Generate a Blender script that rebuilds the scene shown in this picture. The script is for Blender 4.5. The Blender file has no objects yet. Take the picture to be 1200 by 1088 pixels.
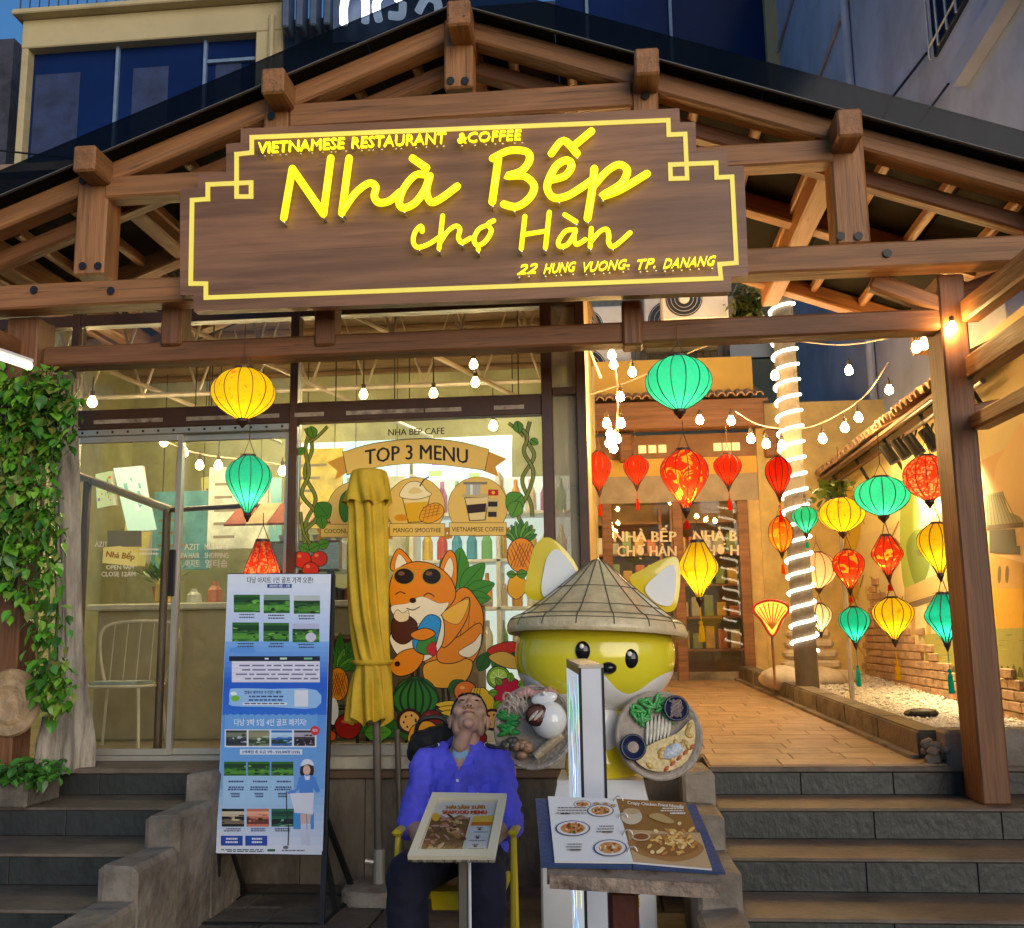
import bpy, bmesh, math, random
from mathutils import Vector, Matrix
from mathutils.geometry import tessellate_polygon
random.seed(7)
scene = bpy.context.scene
COL = scene.collection
# ------------------------------------------------------------------ camera
F = 1200.0                       # focal length in photo pixels (photo is 1200 wide)
CAMZ = 1.55
_y, _p, _r = math.radians(5.5), math.radians(9.5), math.radians(0.85)
FWD = Vector((-math.sin(_y)*math.cos(_p), math.cos(_y)*math.cos(_p), math.sin(_p)))
_r0 = Vector((math.cos(_y), math.sin(_y), 0)); _u0 = _r0.cross(FWD)
RGT = _r0*math.cos(_r) - _u0*math.sin(_r); UPV = _u0*math.cos(_r) + _r0*math.sin(_r)
CAMP = Vector((0, 0, CAMZ))
cd = bpy.data.cameras.new('camera'); cam = bpy.data.objects.new('camera', cd); COL.objects.link(cam)
cd.sensor_fit = 'HORIZONTAL'; cd.sensor_width = 36; cd.lens = 36*F/1200; cd.clip_start = .05; cd.clip_end = 500
cam.matrix_world = Matrix(((RGT.x, UPV.x, -FWD.x, 0), (RGT.y, UPV.y, -FWD.y, 0), (RGT.z, UPV.z, -FWD.z, CAMZ), (0, 0, 0, 1)))
scene.camera = cam
# ------------------------------------------------------------------ world: dusk sky, soft sun lamp added to stand in for street light
w = bpy.data.worlds.new('World'); scene.world = w; w.use_nodes = True
nt = w.node_tree; bg = nt.nodes['Background']
sky = nt.nodes.new('ShaderNodeTexSky'); sky.sky_type = 'NISHITA'; sky.sun_disc = False
SUN_EL, SUN_AZ = math.radians(10), math.radians(150)      # azimuth measured clockwise from +Y
sky.sun_elevation = SUN_EL; sky.sun_rotation = SUN_AZ; sky.air_density = 1.3; sky.dust_density = .3; sky.ozone_density = 6
nt.links.new(sky.outputs[0], bg.inputs[0]); bg.inputs[1].default_value = .095
sd = bpy.data.lights.new('sun', 'SUN'); sun = bpy.data.objects.new('sun', sd); COL.objects.link(sun)
sd.energy = 1.5; sd.angle = math.radians(50); sd.color = (1, .86, .70)
_d = Vector((math.sin(SUN_AZ)*math.cos(SUN_EL), math.cos(SUN_AZ)*math.cos(SUN_EL), math.sin(SUN_EL)))
sun.rotation_euler = _d.to_track_quat('Z', 'Y').to_euler()
vs = scene.view_settings; vs.view_transform = 'Standard'; vs.look = 'None'; vs.exposure = 0.68; vs.gamma = 1; vs.use_curve_mapping = False
scene.cycles.use_denoising = True; scene.cycles.max_bounces = 7; scene.cycles.transparent_max_bounces = 24
scene.cycles.diffuse_bounces = 4; scene.cycles.sample_clamp_indirect = 4; scene.cycles.caustics_reflective = False; scene.cycles.caustics_refractive = False
ORD = ('leftmost', 'second', 'third', 'fourth', 'fifth', 'sixth', 'seventh', 'eighth', 'ninth', 'tenth', 'eleventh', 'twelfth')
# ------------------------------------------------------------------ pixels to places (a pixel gives a direction, the plane gives the distance)
def ray(x, y): return RGT*((x-600)/F) + UPV*((544-y)/F) + FWD
def PY(x, y, Y): d = ray(x, y); return CAMP + d*(Y/d.y)
def PZ(x, y, Z): d = ray(x, y); return CAMP + d*((Z-CAMZ)/d.z)
def PX(x, y, X): d = ray(x, y); return CAMP + d*(X/d.x)
def pxm(Y): return Y/F/1.0      # metres per photo pixel at depth Y (approx.)
# ------------------------------------------------------------------ objects
def tag(o, label=None, cat=None, group=None, kind=None):
    if label: o['label'] = label
    if cat: o['category'] = cat
    if group: o['group'] = group
    if kind: o['kind'] = kind
    return o
def thing(name, label, cat, loc=(0, 0, 0), rz=0, group=None):
    o = bpy.data.objects.new(name, None); COL.objects.link(o); o.location = loc; o.rotation_euler = (0, 0, rz)
    o.empty_display_size = .1
    return tag(o, label, cat, group)
def link(name, me, parent=None, loc=None, rot=None, label=None):
    o = bpy.data.objects.new(name, me); COL.objects.link(o)
    if parent is not None: o.parent = parent
    if loc is not None: o.location = loc
    if rot is not None: o.rotation_euler = rot
    if label: o['label'] = label
    return o
class MB:
    """collects shapes; build() links them as one mesh object"""
    def __init__(s): s.v = []; s.f = []; s.mi = []; s.m = 0; s.sm = []; s.smooth = False; s.c = []; s.col = None
    def add(s, vs, fs):
        n = len(s.v); s.v += [tuple(v) for v in vs]
        for f in fs: s.f.append([i+n for i in f]); s.mi.append(s.m); s.sm.append(s.smooth); s.c.append(s.col)
        return s
    def box(s, a, b, M=None):
        x0, y0, z0 = a; x1, y1, z1 = b
        vs = [Vector(p) for p in ((x0,y0,z0),(x1,y0,z0),(x1,y1,z0),(x0,y1,z0),(x0,y0,z1),(x1,y0,z1),(x1,y1,z1),(x0,y1,z1))]
        if M: vs = [M @ v for v in vs]
        return s.add(vs, [(0,3,2,1),(4,5,6,7),(0,1,5,4),(1,2,6,5),(2,3,7,6),(3,0,4,7)])
    def bbox(s, a, b, bev=.01, M=None):
        """box with bevelled edges"""
        bm = bmesh.new(); bmesh.ops.create_cube(bm, size=1)
        c = [(a[i]+b[i])/2 for i in range(3)]; d = [b[i]-a[i] for i in range(3)]
        for v in bm.verts: v.co = Vector([v.co[i]*d[i]+c[i] for i in range(3)])
        bmesh.ops.bevel(bm, geom=list(bm.edges), offset=min(bev, min(d)*.45), segments=1, affect='EDGES')
        bm.verts.index_update()
        vs = [v.co.copy() for v in bm.verts]; fs = [[v.index for v in f.verts] for f in bm.faces]; bm.free()
        if M: vs = [M @ v for v in vs]
        return s.add(vs, fs)
    def tube(s, pts, r, n=8, cap=True, closed=False):
        pts = [Vector(p) for p in pts]; k = len(pts); rr = r if isinstance(r, (list, tuple)) else [r]*k
        vs = []; fs = []; u = None
        for i, p in enumerate(pts):
            a = pts[(i-1) % k] if (closed or i) else p; b = pts[(i+1) % k] if (closed or i < k-1) else p
            t = (b-a).normalized() if (b-a).length > 1e-9 else Vector((0, 0, 1))
            if u is None: u = t.orthogonal().normalized()
            u = (u-t*u.dot(t)); u = u.normalized() if u.length > 1e-6 else t.orthogonal().normalized()
            w_ = t.cross(u)
            for j in range(n):
                an = 2*math.pi*j/n; vs.append(p+(u*math.cos(an)+w_*math.sin(an))*rr[i])
        for i in range(k if closed else k-1):
            for j in range(n):
                a = i*n+j; b = i*n+(j+1) % n; c = ((i+1) % k)*n+(j+1) % n; d = ((i+1) % k)*n+j
                fs.append((a, b, c, d))
        if cap and not closed: fs += [tuple(reversed(range(n))), tuple(range((k-1)*n, k*n))]
        return s.add(vs, fs)
    def lathe(s, prof, n=24, o=(0, 0, 0), M=None, fr=None):
        """prof: (r, z) list, axis z"""
        o = Vector(o); vs = []; fs = []
        for r, z in prof:
            for j in range(n):
                an = 2*math.pi*j/n; q = r*(fr(an) if fr else 1)
                vs.append(Vector((q*math.cos(an), q*math.sin(an), z))+o)
        k = len(prof)
        for i in range(k-1):
            for j in range(n):
                fs.append((i*n+j, i*n+(j+1) % n, (i+1)*n+(j+1) % n, (i+1)*n+j))
        if prof[0][0] > 1e-6: fs.append(tuple(reversed(range(n))))
        if prof[-1][0] > 1e-6: fs.append(tuple(range((k-1)*n, k*n)))
        if M: vs = [M @ v for v in vs]
        return s.add(vs, fs)
    def ell(s, c, r, n=16, m=10, M=None):
        c = Vector(c); r = (r, r, r) if not isinstance(r, (tuple, list, Vector)) else r
        vs = []; fs = []
        for i in range(m+1):
            ph = math.pi*i/m
            for j in range(n):
                an = 2*math.pi*j/n
                v = Vector((r[0]*math.sin(ph)*math.cos(an), r[1]*math.sin(ph)*math.sin(an), -r[2]*math.cos(ph)))
                if M: v = M @ v
                vs.append(v+c)
        for i in range(m):
            for j in range(n): fs.append((i*n+j, i*n+(j+1) % n, (i+1)*n+(j+1) % n, (i+1)*n+j))
        return s.add(vs, fs)
    def poly(s, pts):
        return s.add(pts, [tuple(range(len(pts)))])
    def prism(s, pts, d):
        """polygon (3d points, ccw seen from the front) extruded by vector d"""
        pts = [Vector(p) for p in pts]; d = Vector(d); n = len(pts)
        tri = tessellate_polygon([pts]); fs = [tuple(t) for t in tri]
        fs += [tuple(i+n for i in reversed(t)) for t in tri]
        fs += [(i, i+n, (i+1) % n+n, (i+1) % n) for i in range(n)]
        return s.add(pts+[p+d for p in pts], fs)
    def mesh(s, name, mats):
        me = bpy.data.meshes.new(name); me.from_pydata(s.v, [], s.f); 
        for m in (mats if isinstance(mats, (list, tuple)) else [mats]): me.materials.append(m)
        me.polygons.foreach_set('material_index', s.mi); me.polygons.foreach_set('use_smooth', s.sm)
        if any(c is not None for c in s.c):
            at = me.color_attributes.new('Col', 'FLOAT_COLOR', 'CORNER'); buf = []
            for f, c in zip(s.f, s.c): buf += list(c or (1, 1, 1, 1))*len(f)
            at.data.foreach_set('color', buf)
        me.update(); return me
    def build(s, name, mats, parent=None, loc=None, rot=None, label=None, fixn=True):
        me = s.mesh(name, mats)
        if fixn:
            bm = bmesh.new(); bm.from_mesh(me); bmesh.ops.remove_doubles(bm, verts=bm.verts, dist=1e-6)
            bmesh.ops.recalc_face_normals(bm, faces=bm.faces); bm.to_mesh(me); bm.free()
        return link(name, me, parent, loc, rot, label)
def struct(o): o['kind'] = 'structure'; return o
def stuff(o): o['kind'] = 'stuff'; return o
# ------------------------------------------------------------------ materials
def srgb(r, g, b):
    f = lambda c: (c/255/12.92) if c/255 <= .04045 else ((c/255+.055)/1.055)**2.4
    return (f(r), f(g), f(b), 1)
MATS = {}
def M(name, col=(.5, .5, .5), rough=.6, metal=0, var=.18, scale=6, bump=.15, bscale=None, stretch=(1, 1, 1), emis=None, es=0, spec=.5, coat=0, dirt=None, dirts=2.5, coords='Object'):
    if name in MATS: return MATS[name]
    m = bpy.data.materials.new(name); m.use_nodes = True; n = m.node_tree.nodes; l = m.node_tree.links
    b = n['Principled BSDF']; b.inputs['Roughness'].default_value = rough; b.inputs['Metallic'].default_value = metal
    b.inputs['Specular IOR Level'].default_value = spec; b.inputs['Coat Weight'].default_value = coat
    col = tuple(col[:3])
    tc = n.new('ShaderNodeTexCoord'); mp = n.new('ShaderNodeMapping'); l.new(tc.outputs[coords], mp.inputs[0]); mp.inputs['Scale'].default_value = stretch
    oi = n.new('ShaderNodeObjectInfo'); ad = n.new('ShaderNodeVectorMath'); ad.operation = 'ADD'
    sc_ = n.new('ShaderNodeVectorMath'); sc_.operation = 'SCALE'; sc_.inputs['Scale'].default_value = 37.0
    cmb = n.new('ShaderNodeCombineXYZ')
    for k in range(3): l.new(oi.outputs['Random'], cmb.inputs[k])
    l.new(cmb.outputs[0], sc_.inputs[0]); l.new(mp.outputs[0], ad.inputs[0]); l.new(sc_.outputs[0], ad.inputs[1])
    nz = n.new('ShaderNodeTexNoise'); nz.inputs['Scale'].default_value = scale; nz.inputs['Detail'].default_value = 6; nz.inputs['Roughness'].default_value = .6
    l.new(ad.outputs[0], nz.inputs['Vector'])
    rp = n.new('ShaderNodeValToRGB'); l.new(nz.outputs['Fac'], rp.inputs[0])
    rp.color_ramp.elements[0].position = .3; rp.color_ramp.elements[1].position = .7
    rp.color_ramp.elements[0].color = tuple(c*(1-var) for c in col)+(1,); rp.color_ramp.elements[1].color = tuple(min(1, c*(1+var)) for c in col)+(1,)
    out = rp.outputs[0]
    if dirt:
        n2 = n.new('ShaderNodeTexNoise'); n2.inputs['Scale'].default_value = dirts; n2.inputs['Detail'].default_value = 8; n2.inputs['Roughness'].default_value = .7
        l.new(ad.outputs[0], n2.inputs['Vector']); r2 = n.new('ShaderNodeValToRGB'); l.new(n2.outputs['Fac'], r2.inputs[0])
        r2.color_ramp.elements[0].position = .45; r2.color_ramp.elements[1].position = .68
        mx = n.new('ShaderNodeMix'); mx.data_type = 'RGBA'; l.new(r2.outputs[0], mx.inputs['Factor']); l.new(out, mx.inputs['A']); mx.inputs['B'].default_value = tuple(dirt[:3])+(1,)
        out = mx.outputs['Result']
    l.new(out, b.inputs['Base Color'])
    if bump:
        nb = n.new('ShaderNodeTexNoise'); nb.inputs['Scale'].default_value = bscale or scale*3; nb.inputs['Detail'].default_value = 5; l.new(ad.outputs[0], nb.inputs['Vector'])
        bu = n.new('ShaderNodeBump'); bu.inputs['Strength'].default_value = bump; bu.inputs['Distance'].default_value = .02
        l.new(nb.outputs['Fac'], bu.inputs['Height']); l.new(bu.outputs[0], b.inputs['Normal'])
    if emis:
        b.inputs['Emission Color'].default_value = tuple(emis[:3])+(1,); b.inputs['Emission Strength'].default_value = es
    MATS[name] = m; return m
def wood(name, col, dark, rough=.55, fine=.6, bump=.35):
    """sawn timber, grain along the object's own X axis"""
    if name in MATS: return MATS[name]
    m = M(name, col, rough=rough, var=.28, scale=5, bump=bump, bscale=9, stretch=(.35, 5, 5)); n = m.node_tree.nodes; l = m.node_tree.links
    b = n['Principled BSDF']; src = b.inputs['Base Color'].links[0].from_socket
    add = [x for x in n if x.type == 'VECT_MATH' and x.operation == 'ADD'][0]
    def streak(sc, lo, hi, c, fac):
        nonlocal src
        mp = n.new('ShaderNodeMapping'); mp.inputs['Scale'].default_value = sc; l.new(add.outputs[0], mp.inputs[0])
        nz = n.new('ShaderNodeTexNoise'); nz.inputs['Scale'].default_value = 1; nz.inputs['Detail'].default_value = 6; nz.inputs['Distortion'].default_value = .6; l.new(mp.outputs[0], nz.inputs['Vector'])
        r = n.new('ShaderNodeValToRGB'); l.new(nz.outputs['Fac'], r.inputs[0]); r.color_ramp.elements[0].position = lo; r.color_ramp.elements[1].position = hi
        r.color_ramp.elements[0].color = (0, 0, 0, 1); r.color_ramp.elements[1].color = (fac, fac, fac, 1)
        mx = n.new('ShaderNodeMix'); mx.data_type = 'RGBA'; l.new(r.outputs[0], mx.inputs['Factor']); l.new(src, mx.inputs['A']); mx.inputs['B'].default_value = c; src = mx.outputs['Result']
    streak((6, 9, 9), .62, .70, tuple(dark[:3])+(1,), .75)
    streak((3, 26, 26), .56, .66, tuple(c*.55 for c in col[:3])+(1,), fine)
    streak((.9, 34, 34), .655, .68, tuple(dark[:3])+(1,), .9)
    streak((1.1, 1.6, 1.6), .48, .62, tuple(c*.62 for c in col[:3])+(1,), .7)
    streak((4, 2.2, 2.2), .5, .72, tuple(min(1, c*1.5) for c in col[:3])+(1,), .5)
    l.new(src, b.inputs['Base Color']); return m
def emit(name, col, s):
    if name in MATS: return MATS[name]
    m = bpy.data.materials.new(name); m.use_nodes = True; b = m.node_tree.nodes['Principled BSDF']
    b.inputs['Base Color'].default_value = tuple(c*.6 for c in col[:3])+(1,); b.inputs['Emission Color'].default_value = tuple(col[:3])+(1,); b.inputs['Emission Strength'].default_value = s
    b.inputs['Roughness'].default_value = .3
    MATS[name] = m; return m
def glass(name, tint=(.95, .97, .95), refl=.8, rough=.02, op=0.0, opc=(.6, .6, .55)):
    """thin pane: clear with Fresnel reflection, optionally a little milky with dust"""
    if name in MATS: return MATS[name]
    m = bpy.data.materials.new(name); m.use_nodes = True; n = m.node_tree.nodes; l = m.node_tree.links; n.clear()
    o = n.new('ShaderNodeOutputMaterial'); t = n.new('ShaderNodeBsdfTransparent'); t.inputs[0].default_value = tint+(1,)
    g = n.new('ShaderNodeBsdfGlossy'); g.inputs['Roughness'].default_value = rough
    fr = n.new('ShaderNodeFresnel'); fr.inputs[0].default_value = 1.45; mu = n.new('ShaderNodeMath'); mu.operation = 'MULTIPLY'; mu.inputs[1].default_value = refl; l.new(fr.outputs[0], mu.inputs[0])
    mx = n.new('ShaderNodeMixShader'); l.new(mu.outputs[0], mx.inputs[0]); l.new(t.outputs[0], mx.inputs[1]); l.new(g.outputs[0], mx.inputs[2]); last = mx
    if op:
        d = n.new('ShaderNodeBsdfDiffuse'); d.inputs[0].default_value = opc+(1,)
        tc = n.new('ShaderNodeTexCoord'); mp = n.new('ShaderNodeMapping'); mp.inputs['Scale'].default_value = (3, 3, .6); nz = n.new('ShaderNodeTexNoise'); nz.inputs['Scale'].default_value = 2; nz.inputs['Detail'].default_value = 7
        l.new(tc.outputs['Object'], mp.inputs[0]); l.new(mp.outputs[0], nz.inputs['Vector']); m2 = n.new('ShaderNodeMath'); m2.operation = 'MULTIPLY'; m2.inputs[1].default_value = op*2; l.new(nz.outputs['Fac'], m2.inputs[0])
        mx2 = n.new('ShaderNodeMixShader'); l.new(m2.outputs[0], mx2.inputs[0]); l.new(mx.outputs[0], mx2.inputs[1]); l.new(d.outputs[0], mx2.inputs[2]); last = mx2
    l.new(last.outputs[0], o.inputs[0]); MATS[name] = m; return m
def colattr(name, rough=.45, es=0, spec=.4, coat=0, bump=0):
    """printed or painted colours stored on the faces"""
    if name in MATS: return MATS[name]
    m = bpy.data.materials.new(name); m.use_nodes = True; n = m.node_tree.nodes; l = m.node_tree.links; b = n['Principled BSDF']
    a = n.new('ShaderNodeVertexColor'); a.layer_name = 'Col'
    nz = n.new('ShaderNodeTexNoise'); nz.inputs['Scale'].default_value = 22; nz.inputs['Detail'].default_value = 5
    tc = n.new('ShaderNodeTexCoord'); l.new(tc.outputs['Object'], nz.inputs['Vector'])
    hs = n.new('ShaderNodeMix'); hs.data_type = 'RGBA'; hs.blend_type = 'MULTIPLY'; hs.inputs['Factor'].default_value = .35
    l.new(a.outputs[0], hs.inputs['A']); l.new(nz.outputs['Fac'], hs.inputs['B']); 
    br = n.new('ShaderNodeMix'); br.data_type = 'RGBA'; br.inputs['Factor'].default_value = .75; l.new(hs.outputs['Result'], br.inputs['A']); l.new(a.outputs[0], br.inputs['B'])
    l.new(br.outputs['Result'], b.inputs['Base Color']); b.inputs['Roughness'].default_value = rough; b.inputs['Specular IOR Level'].default_value = spec; b.inputs['Coat Weight'].default_value = coat
    if bump:
        bu = n.new('ShaderNodeBump'); bu.inputs['Strength'].default_value = bump; bu.inputs['Distance'].default_value = .02; l.new(nz.outputs['Fac'], bu.inputs['Height']); l.new(bu.outputs[0], b.inputs['Normal'])
    if es: l.new(a.outputs[0], b.inputs['Emission Color']); b.inputs['Emission Strength'].default_value = es
    MATS[name] = m; return m
# ------------------------------------------------------------------ lettering and flat print
_fc = bpy.data.curves.new('lettering', 'FONT'); _fo = bpy.data.objects.new('lettering', _fc)
def text2d(s, bold=0.0, shear=0.0, space=1.0, extrude=0.0):
    _fc.body = s; _fc.offset = 0; _fc.shear = shear; _fc.space_character = space; _fc.extrude = extrude; _fc.resolution_u = 2
    me = bpy.data.meshes.new_from_object(_fo); vs = [v.co.copy() for v in me.vertices]; fs = [tuple(p.vertices) for p in me.polygons]; bpy.data.meshes.remove(me)
    if bold:                                   # heavier strokes: the glyph again a little to either side, each a hair above the last
        V, Fs = [], []
        for i, d in enumerate((0, -bold*1.6, bold*1.6)):
            n = len(V); V += [v+Vector((d, (0, 1, -1)[i]*bold*.5, i*.012)) for v in vs]; Fs += [tuple(q+n for q in f) for f in fs]
        vs, fs = V, Fs
    return vs, fs
class Art:
    """flat print: polygons in (u, v) photo-like coordinates mapped onto a plane by fn(u, v) -> point; n = outward normal"""
    def __init__(s, fn, n, step=.0006, off=0): s.mb = MB(); s.ks = []; s.off = off; s.fn = fn; s.n = Vector(n).normalized(); s.k = 1; s.step = step; s.t = lambda u, v: (u, v)
    grade = None
    def at(s, u, v, k=None): u, v = s.t(u, v); s.ks.append(s.k if k is None else k); return s.fn(u, v)
    def poly(s, pts, c, up=True):
        P = [s.at(*p) for p in pts]; s.mb.col = c
        s.mb.add(P, [tuple(t) for t in tessellate_polygon([P])])
        if up: s.k += 1
        return s
    def rect(s, x0, y0, x1, y1, c, up=True): return s.poly([(x0, y0), (x1, y0), (x1, y1), (x0, y1)], c, up)
    def ell(s, cx, cy, rx, ry, c, up=True, n=24, rot=0, a0=0, a1=2*math.pi):
        full = a1-a0 > 6.28
        pts = []
        for i in range(n if full else n+1):
            a = a0+(a1-a0)*i/n; x = rx*math.cos(a); y = ry*math.sin(a)
            pts.append((cx+x*math.cos(rot)-y*math.sin(rot), cy+x*math.sin(rot)+y*math.cos(rot)))
        return s.poly(pts, c, up)
    def blob(s, pts, c, line=None, lw=1.5, up=True, n=6):
        q = smooth(pts, n, True)
        if line: s.stroke(q+[q[0]], lw*2, line)
        return s.poly(q, c, up)
    def stroke(s, pts, w_, c, up=True, sm=0):
        if sm: pts = smooth(pts, sm, False)
        h = w_/2; s.mb.col = c; L = []; R_ = []
        for i, p in enumerate(pts):
            a = pts[max(0, i-1)]; b = pts[min(len(pts)-1, i+1)]; dx, dy = b[0]-a[0], b[1]-a[1]; d = math.hypot(dx, dy) or 1
            L.append((p[0]-dy/d*h, p[1]+dx/d*h)); R_.append((p[0]+dy/d*h, p[1]-dx/d*h))
        vs = [s.at(*p) for p in L+R_]; n = len(pts)
        s.mb.add(vs, [(i, i+1, n+i+1, n+i) for i in range(n-1)])
        if up: s.k += 1
        return s
    def text(s, str_, x, y, h, c, w_=None, bold=.0, shear=0, align='c', space=1.0, up=True, arc=None, slope=0):
        """x, y = middle of the line (or left end), h = cap height, w_ = forced width"""
        vs, fs = text2d(str_, bold, shear, space)
        if not vs: return s
        x0 = min(v.x for v in vs); x1 = max(v.x for v in vs); W = x1-x0 or 1
        kx = (w_/W) if w_ else h/.69; ky = h/.69; P = []
        for v in vs:
            u = (v.x-x0)*kx - (W*kx/2 if align == 'c' else 0); q = y+h/2-v.y*ky
            if arc: q += arc*(u/(W*kx/2))**2
            P.append(s.at(x+u, q+slope*u, s.k+v.z*30))
        s.mb.col = c; s.mb.add(P, fs)
        if up: s.k += 1
        return s
    def lines(s, x0, y0, x1, n, dy, c, h=None, jit=.35):
        """small print too far away to read: broken dashes of ink"""
        for i in range(n):
            x = x0+(x1-x0)*random.uniform(0, jit*.5)
            while x < x1:
                q = min(x1, x+(x1-x0)*random.uniform(.05, .16)); s.rect(x, y0+i*dy, q, y0+i*dy+(h or dy*.45), c, False); x = q+(x1-x0)*.025
        s.k += 1; return s
    def build(s, name, mat, parent=None, label=None):
        if s.grade: s.mb.c = [c if c is None else tuple(max(0, x)**s.grade for x in c[:3])+(1,) for c in s.mb.c]
        st = min(s.step, .005/max(1, max(s.ks)))      # the whole print stays a few millimetres thick
        s.mb.v = [tuple(Vector(v)+s.n*(s.off+st*k)) for v, k in zip(s.mb.v, s.ks)]
        return s.mb.build(name, mat, parent, label=label, fixn=False)
def smooth(pts, n=6, closed=False):
    """Catmull-Rom through the points (any dimension)"""
    k = len(pts); out = []; dim = len(pts[0])
    for i in range(k if closed else k-1):
        g = lambda j: pts[j % k] if closed else pts[max(0, min(k-1, j))]
        a, b, c, d = g(i-1), g(i), g(i+1), g(i+2)
        for q in range(n):
            t = q/n; out.append(tuple(.5*(2*b[z]+(c[z]-a[z])*t+(2*a[z]-5*b[z]+4*c[z]-d[z])*t*t+(3*b[z]-a[z]-3*c[z]+d[z])*t**3) for z in range(dim)))
    if not closed: out.append(tuple(pts[-1]))
    return out
def affine(src, dst):
    """2d affine map taking three source points to three targets"""
    (x0, y0), (x1, y1), (x2, y2) = src; (u0, v0), (u1, v1), (u2, v2) = dst
    D = (x1-x0)*(y2-y0)-(x2-x0)*(y1-y0)
    def f(x, y):
        a = ((x-x0)*(y2-y0)-(x2-x0)*(y-y0))/D; b = ((x1-x0)*(y-y0)-(x-x0)*(y1-y0))/D
        return (u0+a*(u1-u0)+b*(u2-u0), v0+a*(v1-v0)+b*(v2-v0))
    return f
def beam(name, p0, p1, wy, hz, mat, parent, bev=.012, up=(0, 0, 1)):
    """squared timber between two points; wy = width across, hz = depth in the up direction; own X axis along it"""
    p0, p1 = Vector(p0), Vector(p1); x = (p1-p0); L = x.length; x.normalize(); z = Vector(up); z = (z-x*z.dot(x)).normalized(); y = z.cross(x)
    mb = MB(); mb.bbox((0, -wy/2, -hz/2), (L, wy/2, hz/2), bev)
    o = mb.build(name, mat, parent, fixn=False)
    o.matrix_local = Matrix(((x.x, y.x, z.x, p0.x), (x.y, y.y, z.y, p0.y), (x.z, y.z, z.z, p0.z), (0, 0, 0, 1)))
    return o
# ================================================================== THE SETTING
def settle(t, base):
    """move the Empty to the base of its thing, children stay where they are"""
    base = Vector(base); t.location = base
    for c in t.children: c.location = c.location-base
GZ = .06
m_pave = M('pavement_concrete', (.13, .115, .095), .75, var=.35, scale=2.2, bump=.5, bscale=18, dirt=(.055, .05, .045), dirts=3)
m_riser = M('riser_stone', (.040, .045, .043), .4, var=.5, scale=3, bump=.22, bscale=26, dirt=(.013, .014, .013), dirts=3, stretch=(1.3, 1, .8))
m_tread = M('tread_stone', (.155, .12, .088), .6, var=.3, scale=3, bump=.35, bscale=26, dirt=(.07, .055, .042), dirts=2)
m_conc = M('rough_concrete', (.24, .205, .165), .8, var=.35, scale=3, bump=.8, bscale=14, dirt=(.085, .07, .055), dirts=2.2)
m_wallc = M('stained_wall', (.20, .165, .12), .8, var=.3, scale=2, bump=.5, bscale=12, dirt=(.055, .045, .035), dirts=1.6, stretch=(1.6, 1.6, .7))
m_black = M('black_metal', (.018, .018, .02), .45, metal=.3, var=.2, bump=.05)
m_white = M('white_paint', (.75, .74, .72), .45, var=.06, bump=.05)
m_cream = M('cream_plaster', (.62, .52, .32), .7, var=.12, scale=2, bump=.12)
m_brownsteel = M('brown_frame', (.075, .032, .016), .4, var=.25, bump=.05)
m_alu = M('pale_aluminium', (.55, .52, .45), .35, metal=.5, var=.08, bump=.02)
# ground sheet
mb = MB(); mb.box((-60, -30, GZ-.5), (60, 60, GZ)); struct(mb.build('ground', m_pave))
# paving slabs by the wall: uneven, with open joints
slab_me = None
pav = struct(MB().box((-3.3, 3.6, GZ+.001), (.85, 6.4, GZ+.006)).build('pavement', M('joint_dirt', (.05, .045, .04), .9)))
for i in range(7):
    for j in range(5):
        x0 = -3.2+i*.57+(.2 if j % 2 else 0); y0 = 3.65+j*.54
        if slab_me is None: slab_me = MB().bbox((0, 0, 0), (.56, .53, .03), .008).mesh('paving_slab', m_pave)
        o = link('paving_slab', slab_me, pav, (x0+random.uniform(-.004, .004), y0, GZ+.001+random.uniform(-.004, .004))); o.rotation_euler = (random.uniform(-.006, .006), random.uniform(-.006, .006), random.uniform(-.008, .008))
# terrace: sloping paved floor of the courtyard, landing on the left, wall under the shop window
SL = .033
def fz(y): return .81+SL*max(0, y-6.0)
mb = MB(); mb.prism([(.50, 6.0, .81), (.50, 6.38, fz(6.38)), (-.3, 6.38, fz(6.38)), (-.3, 12.4, fz(12.4)), (3.2, 12.4, fz(12.4)), (3.2, 6.0, .81)], (0, 0, -.9))
terr = struct(mb.build('terrace_floor', M('terrace_bed', (.27, .18, .10), .8)))
m_paver = M('paver_clay', (.40, .27, .15), .55, var=.3, scale=4, bump=.3, bscale=30)
pm = [MB().bbox((0, 0, 0), (wd, .205, .02), .004).mesh('paver', m_paver) for wd in (.395, .295, .495)]
y = 6.02; r = 0; cnt = 0
while y < 12.1:
    x = -.28 - random.uniform(0, .35)
    if y < 6.38: x = .51
    while x < 1.78:
        k = random.choice((0, 0, 1, 2)); wd = (.4, .3, .5)[k]
        if x+wd > -.2 and cnt < 298 and x+wd < 2.2:
            o = link('paver', pm[k], terr, (x, y, fz(y)-.012+random.uniform(-.001, .002))); o.rotation_euler = (SL, 0, 0); cnt += 1
        x += wd-.003
    y += .2095
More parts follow.
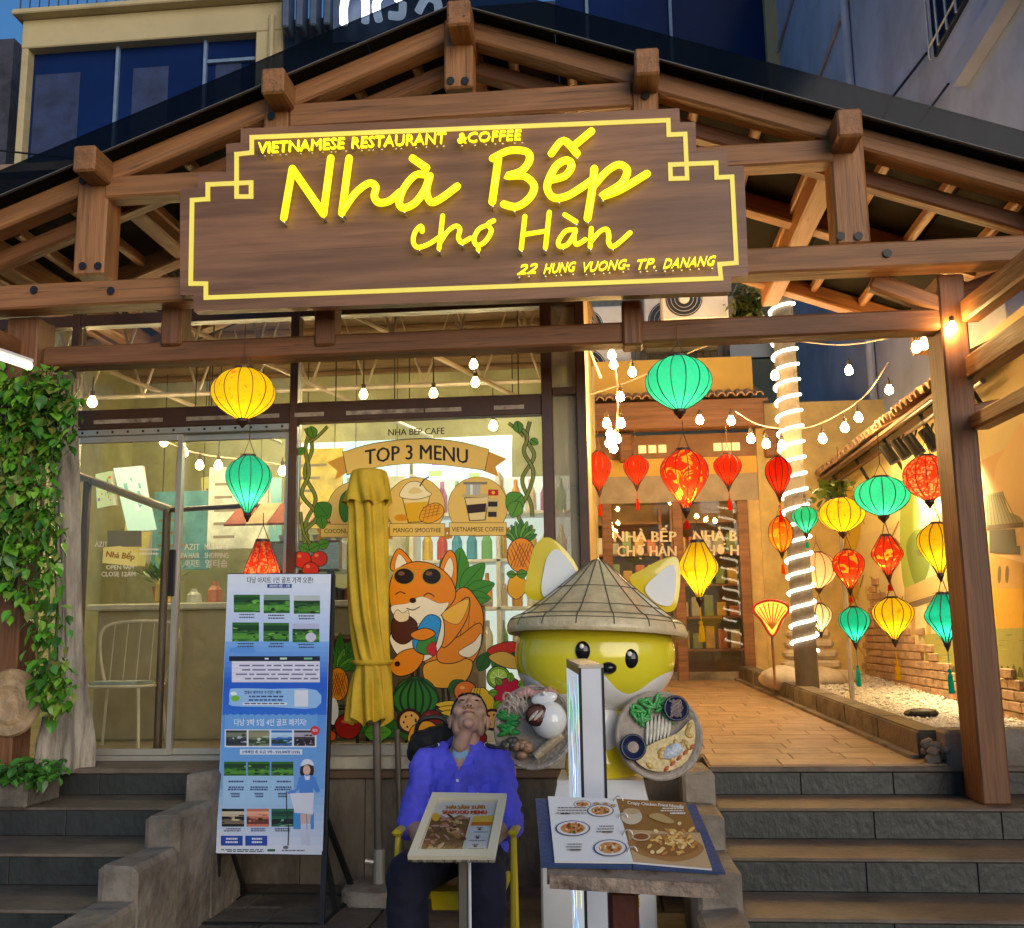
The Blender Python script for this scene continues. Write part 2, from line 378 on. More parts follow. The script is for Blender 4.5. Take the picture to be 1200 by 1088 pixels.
# steps: each tread a part, each riser tile a part
riser_me = {}
def steps(name, x0, x1, n, tile):
    st = struct(MB().box((x0, 6.0, GZ-.3), (x1, 6.004, .80)).build(name, m_riser))
    for i in range(n):
        zt = .81-.15*(i+1); yf = 6.0-.45*(i+1)
        MB().bbox((x0, yf-.004, zt-.016), (x1, yf+.46, zt), .005).build('tread', m_tread, st)
        MB().box((x0+.01, yf+.03, GZ-.2), (x1-.01, yf+.44, zt-.017)).build('step_core', m_riser, st)
    for i in range(n+1):
        zt = .81-.15*i; yf = 6.0-.45*i; x = x0+.002
        if i == 0: MB().bbox((x0, 5.985, zt-.03), (x1, 6.3 if x0 > 0 else 6.4, zt), .006).build('landing_edge', m_tread, st)
        while x < x1-.02:
            x2 = min(x1-.002, x+tile*random.choice((1, 1, .8, 1.25)))
            MB().bbox((x+.0015, yf+(.004 if i else -.008)-.0, zt-.149), (x2-.0015, yf+.026, zt-(.017 if i else .032)), .003).build('riser_tile', m_riser, st)
            x = x2
    return st
steps('steps', .50, 3.3, 4, .62)
steps('entry_steps', -5.6, -2.36, 4, .85)
# landing on the left behind the entry steps, and the shop floor
struct(MB().box((-5.6, 6.0, .2), (-2.34, 6.37, .779)).build('landing', m_conc))
# stepped concrete cheeks beside both stairs
def cheek(name, label, xs, w_):
    t = thing(name, label, 'wall')
    for i in range(4):
        zt = .84-.15*i; yf = 6.04-.45*i; x = xs-(.0 if i == 0 else 0)
        cb = MB(); cb.bbox((x-w_/2-.005*i, yf-.47, GZ), (x+w_/2+.005*i, yf-.01, zt), .022)
        cb.v = [tuple(c+random.uniform(-.009, .009) for c in v) for v in cb.v]; me = cb.mesh('concrete_block', m_conc)
        link('concrete_block', me, t)
    settle(t, (xs, 5.6, GZ)); return t
cheek('stair_cheek', 'stepped rough concrete cheek wall left of the dark courtyard steps', .41, .17)
cheek('stair_cheek', 'stepped rough concrete cheek wall between the door steps and the golf banner', -2.27, .17)
# wall under the window with a pale ledge
t = thing('window_wall', 'stained concrete wall under the picture window behind the seated man', 'wall')
MB().box((-2.34, 6.38, GZ-.2), (.45, 6.5, .80)).build('wall', m_wallc, t)
x = -2.34
for i in range(7):
    x2 = x+.399; MB().bbox((x+.002, 6.362, GZ), (x2-.002, 6.381, .70+random.uniform(-.004, .004)), .003).build('wall_panel', m_wallc, t); x = x2
MB().bbox((-2.33, 6.33, .705), (.45, 6.45, .76), .006).build('wall_cap', M('cap_brown', (.16, .10, .06), .6), t)
MB().bbox((-2.33, 6.30, .762), (-.02, 6.395, .835), .006).build('ledge', M('ledge_white', (.55, .5, .4), .5, dirt=(.3, .26, .2)), t)
settle(t, (-1, 6.4, GZ))
MB_col = None
# ---------------------------------------------------------------- shop front
YG = 6.42
m_pane = glass('shop_glass', (.95, .96, .93), 1.0, .012, .012, (.7, .66, .55))
m_pane_up = glass('upper_glass', (.92, .9, .86), .8, .02, .03, (.55, .45, .35))
t = thing('shop_front', 'glazed cafe front with brown frames and fruit picture window', 'shop front')
def zy(py, px=345): return PY(px, py, YG).z
def xx(px, py=650): return PY(px, py, YG).x
zt0, zt1 = zy(497), zy(474)
XL, XA, XB, XC, XD = -4.35, xx(78), xx(343), xx(645), xx(686)
def vbar(x, w_, z0, z1, m=m_brownsteel, y0=YG-.05, y1=YG+.05, name='mullion', par=None): return MB().bbox((x-w_/2, y0, z0), (x+w_/2, y1, z1), .004).build(name, m, par or t)
def hbar(x0, x1, z0, z1, m=m_brownsteel, y0=YG-.045, y1=YG+.045, name='rail'): return MB().bbox((x0, y0, z0), (x1, y1, z1), .004).build(name, m, t)
ZTOP = 4.75
vbar(XA, .05, .82, ZTOP); vbar(XB, .055, .84, ZTOP); vbar(XC, .07, .84, ZTOP); vbar(XD, .06, .60, ZTOP)
vbar(XL, .06, .82, ZTOP)
hbar(XL+.03, XA-.026, zt0, zt1); hbar(XA+.026, XB-.029, zt0, zt1); hbar(XB+.029, XC-.036, zt0, zt1); hbar(XC+.036, XD-.031, zt0+.12, zt0+.17)
zu0, zu1 = zy(374), zy(366)
for a, b in ((XL+.03, XA-.026), (XA+.026, XB-.029), (XB+.029, XC-.036), (XC+.036, XD-.031)):
    hbar(a, b, zu0, zu1+.03); hbar(a, b, ZTOP-.09, ZTOP)
    MB().box((a, YG-.004, zu1+.03), (b, YG+.004, ZTOP-.09)).build('pane', m_pane_up, t)
    if a < XC: MB().box((a, YG-.004, zt1), (b, YG+.004, zu0)).build('pane', m_pane_up, t)
# pierced pale strip above the door, paper strips on the transom
for a, b in ((115, 195), (222, 330), (348, 382), (408, 498), (500, 542), (580, 615)):
    MB().box((xx(a, 485), YG-.052, zt0+.035), (xx(b, 485), YG-.049, zt0+.062)).build('paper_strip', M('paper_strip', (.5, .42, .33), .7, dirt=(.15, .1, .07), dirts=14), t)
hbar(XA+.026, XB-.029, zt0-.045, zt0-.002, m_alu, name='door_track')
for i in range(15): MB().box((XA+.08+i*.105, YG-.047, zt0-.03), (XA+.095+i*.105, YG-.0455, zt0-.015)).build('bolt_hole', m_black, t)
MB().box((XB+.029, YG-.004, .90), (XC-.036, YG+.004, zt0)).build('pane', m_pane, t, label='picture window pane with fruit and fox print')
hbar(XB+.029, XC-.036, .835, .90, m_alu)
m_milky = glass('curtained_glass', (.75, .72, .66), .6, .05, .35, (.6, .54, .42))
MB().box((XC+.036, YG-.004, .86), (XD-.031, YG+.004, zt0+.12)).build('pane', m_milky, t, label='narrow curtained pane')
MB().box((XC+.036, YG-.004, zt0+.17), (XD-.031, YG+.004, zu0)).build('pane', m_milky, t)
# sliding doors
def door(x0, x1, y, handle):
    d = MB(); f = .035
    for a, b, c, e in ((x0, x0+f, .84, zt0-.047), (x1-f, x1, .84, zt0-.047)): d.bbox((a, y-.015, c), (b, y+.015, e), .003)
    for c, e in ((.84, .88), (zt0-.09, zt0-.047)): d.bbox((x0+f, y-.015, c), (x1-f, y+.015, e), .003)
    o = d.build('door', m_alu, t); MB().box((x0+f, y-.004, .88), (x1-f, y+.004, zt0-.09)).build('pane', m_pane, o)
    if handle: MB().bbox((x1-.052, y-.045, 1.83), (x1-.012, y-.016, 2.13), .006).build('handle', m_black, o)
xm = xx(208)
door(XA+.028, xm+.02, YG-.018, True); door(xm-.02, XB-.03, YG+.018, False)
hbar(XA+.026, XB-.029, .80, .838, m_alu, name='door_sill')
MB().box((XL+.03, YG-.004, .84), (XA-.026, YG+.004, zt0)).build('pane', m_pane, t)
# writing on the door glass
m_print = colattr('flat_print', .5)
m_deco = colattr('glass_print', .55)
cw = srgb(235, 228, 205); YP = YG-.036
a = Art(lambda u, v: PY(u, v, YP), (0, -1, 0)); g = srgb(120, 116, 92); yl = srgb(240, 222, 130)
a.rect(126, 622, 166, 641, g); a.poly([(121, 642), (141, 640), (162, 648), (161, 664), (140, 662), (120, 660)], yl)
a.text('Nhà Bếp', 141, 651, 7, srgb(150, 95, 30), w_=34, bold=.02, shear=.2, slope=.1)
a.text('OPEN 9AM', 141, 665, 5, cw, w_=32, bold=.006); a.text('CLOSE 12AM', 139, 673, 5.5, cw, w_=40, bold=.006)
a.text('AZIT', 119, 638, 6, cw, w_=15, bold=.006); a.lines(164, 643, 186, 2, 5, cw)
a.build('door_lettering', m_deco, t)
YP2 = YG+.012
a = Art(lambda u, v: PY(u, v, YP2), (0, -1, 0))
a.text('AZIT', 225, 641, 7, cw, w_=18, bold=.008); a.text('SPA HAIR', 222, 651, 6, cw, w_=24, bold=.008); a.text('아지트', 226, 661, 7, cw, w_=17, bold=.008)
a.text('MULTIPLE', 254, 641, 7, cw, w_=28, bold=.008); a.text('SHOPPING', 254, 651, 6, cw, w_=28, bold=.008); a.text('멀티숍', 254, 661, 7, cw, w_=26, bold=.008)
a.build('door_lettering', m_deco, t)
SHOP = t
# ---------------------------------------------------------------- cafe interior
m_intw = M('interior_wall', (.46, .46, .27), .7, var=.3, scale=1.0, bump=.1, dirt=(.30, .28, .15), dirts=1.1)
m_intceil = M('interior_ceiling', (.30, .20, .13), .7, var=.3, scale=4, bump=.3, stretch=(1, 8, 1))
XR = XD+.03
ib = struct(MB().box((-5.2, 10.6, .5), (XR, 10.7, 5.4)).build('cafe_back_wall', m_intw))
struct(MB().box((-5.3, 6.3, .5), (-5.2, 10.7, 5.4)).build('cafe_side_wall', m_intw))
struct(MB().box((XR-.12, 6.48, .5), (XR-.02, 12.0, 5.2)).build('courtyard_side_wall', M('side_wall_ochre', (.5, .36, .16), .7)))
struct(MB().box((-5.2, 6.5, .5), (XR-.12, 10.6, .815)).build('cafe_floor', M('cafe_floor', (.34, .27, .18), .4, bump=.05)))
ce = struct(MB().prism([(-5.3, 6.36, 4.80), (XR, 6.36, 4.80), (XR, 10.7, 4.35), (-5.3, 10.7, 4.35)], (0, 0, .06)).build('cafe_ceiling', m_intceil))
for i in range(11):
    beam('ceiling_batten', (-5.1, 6.6+i*.38, 4.79-.1037*(.24+i*.38)-.03), (XR-.15, 6.6+i*.38, 4.79-.1037*(.24+i*.38)-.03), .05, .05, wood('batten_wood', (.26, .15, .08), (.05, .03, .02)), ce)
m_truss = M('pale_steel', (.6, .52, .42), .4, metal=.2, bump=.03)
for k, yy in enumerate((7.1, 8.4)):
    tr = thing('steel_truss', ('pale steel roof truss nearest the cafe window', 'pale steel roof truss further back over the cafe counter')[k], 'truss')
    zc = 4.62-.104*(yy-6.5); zl = 3.72-.05*k
    MB().tube([(-5.1, yy, zl), (XR-.2, yy, zl)], .022).build('bottom_chord', m_truss, tr)
    MB().tube([(-5.1, yy, zc-.02), (XR-.2, yy, zc-.02)], .022).build('top_chord', m_truss, tr)
    for i in range(10):
        x = -5.05+i*.5; MB().tube([(x, yy, zl), (x+.25, yy, zc-.02), (x+.5, yy, zl)], .013, 6).build('web_bar', m_truss, tr)
    settle(tr, (-2.6, yy, zl))
for k in range(3):
    y0 = 7.0+k; tr = MB().tube([(-4.9+k*1.5, 6.7, 4.05-.1*k), (-3.2+k*1.5, 9.6, 3.45)], .02, 6).build('ceiling_brace', m_truss); tag(tr, ('left', 'middle', 'right')[k]+'most pale diagonal brace under the cafe ceiling', 'brace')
m_tube = emit('lamp_tube', (1, .84, .46), 55)
for k, (x, yy) in enumerate(((-3.9, 8.0), (-2.6, 7.6), (-1.2, 7.9), (-1.4, 9.5), (-3.4, 9.5))):
    tl = thing('ceiling_light', 'long white tube lamp hanging in the cafe, '+('above the door side', 'above the middle of the counter', 'above the fruit window', 'at the rear by the menu screens', 'at the rear behind the doors')[k], 'ceiling light', group='tube lamps in the cafe')
    zl_ = 1.55+1.46*yy/6.42; MB().bbox((x-.62, yy-.05, zl_+.02), (x+.62, yy+.05, zl_+.06), .006).build('housing', m_white, tl)
    MB().tube([(x-.6, yy, zl_), (x+.6, yy, zl_)], .022, 8).build('tube', m_tube, tl)
    for q in (-.5, .5): MB().tube([(x+q, yy, zl_+.06), (x+q, yy, 4.3)], .005, 5).build('hanger', m_black, tl)
    settle(tl, (x, yy, zl_))
# counter along the glass, wire chair, screens, posters
ct = thing('counter', 'beige bar counter behind the glass doors', 'counter')
MB().bbox((-3.95, 7.6, .815), (-1.0, 8.05, 1.78), .01).build('front', M('counter_beige', (.44, .36, .19), .6, var=.12, bump=.1), ct)
MB().bbox((-4.0, 7.52, 1.78), (-.95, 8.1, 1.83), .01).build('top', M('counter_top', (.72, .66, .5), .35), ct)
settle(ct, (-2.5, 7.8, .815))
ch = thing('wire_chair', 'white wire frame chair standing behind the left glass door', 'chair')
mw = M('white_wire', (.72, .66, .5), .4, bump=.02); cx, cy, cz = PY(140, 800, 7.0).x, 7.05, .815
for sx in (-1, 1):
    for sy in (-1, 1): MB().tube([(cx+sx*.24, cy+sy*.22, cz), (cx+sx*.2, cy+sy*.18, cz+.43)], .011, 6).build('leg', mw, ch)
MB().tube(smooth([(cx-.23, cy-.2, cz+.43), (cx+.23, cy-.2, cz+.43), (cx+.21, cy+.2, cz+.43), (cx-.21, cy+.2, cz+.43)], 3, True), .010, 6, closed=True).build('seat_rim', mw, ch)
for i in range(9): MB().tube([(cx-.2+i*.05, cy-.19, cz+.428), (cx-.2+i*.05, cy+.19, cz+.428)], .004, 4).build('seat_wire', mw, ch)
MB().tube(smooth([(cx-.22, cy+.18, cz+.43), (cx-.28, cy+.2, cz+.65), (cx-.27, cy+.24, cz+.84), (cx, cy+.27, cz+.88), (cx+.27, cy+.24, cz+.84), (cx+.28, cy+.2, cz+.65), (cx+.22, cy+.18, cz+.43)], 4), .012, 6).build('backrest', mw, ch)
for i in range(5): MB().tube([(cx-.2+i*.1, cy+.2, cz+.44), (cx-.2+i*.1, cy+.25, cz+.86)], .004, 4).build('back_wire', mw, ch)
MB().box((cx-.17, cy-.15, cz+.435), (cx+.17, cy+.12, cz+.46)).build('cushion', M('cushion_blue', (.35, .42, .42), .8), ch)
settle(ch, (cx, cy, cz))
def screen(name, label, q, Y, cols, es, cat='menu screen'):
    """lit menu board: quad in photo pixels on the plane Y"""
    s = thing(name, label, cat); P = [PY(u, v, Y) for u, v in q]
    MB().prism(P, (0, .04, 0)).build('panel', m_white, s)
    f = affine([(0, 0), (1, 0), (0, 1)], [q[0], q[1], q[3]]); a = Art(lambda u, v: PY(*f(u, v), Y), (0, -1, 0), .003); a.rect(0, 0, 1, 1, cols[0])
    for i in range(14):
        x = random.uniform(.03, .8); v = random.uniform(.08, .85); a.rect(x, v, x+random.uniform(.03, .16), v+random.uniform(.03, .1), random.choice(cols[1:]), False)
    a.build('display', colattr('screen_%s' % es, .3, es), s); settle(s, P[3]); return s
cy_ = [srgb(190, 240, 250), srgb(120, 200, 225), srgb(160, 200, 120), srgb(235, 235, 250), srgb(150, 130, 200), srgb(60, 140, 170)]
screen('menu_screen', 'big glowing pale blue menu board behind the fruit window', [(352, 520), (480, 515), (480, 606), (352, 606)], 9.6, cy_, .55)
screen('menu_screen', 'second glowing pale blue menu board, right of the first', [(484, 515), (600, 510), (600, 604), (484, 606)], 9.6, cy_, .5)
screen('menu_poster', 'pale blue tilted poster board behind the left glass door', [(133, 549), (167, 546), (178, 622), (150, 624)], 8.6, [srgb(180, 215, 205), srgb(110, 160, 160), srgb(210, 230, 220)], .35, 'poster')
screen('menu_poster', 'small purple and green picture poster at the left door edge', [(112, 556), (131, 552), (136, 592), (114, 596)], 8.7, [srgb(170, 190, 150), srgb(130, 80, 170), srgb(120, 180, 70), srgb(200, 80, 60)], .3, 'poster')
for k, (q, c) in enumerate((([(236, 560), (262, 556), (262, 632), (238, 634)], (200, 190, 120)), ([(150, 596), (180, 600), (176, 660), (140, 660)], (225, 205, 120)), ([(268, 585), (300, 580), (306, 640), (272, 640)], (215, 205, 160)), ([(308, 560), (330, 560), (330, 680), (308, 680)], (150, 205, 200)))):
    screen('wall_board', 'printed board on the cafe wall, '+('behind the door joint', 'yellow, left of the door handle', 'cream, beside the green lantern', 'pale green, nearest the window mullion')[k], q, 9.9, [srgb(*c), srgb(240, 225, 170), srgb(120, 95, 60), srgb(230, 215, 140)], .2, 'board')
# lit drinks shelves behind the fruit window
ds = thing('display_shelf', 'lit drinks shelves with colourful bottles behind the fruit window', 'shelf')
for i in range(4): MB().bbox((-1.75, 9.0, 1.35+i*.42), (-.25, 9.35, 1.38+i*.42), .004).build('board', m_white, ds)
for x in (-1.78, -1.0, -.22): MB().bbox((x-.02, 9.0, .815), (x+.02, 9.35, 3.0), .004).build('side', m_white, ds)
MB().box((-1.76, 9.36, 1.0), (-.24, 9.4, 3.0)).build('back_panel', emit('shelf_glow', (.75, .85, .80), .5), ds)
settle(ds, (-1, 9.2, .815))
BC = [(.7, .5, .05), (.1, .35, .6), (.6, .08, .05), (.2, .5, .2), (.75, .7, .6), (.5, .2, .5), (.75, .35, .05)]
bmes = [MB().lathe([(.045, 0), (.05, .02), (.048, .17), (.02, .24), (.018, .30), (.0, .305)], 12).mesh('bottle', M('bottle_%d' % i, c, .25, bump=0, var=.1)) for i, c in enumerate(BC)]
for i in range(4):
    for j in range(11):
        kb_ = random.randrange(7); o = link('bottle', bmes[kb_], None, (-1.66+j*.135, 9.15, 1.382+i*.42)); tag(o, '%s bottle, %s from the left on the %s lit shelf behind the fruit window' % (('yellow', 'blue', 'red', 'green', 'cream', 'purple', 'orange')[kb_], ORD[j].replace('leftmost', 'first'), ('lowest', 'second', 'third', 'top')[i]), 'bottle', 'bottles on the lit shelves')
# goods on the counter
m_goods = [M('goods_%d' % i, c, .5, bump=.05) for i, c in enumerate(((.7, .5, .1), (.55, .6, .55), (.6, .2, .1), (.25, .4, .2), (.7, .66, .55)))]
for i in range(12):
    x = -3.5+i*.21; h = random.uniform(.1, .32)
    o = MB().lathe([(.05, 0), (.06, h*.1), (.055, h*.6), (.025, h*.8), (.022, h)], 12).build('jar', m_goods[i % 5], None, (x, 7.75+.1*(i % 2), 1.83)); tag(o, '%s jar, %s in the row on the beige cafe counter' % (('yellow', 'grey', 'red', 'green', 'cream')[i % 5], ORD[i]), 'jar', 'jars on the counter')
# slanting handrail inside the door
hr = thing('handrail', 'grey slanting handrail seen through the left door', 'handrail')
MB().tube([PY(78, 553, 7.0), PY(200, 598, 7.0)], .03, 8).build('rail', m_alu, hr); MB().tube([PY(200, 598, 7.0), PY(302, 592, 7.0)], .018, 8).build('rail', m_brownsteel, hr)
for px in (103, 196): q = PY(px, 565 if px < 150 else 597, 7.0); MB().tube([q, (q.x, q.y, .815)], .03, 8).build('post', m_brownsteel, hr)
settle(hr, PY(103, 880, 7.0))

# clutter inside behind the doors: coffee machine, cups, plant, brown awning, stools, hanging sign boxes
cm = thing('coffee_machine', 'steel coffee machine on the counter behind the right door', 'coffee machine', (-2.35, 7.82, 1.83))
MB().bbox((-.28, -.2, .0), (.28, .2, .10), .01).build('base', m_black, cm); MB().bbox((-.3, -.18, .22), (.3, .22, .46), .02).build('body', M('brushed_steel', (.5, .48, .44), .25, metal=.9, bump=.02), cm)
for x in (-.2, .2): MB().tube([(x, -.12, .10), (x, -.12, .22)], .03, 8).build('group_head', m_black, cm)
for i in range(6): MB().lathe([(.02, 0), (.035, .06), (.031, .06), (.0, .01)], 12).build('cup', m_white, cm, (-.22+i*.09, .0, .46))
aw = thing('inside_awning', 'red brown cloth awning over the counter inside', 'awning')
for i in range(8):
    x0 = -2.95+i*.17; MB().prism([(x0, 7.9, 2.62), (x0+.165, 7.9, 2.62), (x0+.165, 7.55, 2.42), (x0, 7.55, 2.42)], (0, 0, -.015)).build('cloth_strip', M(('awning_red', 'awning_cream')[i % 2], ((.28, .06, .03), (.45, .33, .18))[i % 2], .8), aw)
settle(aw, (-2.3, 7.9, 2.62))
for k in range(3):
    st2 = thing('bar_stool', ('left', 'middle', 'right')[k]+' dark bar stool at the beige counter', 'stool', (-2.55+k*.62, 7.3, .815), group='bar stools at the counter')
    MB().lathe([(0, .70), (.17, .70), (.18, .73), (.16, .76), (0, .765)], 20).build('seat', m_brownsteel, st2)
    for q in range(4): an = .785+q*1.57; MB().tube([(.2*math.cos(an), .2*math.sin(an), 0), (.12*math.cos(an), .12*math.sin(an), .71)], .012, 6).build('leg', m_black, st2)
    MB().tube([(.165*math.cos(t_*.4189), .165*math.sin(t_*.4189), .25) for t_ in range(15)], .008, 5, closed=True).build('foot_ring', m_black, st2)
for k, (x, yy, z, c) in enumerate(((-3.35, 8.9, 2.35, (.7, .75, .7)), (-2.75, 9.2, 2.55, (.75, .6, .15)), (-4.05, 9.3, 2.2, (.15, .4, .5)), (-2.2, 9.4, 2.3, (.7, .7, .62)))):
    hb = thing('hanging_board', ('white', 'yellow', 'teal', 'cream')[k]+' menu board hanging inside the cafe behind the doors', 'board', (x, yy, z)); MB().bbox((-.28, 0, 0), (.28, .03, .75), .005).build('board', M('hang_%d' % k, c, .5, var=.3, scale=7, bump=0), hb)
    for q in (-.2, .2): MB().tube([(q, .015, .75), (q, .015, 1.9)], .004, 4).build('cord', m_black, hb)
    for i in range(5): MB().box((-.22, -.003, .1+i*.12), (-.22+random.uniform(.15, .42), -.001, .125+i*.12)).build('printed_line', M('print_grey', (.3, .26, .2), .6), hb)
pp = thing('potted_plant', 'leafy pot plant on the cafe counter behind the left door', 'plant', (-3.55, 7.85, 1.83)); MB().lathe([(.05, 0), (.08, .14), (.07, .14), (0, .1)], 14).build('pot', M('terracotta', (.4, .16, .07), .7), pp)
lp = MB(); rp_ = random.Random(4)
for i in range(60):
    d = Vector((rp_.uniform(-1, 1), rp_.uniform(-1, 1), rp_.uniform(.3, 1.4))).normalized(); b = Vector((0, 0, .14))+d*rp_.uniform(.05, .2); sd2 = d.cross(Vector((0, 0, 1))).normalized()*.025; lp.add([b, b+d*.05+sd2, b+d*.12, b+d*.05-sd2], [(0, 1, 2, 3)])
stuff(lp.build('foliage', M('pot_leaf', (.06, .2, .03), .4), pp, fixn=False))
# ================================================================== COURTYARD ON THE RIGHT
# low kerb of the gravel bed
kb = thing('kerb', 'grey stone kerb edging the white gravel bed', 'kerb')
ky = [6.2, 6.95, 7.7, 8.5, 9.3, 10.2, 11.1, 12.0]
def kx(y): return 1.70-(y-6.2)*.055
for i in range(7):
    a, b = ky[i]+.004, ky[i+1]-.004
    bm = bmesh.new(); P = [(kx(a), a), (kx(a)+.16, a), (kx(b)+.16, b), (kx(b), b)]
    vs = [bm.verts.new((p[0], p[1], fz(p[1])-.05)) for p in P]+[bm.verts.new((p[0], p[1], fz(p[1])+.165)) for p in P]
    for f in ((0,3,2,1),(4,5,6,7),(0,1,5,4),(1,2,6,5),(2,3,7,6),(3,0,4,7)): bm.faces.new([vs[k] for k in f])
    bmesh.ops.bevel(bm, geom=list(bm.edges), offset=.012, segments=2, affect='EDGES')
    me = bpy.data.meshes.new('kerb_stone'); bm.to_mesh(me); bm.free(); me.materials.append(m_conc if i else m_tread); link('kerb_stone', me, kb)
MB().bbox((1.80, 6.02, .79), (2.75, 6.22, 1.0), .02).build('kerb_stone', m_conc, kb, label='broken end block of the kerb')
for i in range(14):
    s = random.uniform(.02, .05); MB().bbox((-s, -s*.8, -s*.6), (s, s*.8, s*.6), s*.3, M=Matrix.Translation((1.72+random.uniform(-.02, .1), 6.1+random.uniform(-.08, .1), .83+random.uniform(0, .1))) @ Matrix.Rotation(random.uniform(0, 3), 4, 'Z') @ Matrix.Rotation(random.uniform(-.6, .6), 4, 'X')).build('rubble', m_conc, kb)
MB().prism([(kx(6.2)-.05, 6.2, fz(6.2)), (kx(6.2), 6.2, fz(6.2)), (kx(12), 12, fz(12)), (kx(12)-.05, 12, fz(12))], (0, 0, .03)).build('kerb_lip', m_conc, kb)
settle(kb, (1.7, 6.2, .81))
# gravel
def gz(y): return fz(y)+.115
XM = 2.62
struct(MB().prism([(1.75, 6.2, gz(6.2)-.02), (XM, 6.2, gz(6.2)-.02), (XM, 12, gz(12)-.02), (1.5, 12, gz(12)-.02)], (0, 0, -.1)).build('gravel_bed', M('gravel_base', (.55, .5, .4), .8, bump=1, bscale=60)))
mb = MB(); rnd = random.Random(3)
for i in range(5200):
    y = 6.22+5.6*rnd.random()**1.3; x = rnd.uniform(kx(y)+.15, XM-.01); r = rnd.uniform(.012, .027); z = gz(y)-.012+rnd.uniform(0, .012)
    an = rnd.uniform(0, 6.28); R = Matrix.Rotation(an, 3, 'Z') @ Matrix.Rotation(rnd.uniform(-.5, .5), 3, 'X')
    mb.add([Vector((x, y, z))+R @ Vector(p) for p in ((r, 0, 0), (0, r*.7, 0), (-r*.9, .2*r, 0), (.1*r, -r*.75, 0), (.1*r, 0, r*.6), (0, 0, -r*.5))], [(0,1,4),(1,2,4),(2,3,4),(3,0,4),(1,0,5),(2,1,5),(3,2,5),(0,3,5)])
tag(stuff(mb.build('gravel', M('white_gravel', (.66, .6, .5), .7, var=.25, scale=40, bump=0), fixn=False)), 'white pebble gravel in the bed along the mural wall', 'gravel')
o = MB().ell((0, 0, 0), (.12, .08, .035), 10, 6).build('dark_stone', m_black, None, (2.05, 7.35, gz(7.35)+.02)); tag(o, 'flat dark stone lying on the white gravel', 'stone')
# mural wall
mw_ = thing('mural_wall', 'courtyard wall painted with a riverside temple mural', 'wall')
mur = M('mural_ground', (.76, .62, .30), .75, var=.12, scale=1.2, bump=.15)
MB().box((XM, 6.25, .7), (XM+.12, 12.2, 3.55)).build('wall', mur, mw_)
mp_ = lambda u, v: PX(u, v, XM)
a = Art(mp_, (-1, 0, 0), .0008)
S = srgb
a.poly([(962, 575), (1010, 552), (1050, 540), (1110, 500), (1110, 600), (962, 640)], S(238, 222, 150))
a.poly([(1065, 600), (1110, 560), (1190, 520), (1200, 520), (1200, 680), (1065, 690)], S(225, 185, 130))
a.blob([(1055, 600), (1068, 570), (1078, 600), (1072, 640), (1085, 690), (1060, 690)], S(150, 165, 70)); a.blob([(1062, 640), (1080, 620), (1090, 660), (1075, 690)], S(110, 130, 50))
a.blob([(1165, 560), (1182, 520), (1200, 500), (1200, 610), (1180, 620)], S(232, 198, 140))
# temple: roofs, posts, base
wl = S(150, 130, 95); wd = S(110, 95, 70)
a.poly([(1080, 640), (1098, 602), (1110, 596), (1120, 600), (1120, 634)], wl); a.poly([(1074, 645), (1120, 634), (1120, 640), (1076, 652)], wd)
for i in range(9): a.stroke([(1098+i*2.6, 602), (1082+i*4.4, 642)], .8, wd, False)
a.poly([(1060, 690), (1110, 668), (1110, 690), (1060, 708)], S(185, 160, 100)); a.poly([(1060, 708), (1120, 690), (1120, 696), (1060, 716)], wd)
for i in range(3): a.poly([(1068+i*18, 712-i*4), (1073+i*18, 711-i*4), (1073+i*18, 744), (1068+i*18, 745)], S(200, 165, 95), False)
a.k += 1
a.poly([(1156, 580), (1176, 576), (1182, 600), (1196, 606), (1200, 612), (1158, 616)], S(150, 145, 105)); a.poly([(1157, 616), (1200, 612), (1200, 618), (1157, 622)], wd)
for i in range(9): a.stroke([(1157+i*2.4, 580), (1158+i*4.6, 616)], .7, wd, False)
a.k += 1
a.poly([(1160, 622), (1190, 620), (1192, 640), (1196, 640), (1196, 650), (1160, 648)], S(95, 90, 70)); a.poly([(1160, 648), (1200, 660), (1200, 690), (1160, 690)], S(205, 160, 80))
a.poly([(1160, 690), (1200, 690), (1200, 740), (1160, 740)], S(225, 170, 40))
for i in range(2): a.blob([(1170+i*9, 668), (1172+i*9, 663), (1174+i*9, 668), (1173+i*9, 682), (1170+i*9, 682)], S(120, 95, 60), up=False, n=3)
a.k += 1
# water, far bank
a.poly([(1085, 744), (1140, 738), (1200, 736), (1200, 848), (1085, 800)], S(165, 160, 80))
for i in range(60):
    u = rnd.uniform(1088, 1195); v = rnd.uniform(742, 815); a.rect(u, v, u+rnd.uniform(4, 14), v+rnd.uniform(.6, 1.6), rnd.choice((S(190, 180, 95), S(130, 140, 60), S(150, 160, 90), S(205, 190, 90))), False)
a.k += 1
for u in range(1088, 1200, 7): a.blob([(u, 792), (u+2, 780+rnd.uniform(-4, 4)), (u+5, 784), (u+7, 794)], S(95, 100, 40), up=False, n=3)
a.k += 1
a.blob([(965, 600), (975, 580), (995, 572), (1010, 590), (1005, 640), (985, 660), (966, 650)], S(225, 190, 60)); a.blob([(960, 640), (980, 625), (1000, 650), (1005, 700), (975, 720), (958, 700)], S(205, 165, 50))
for i in range(40):
    u = rnd.uniform(962, 1060); v = rnd.uniform(600, 760); a.stroke([(u, v), (u+rnd.uniform(-10, 10), v+rnd.uniform(4, 26))], rnd.uniform(.6, 2), rnd.choice((S(200, 165, 70), S(170, 140, 60), S(235, 210, 110), S(150, 125, 60))), False)
a.k += 1
a.build('mural', colattr('mural_paint', .75, bump=.1), mw_)
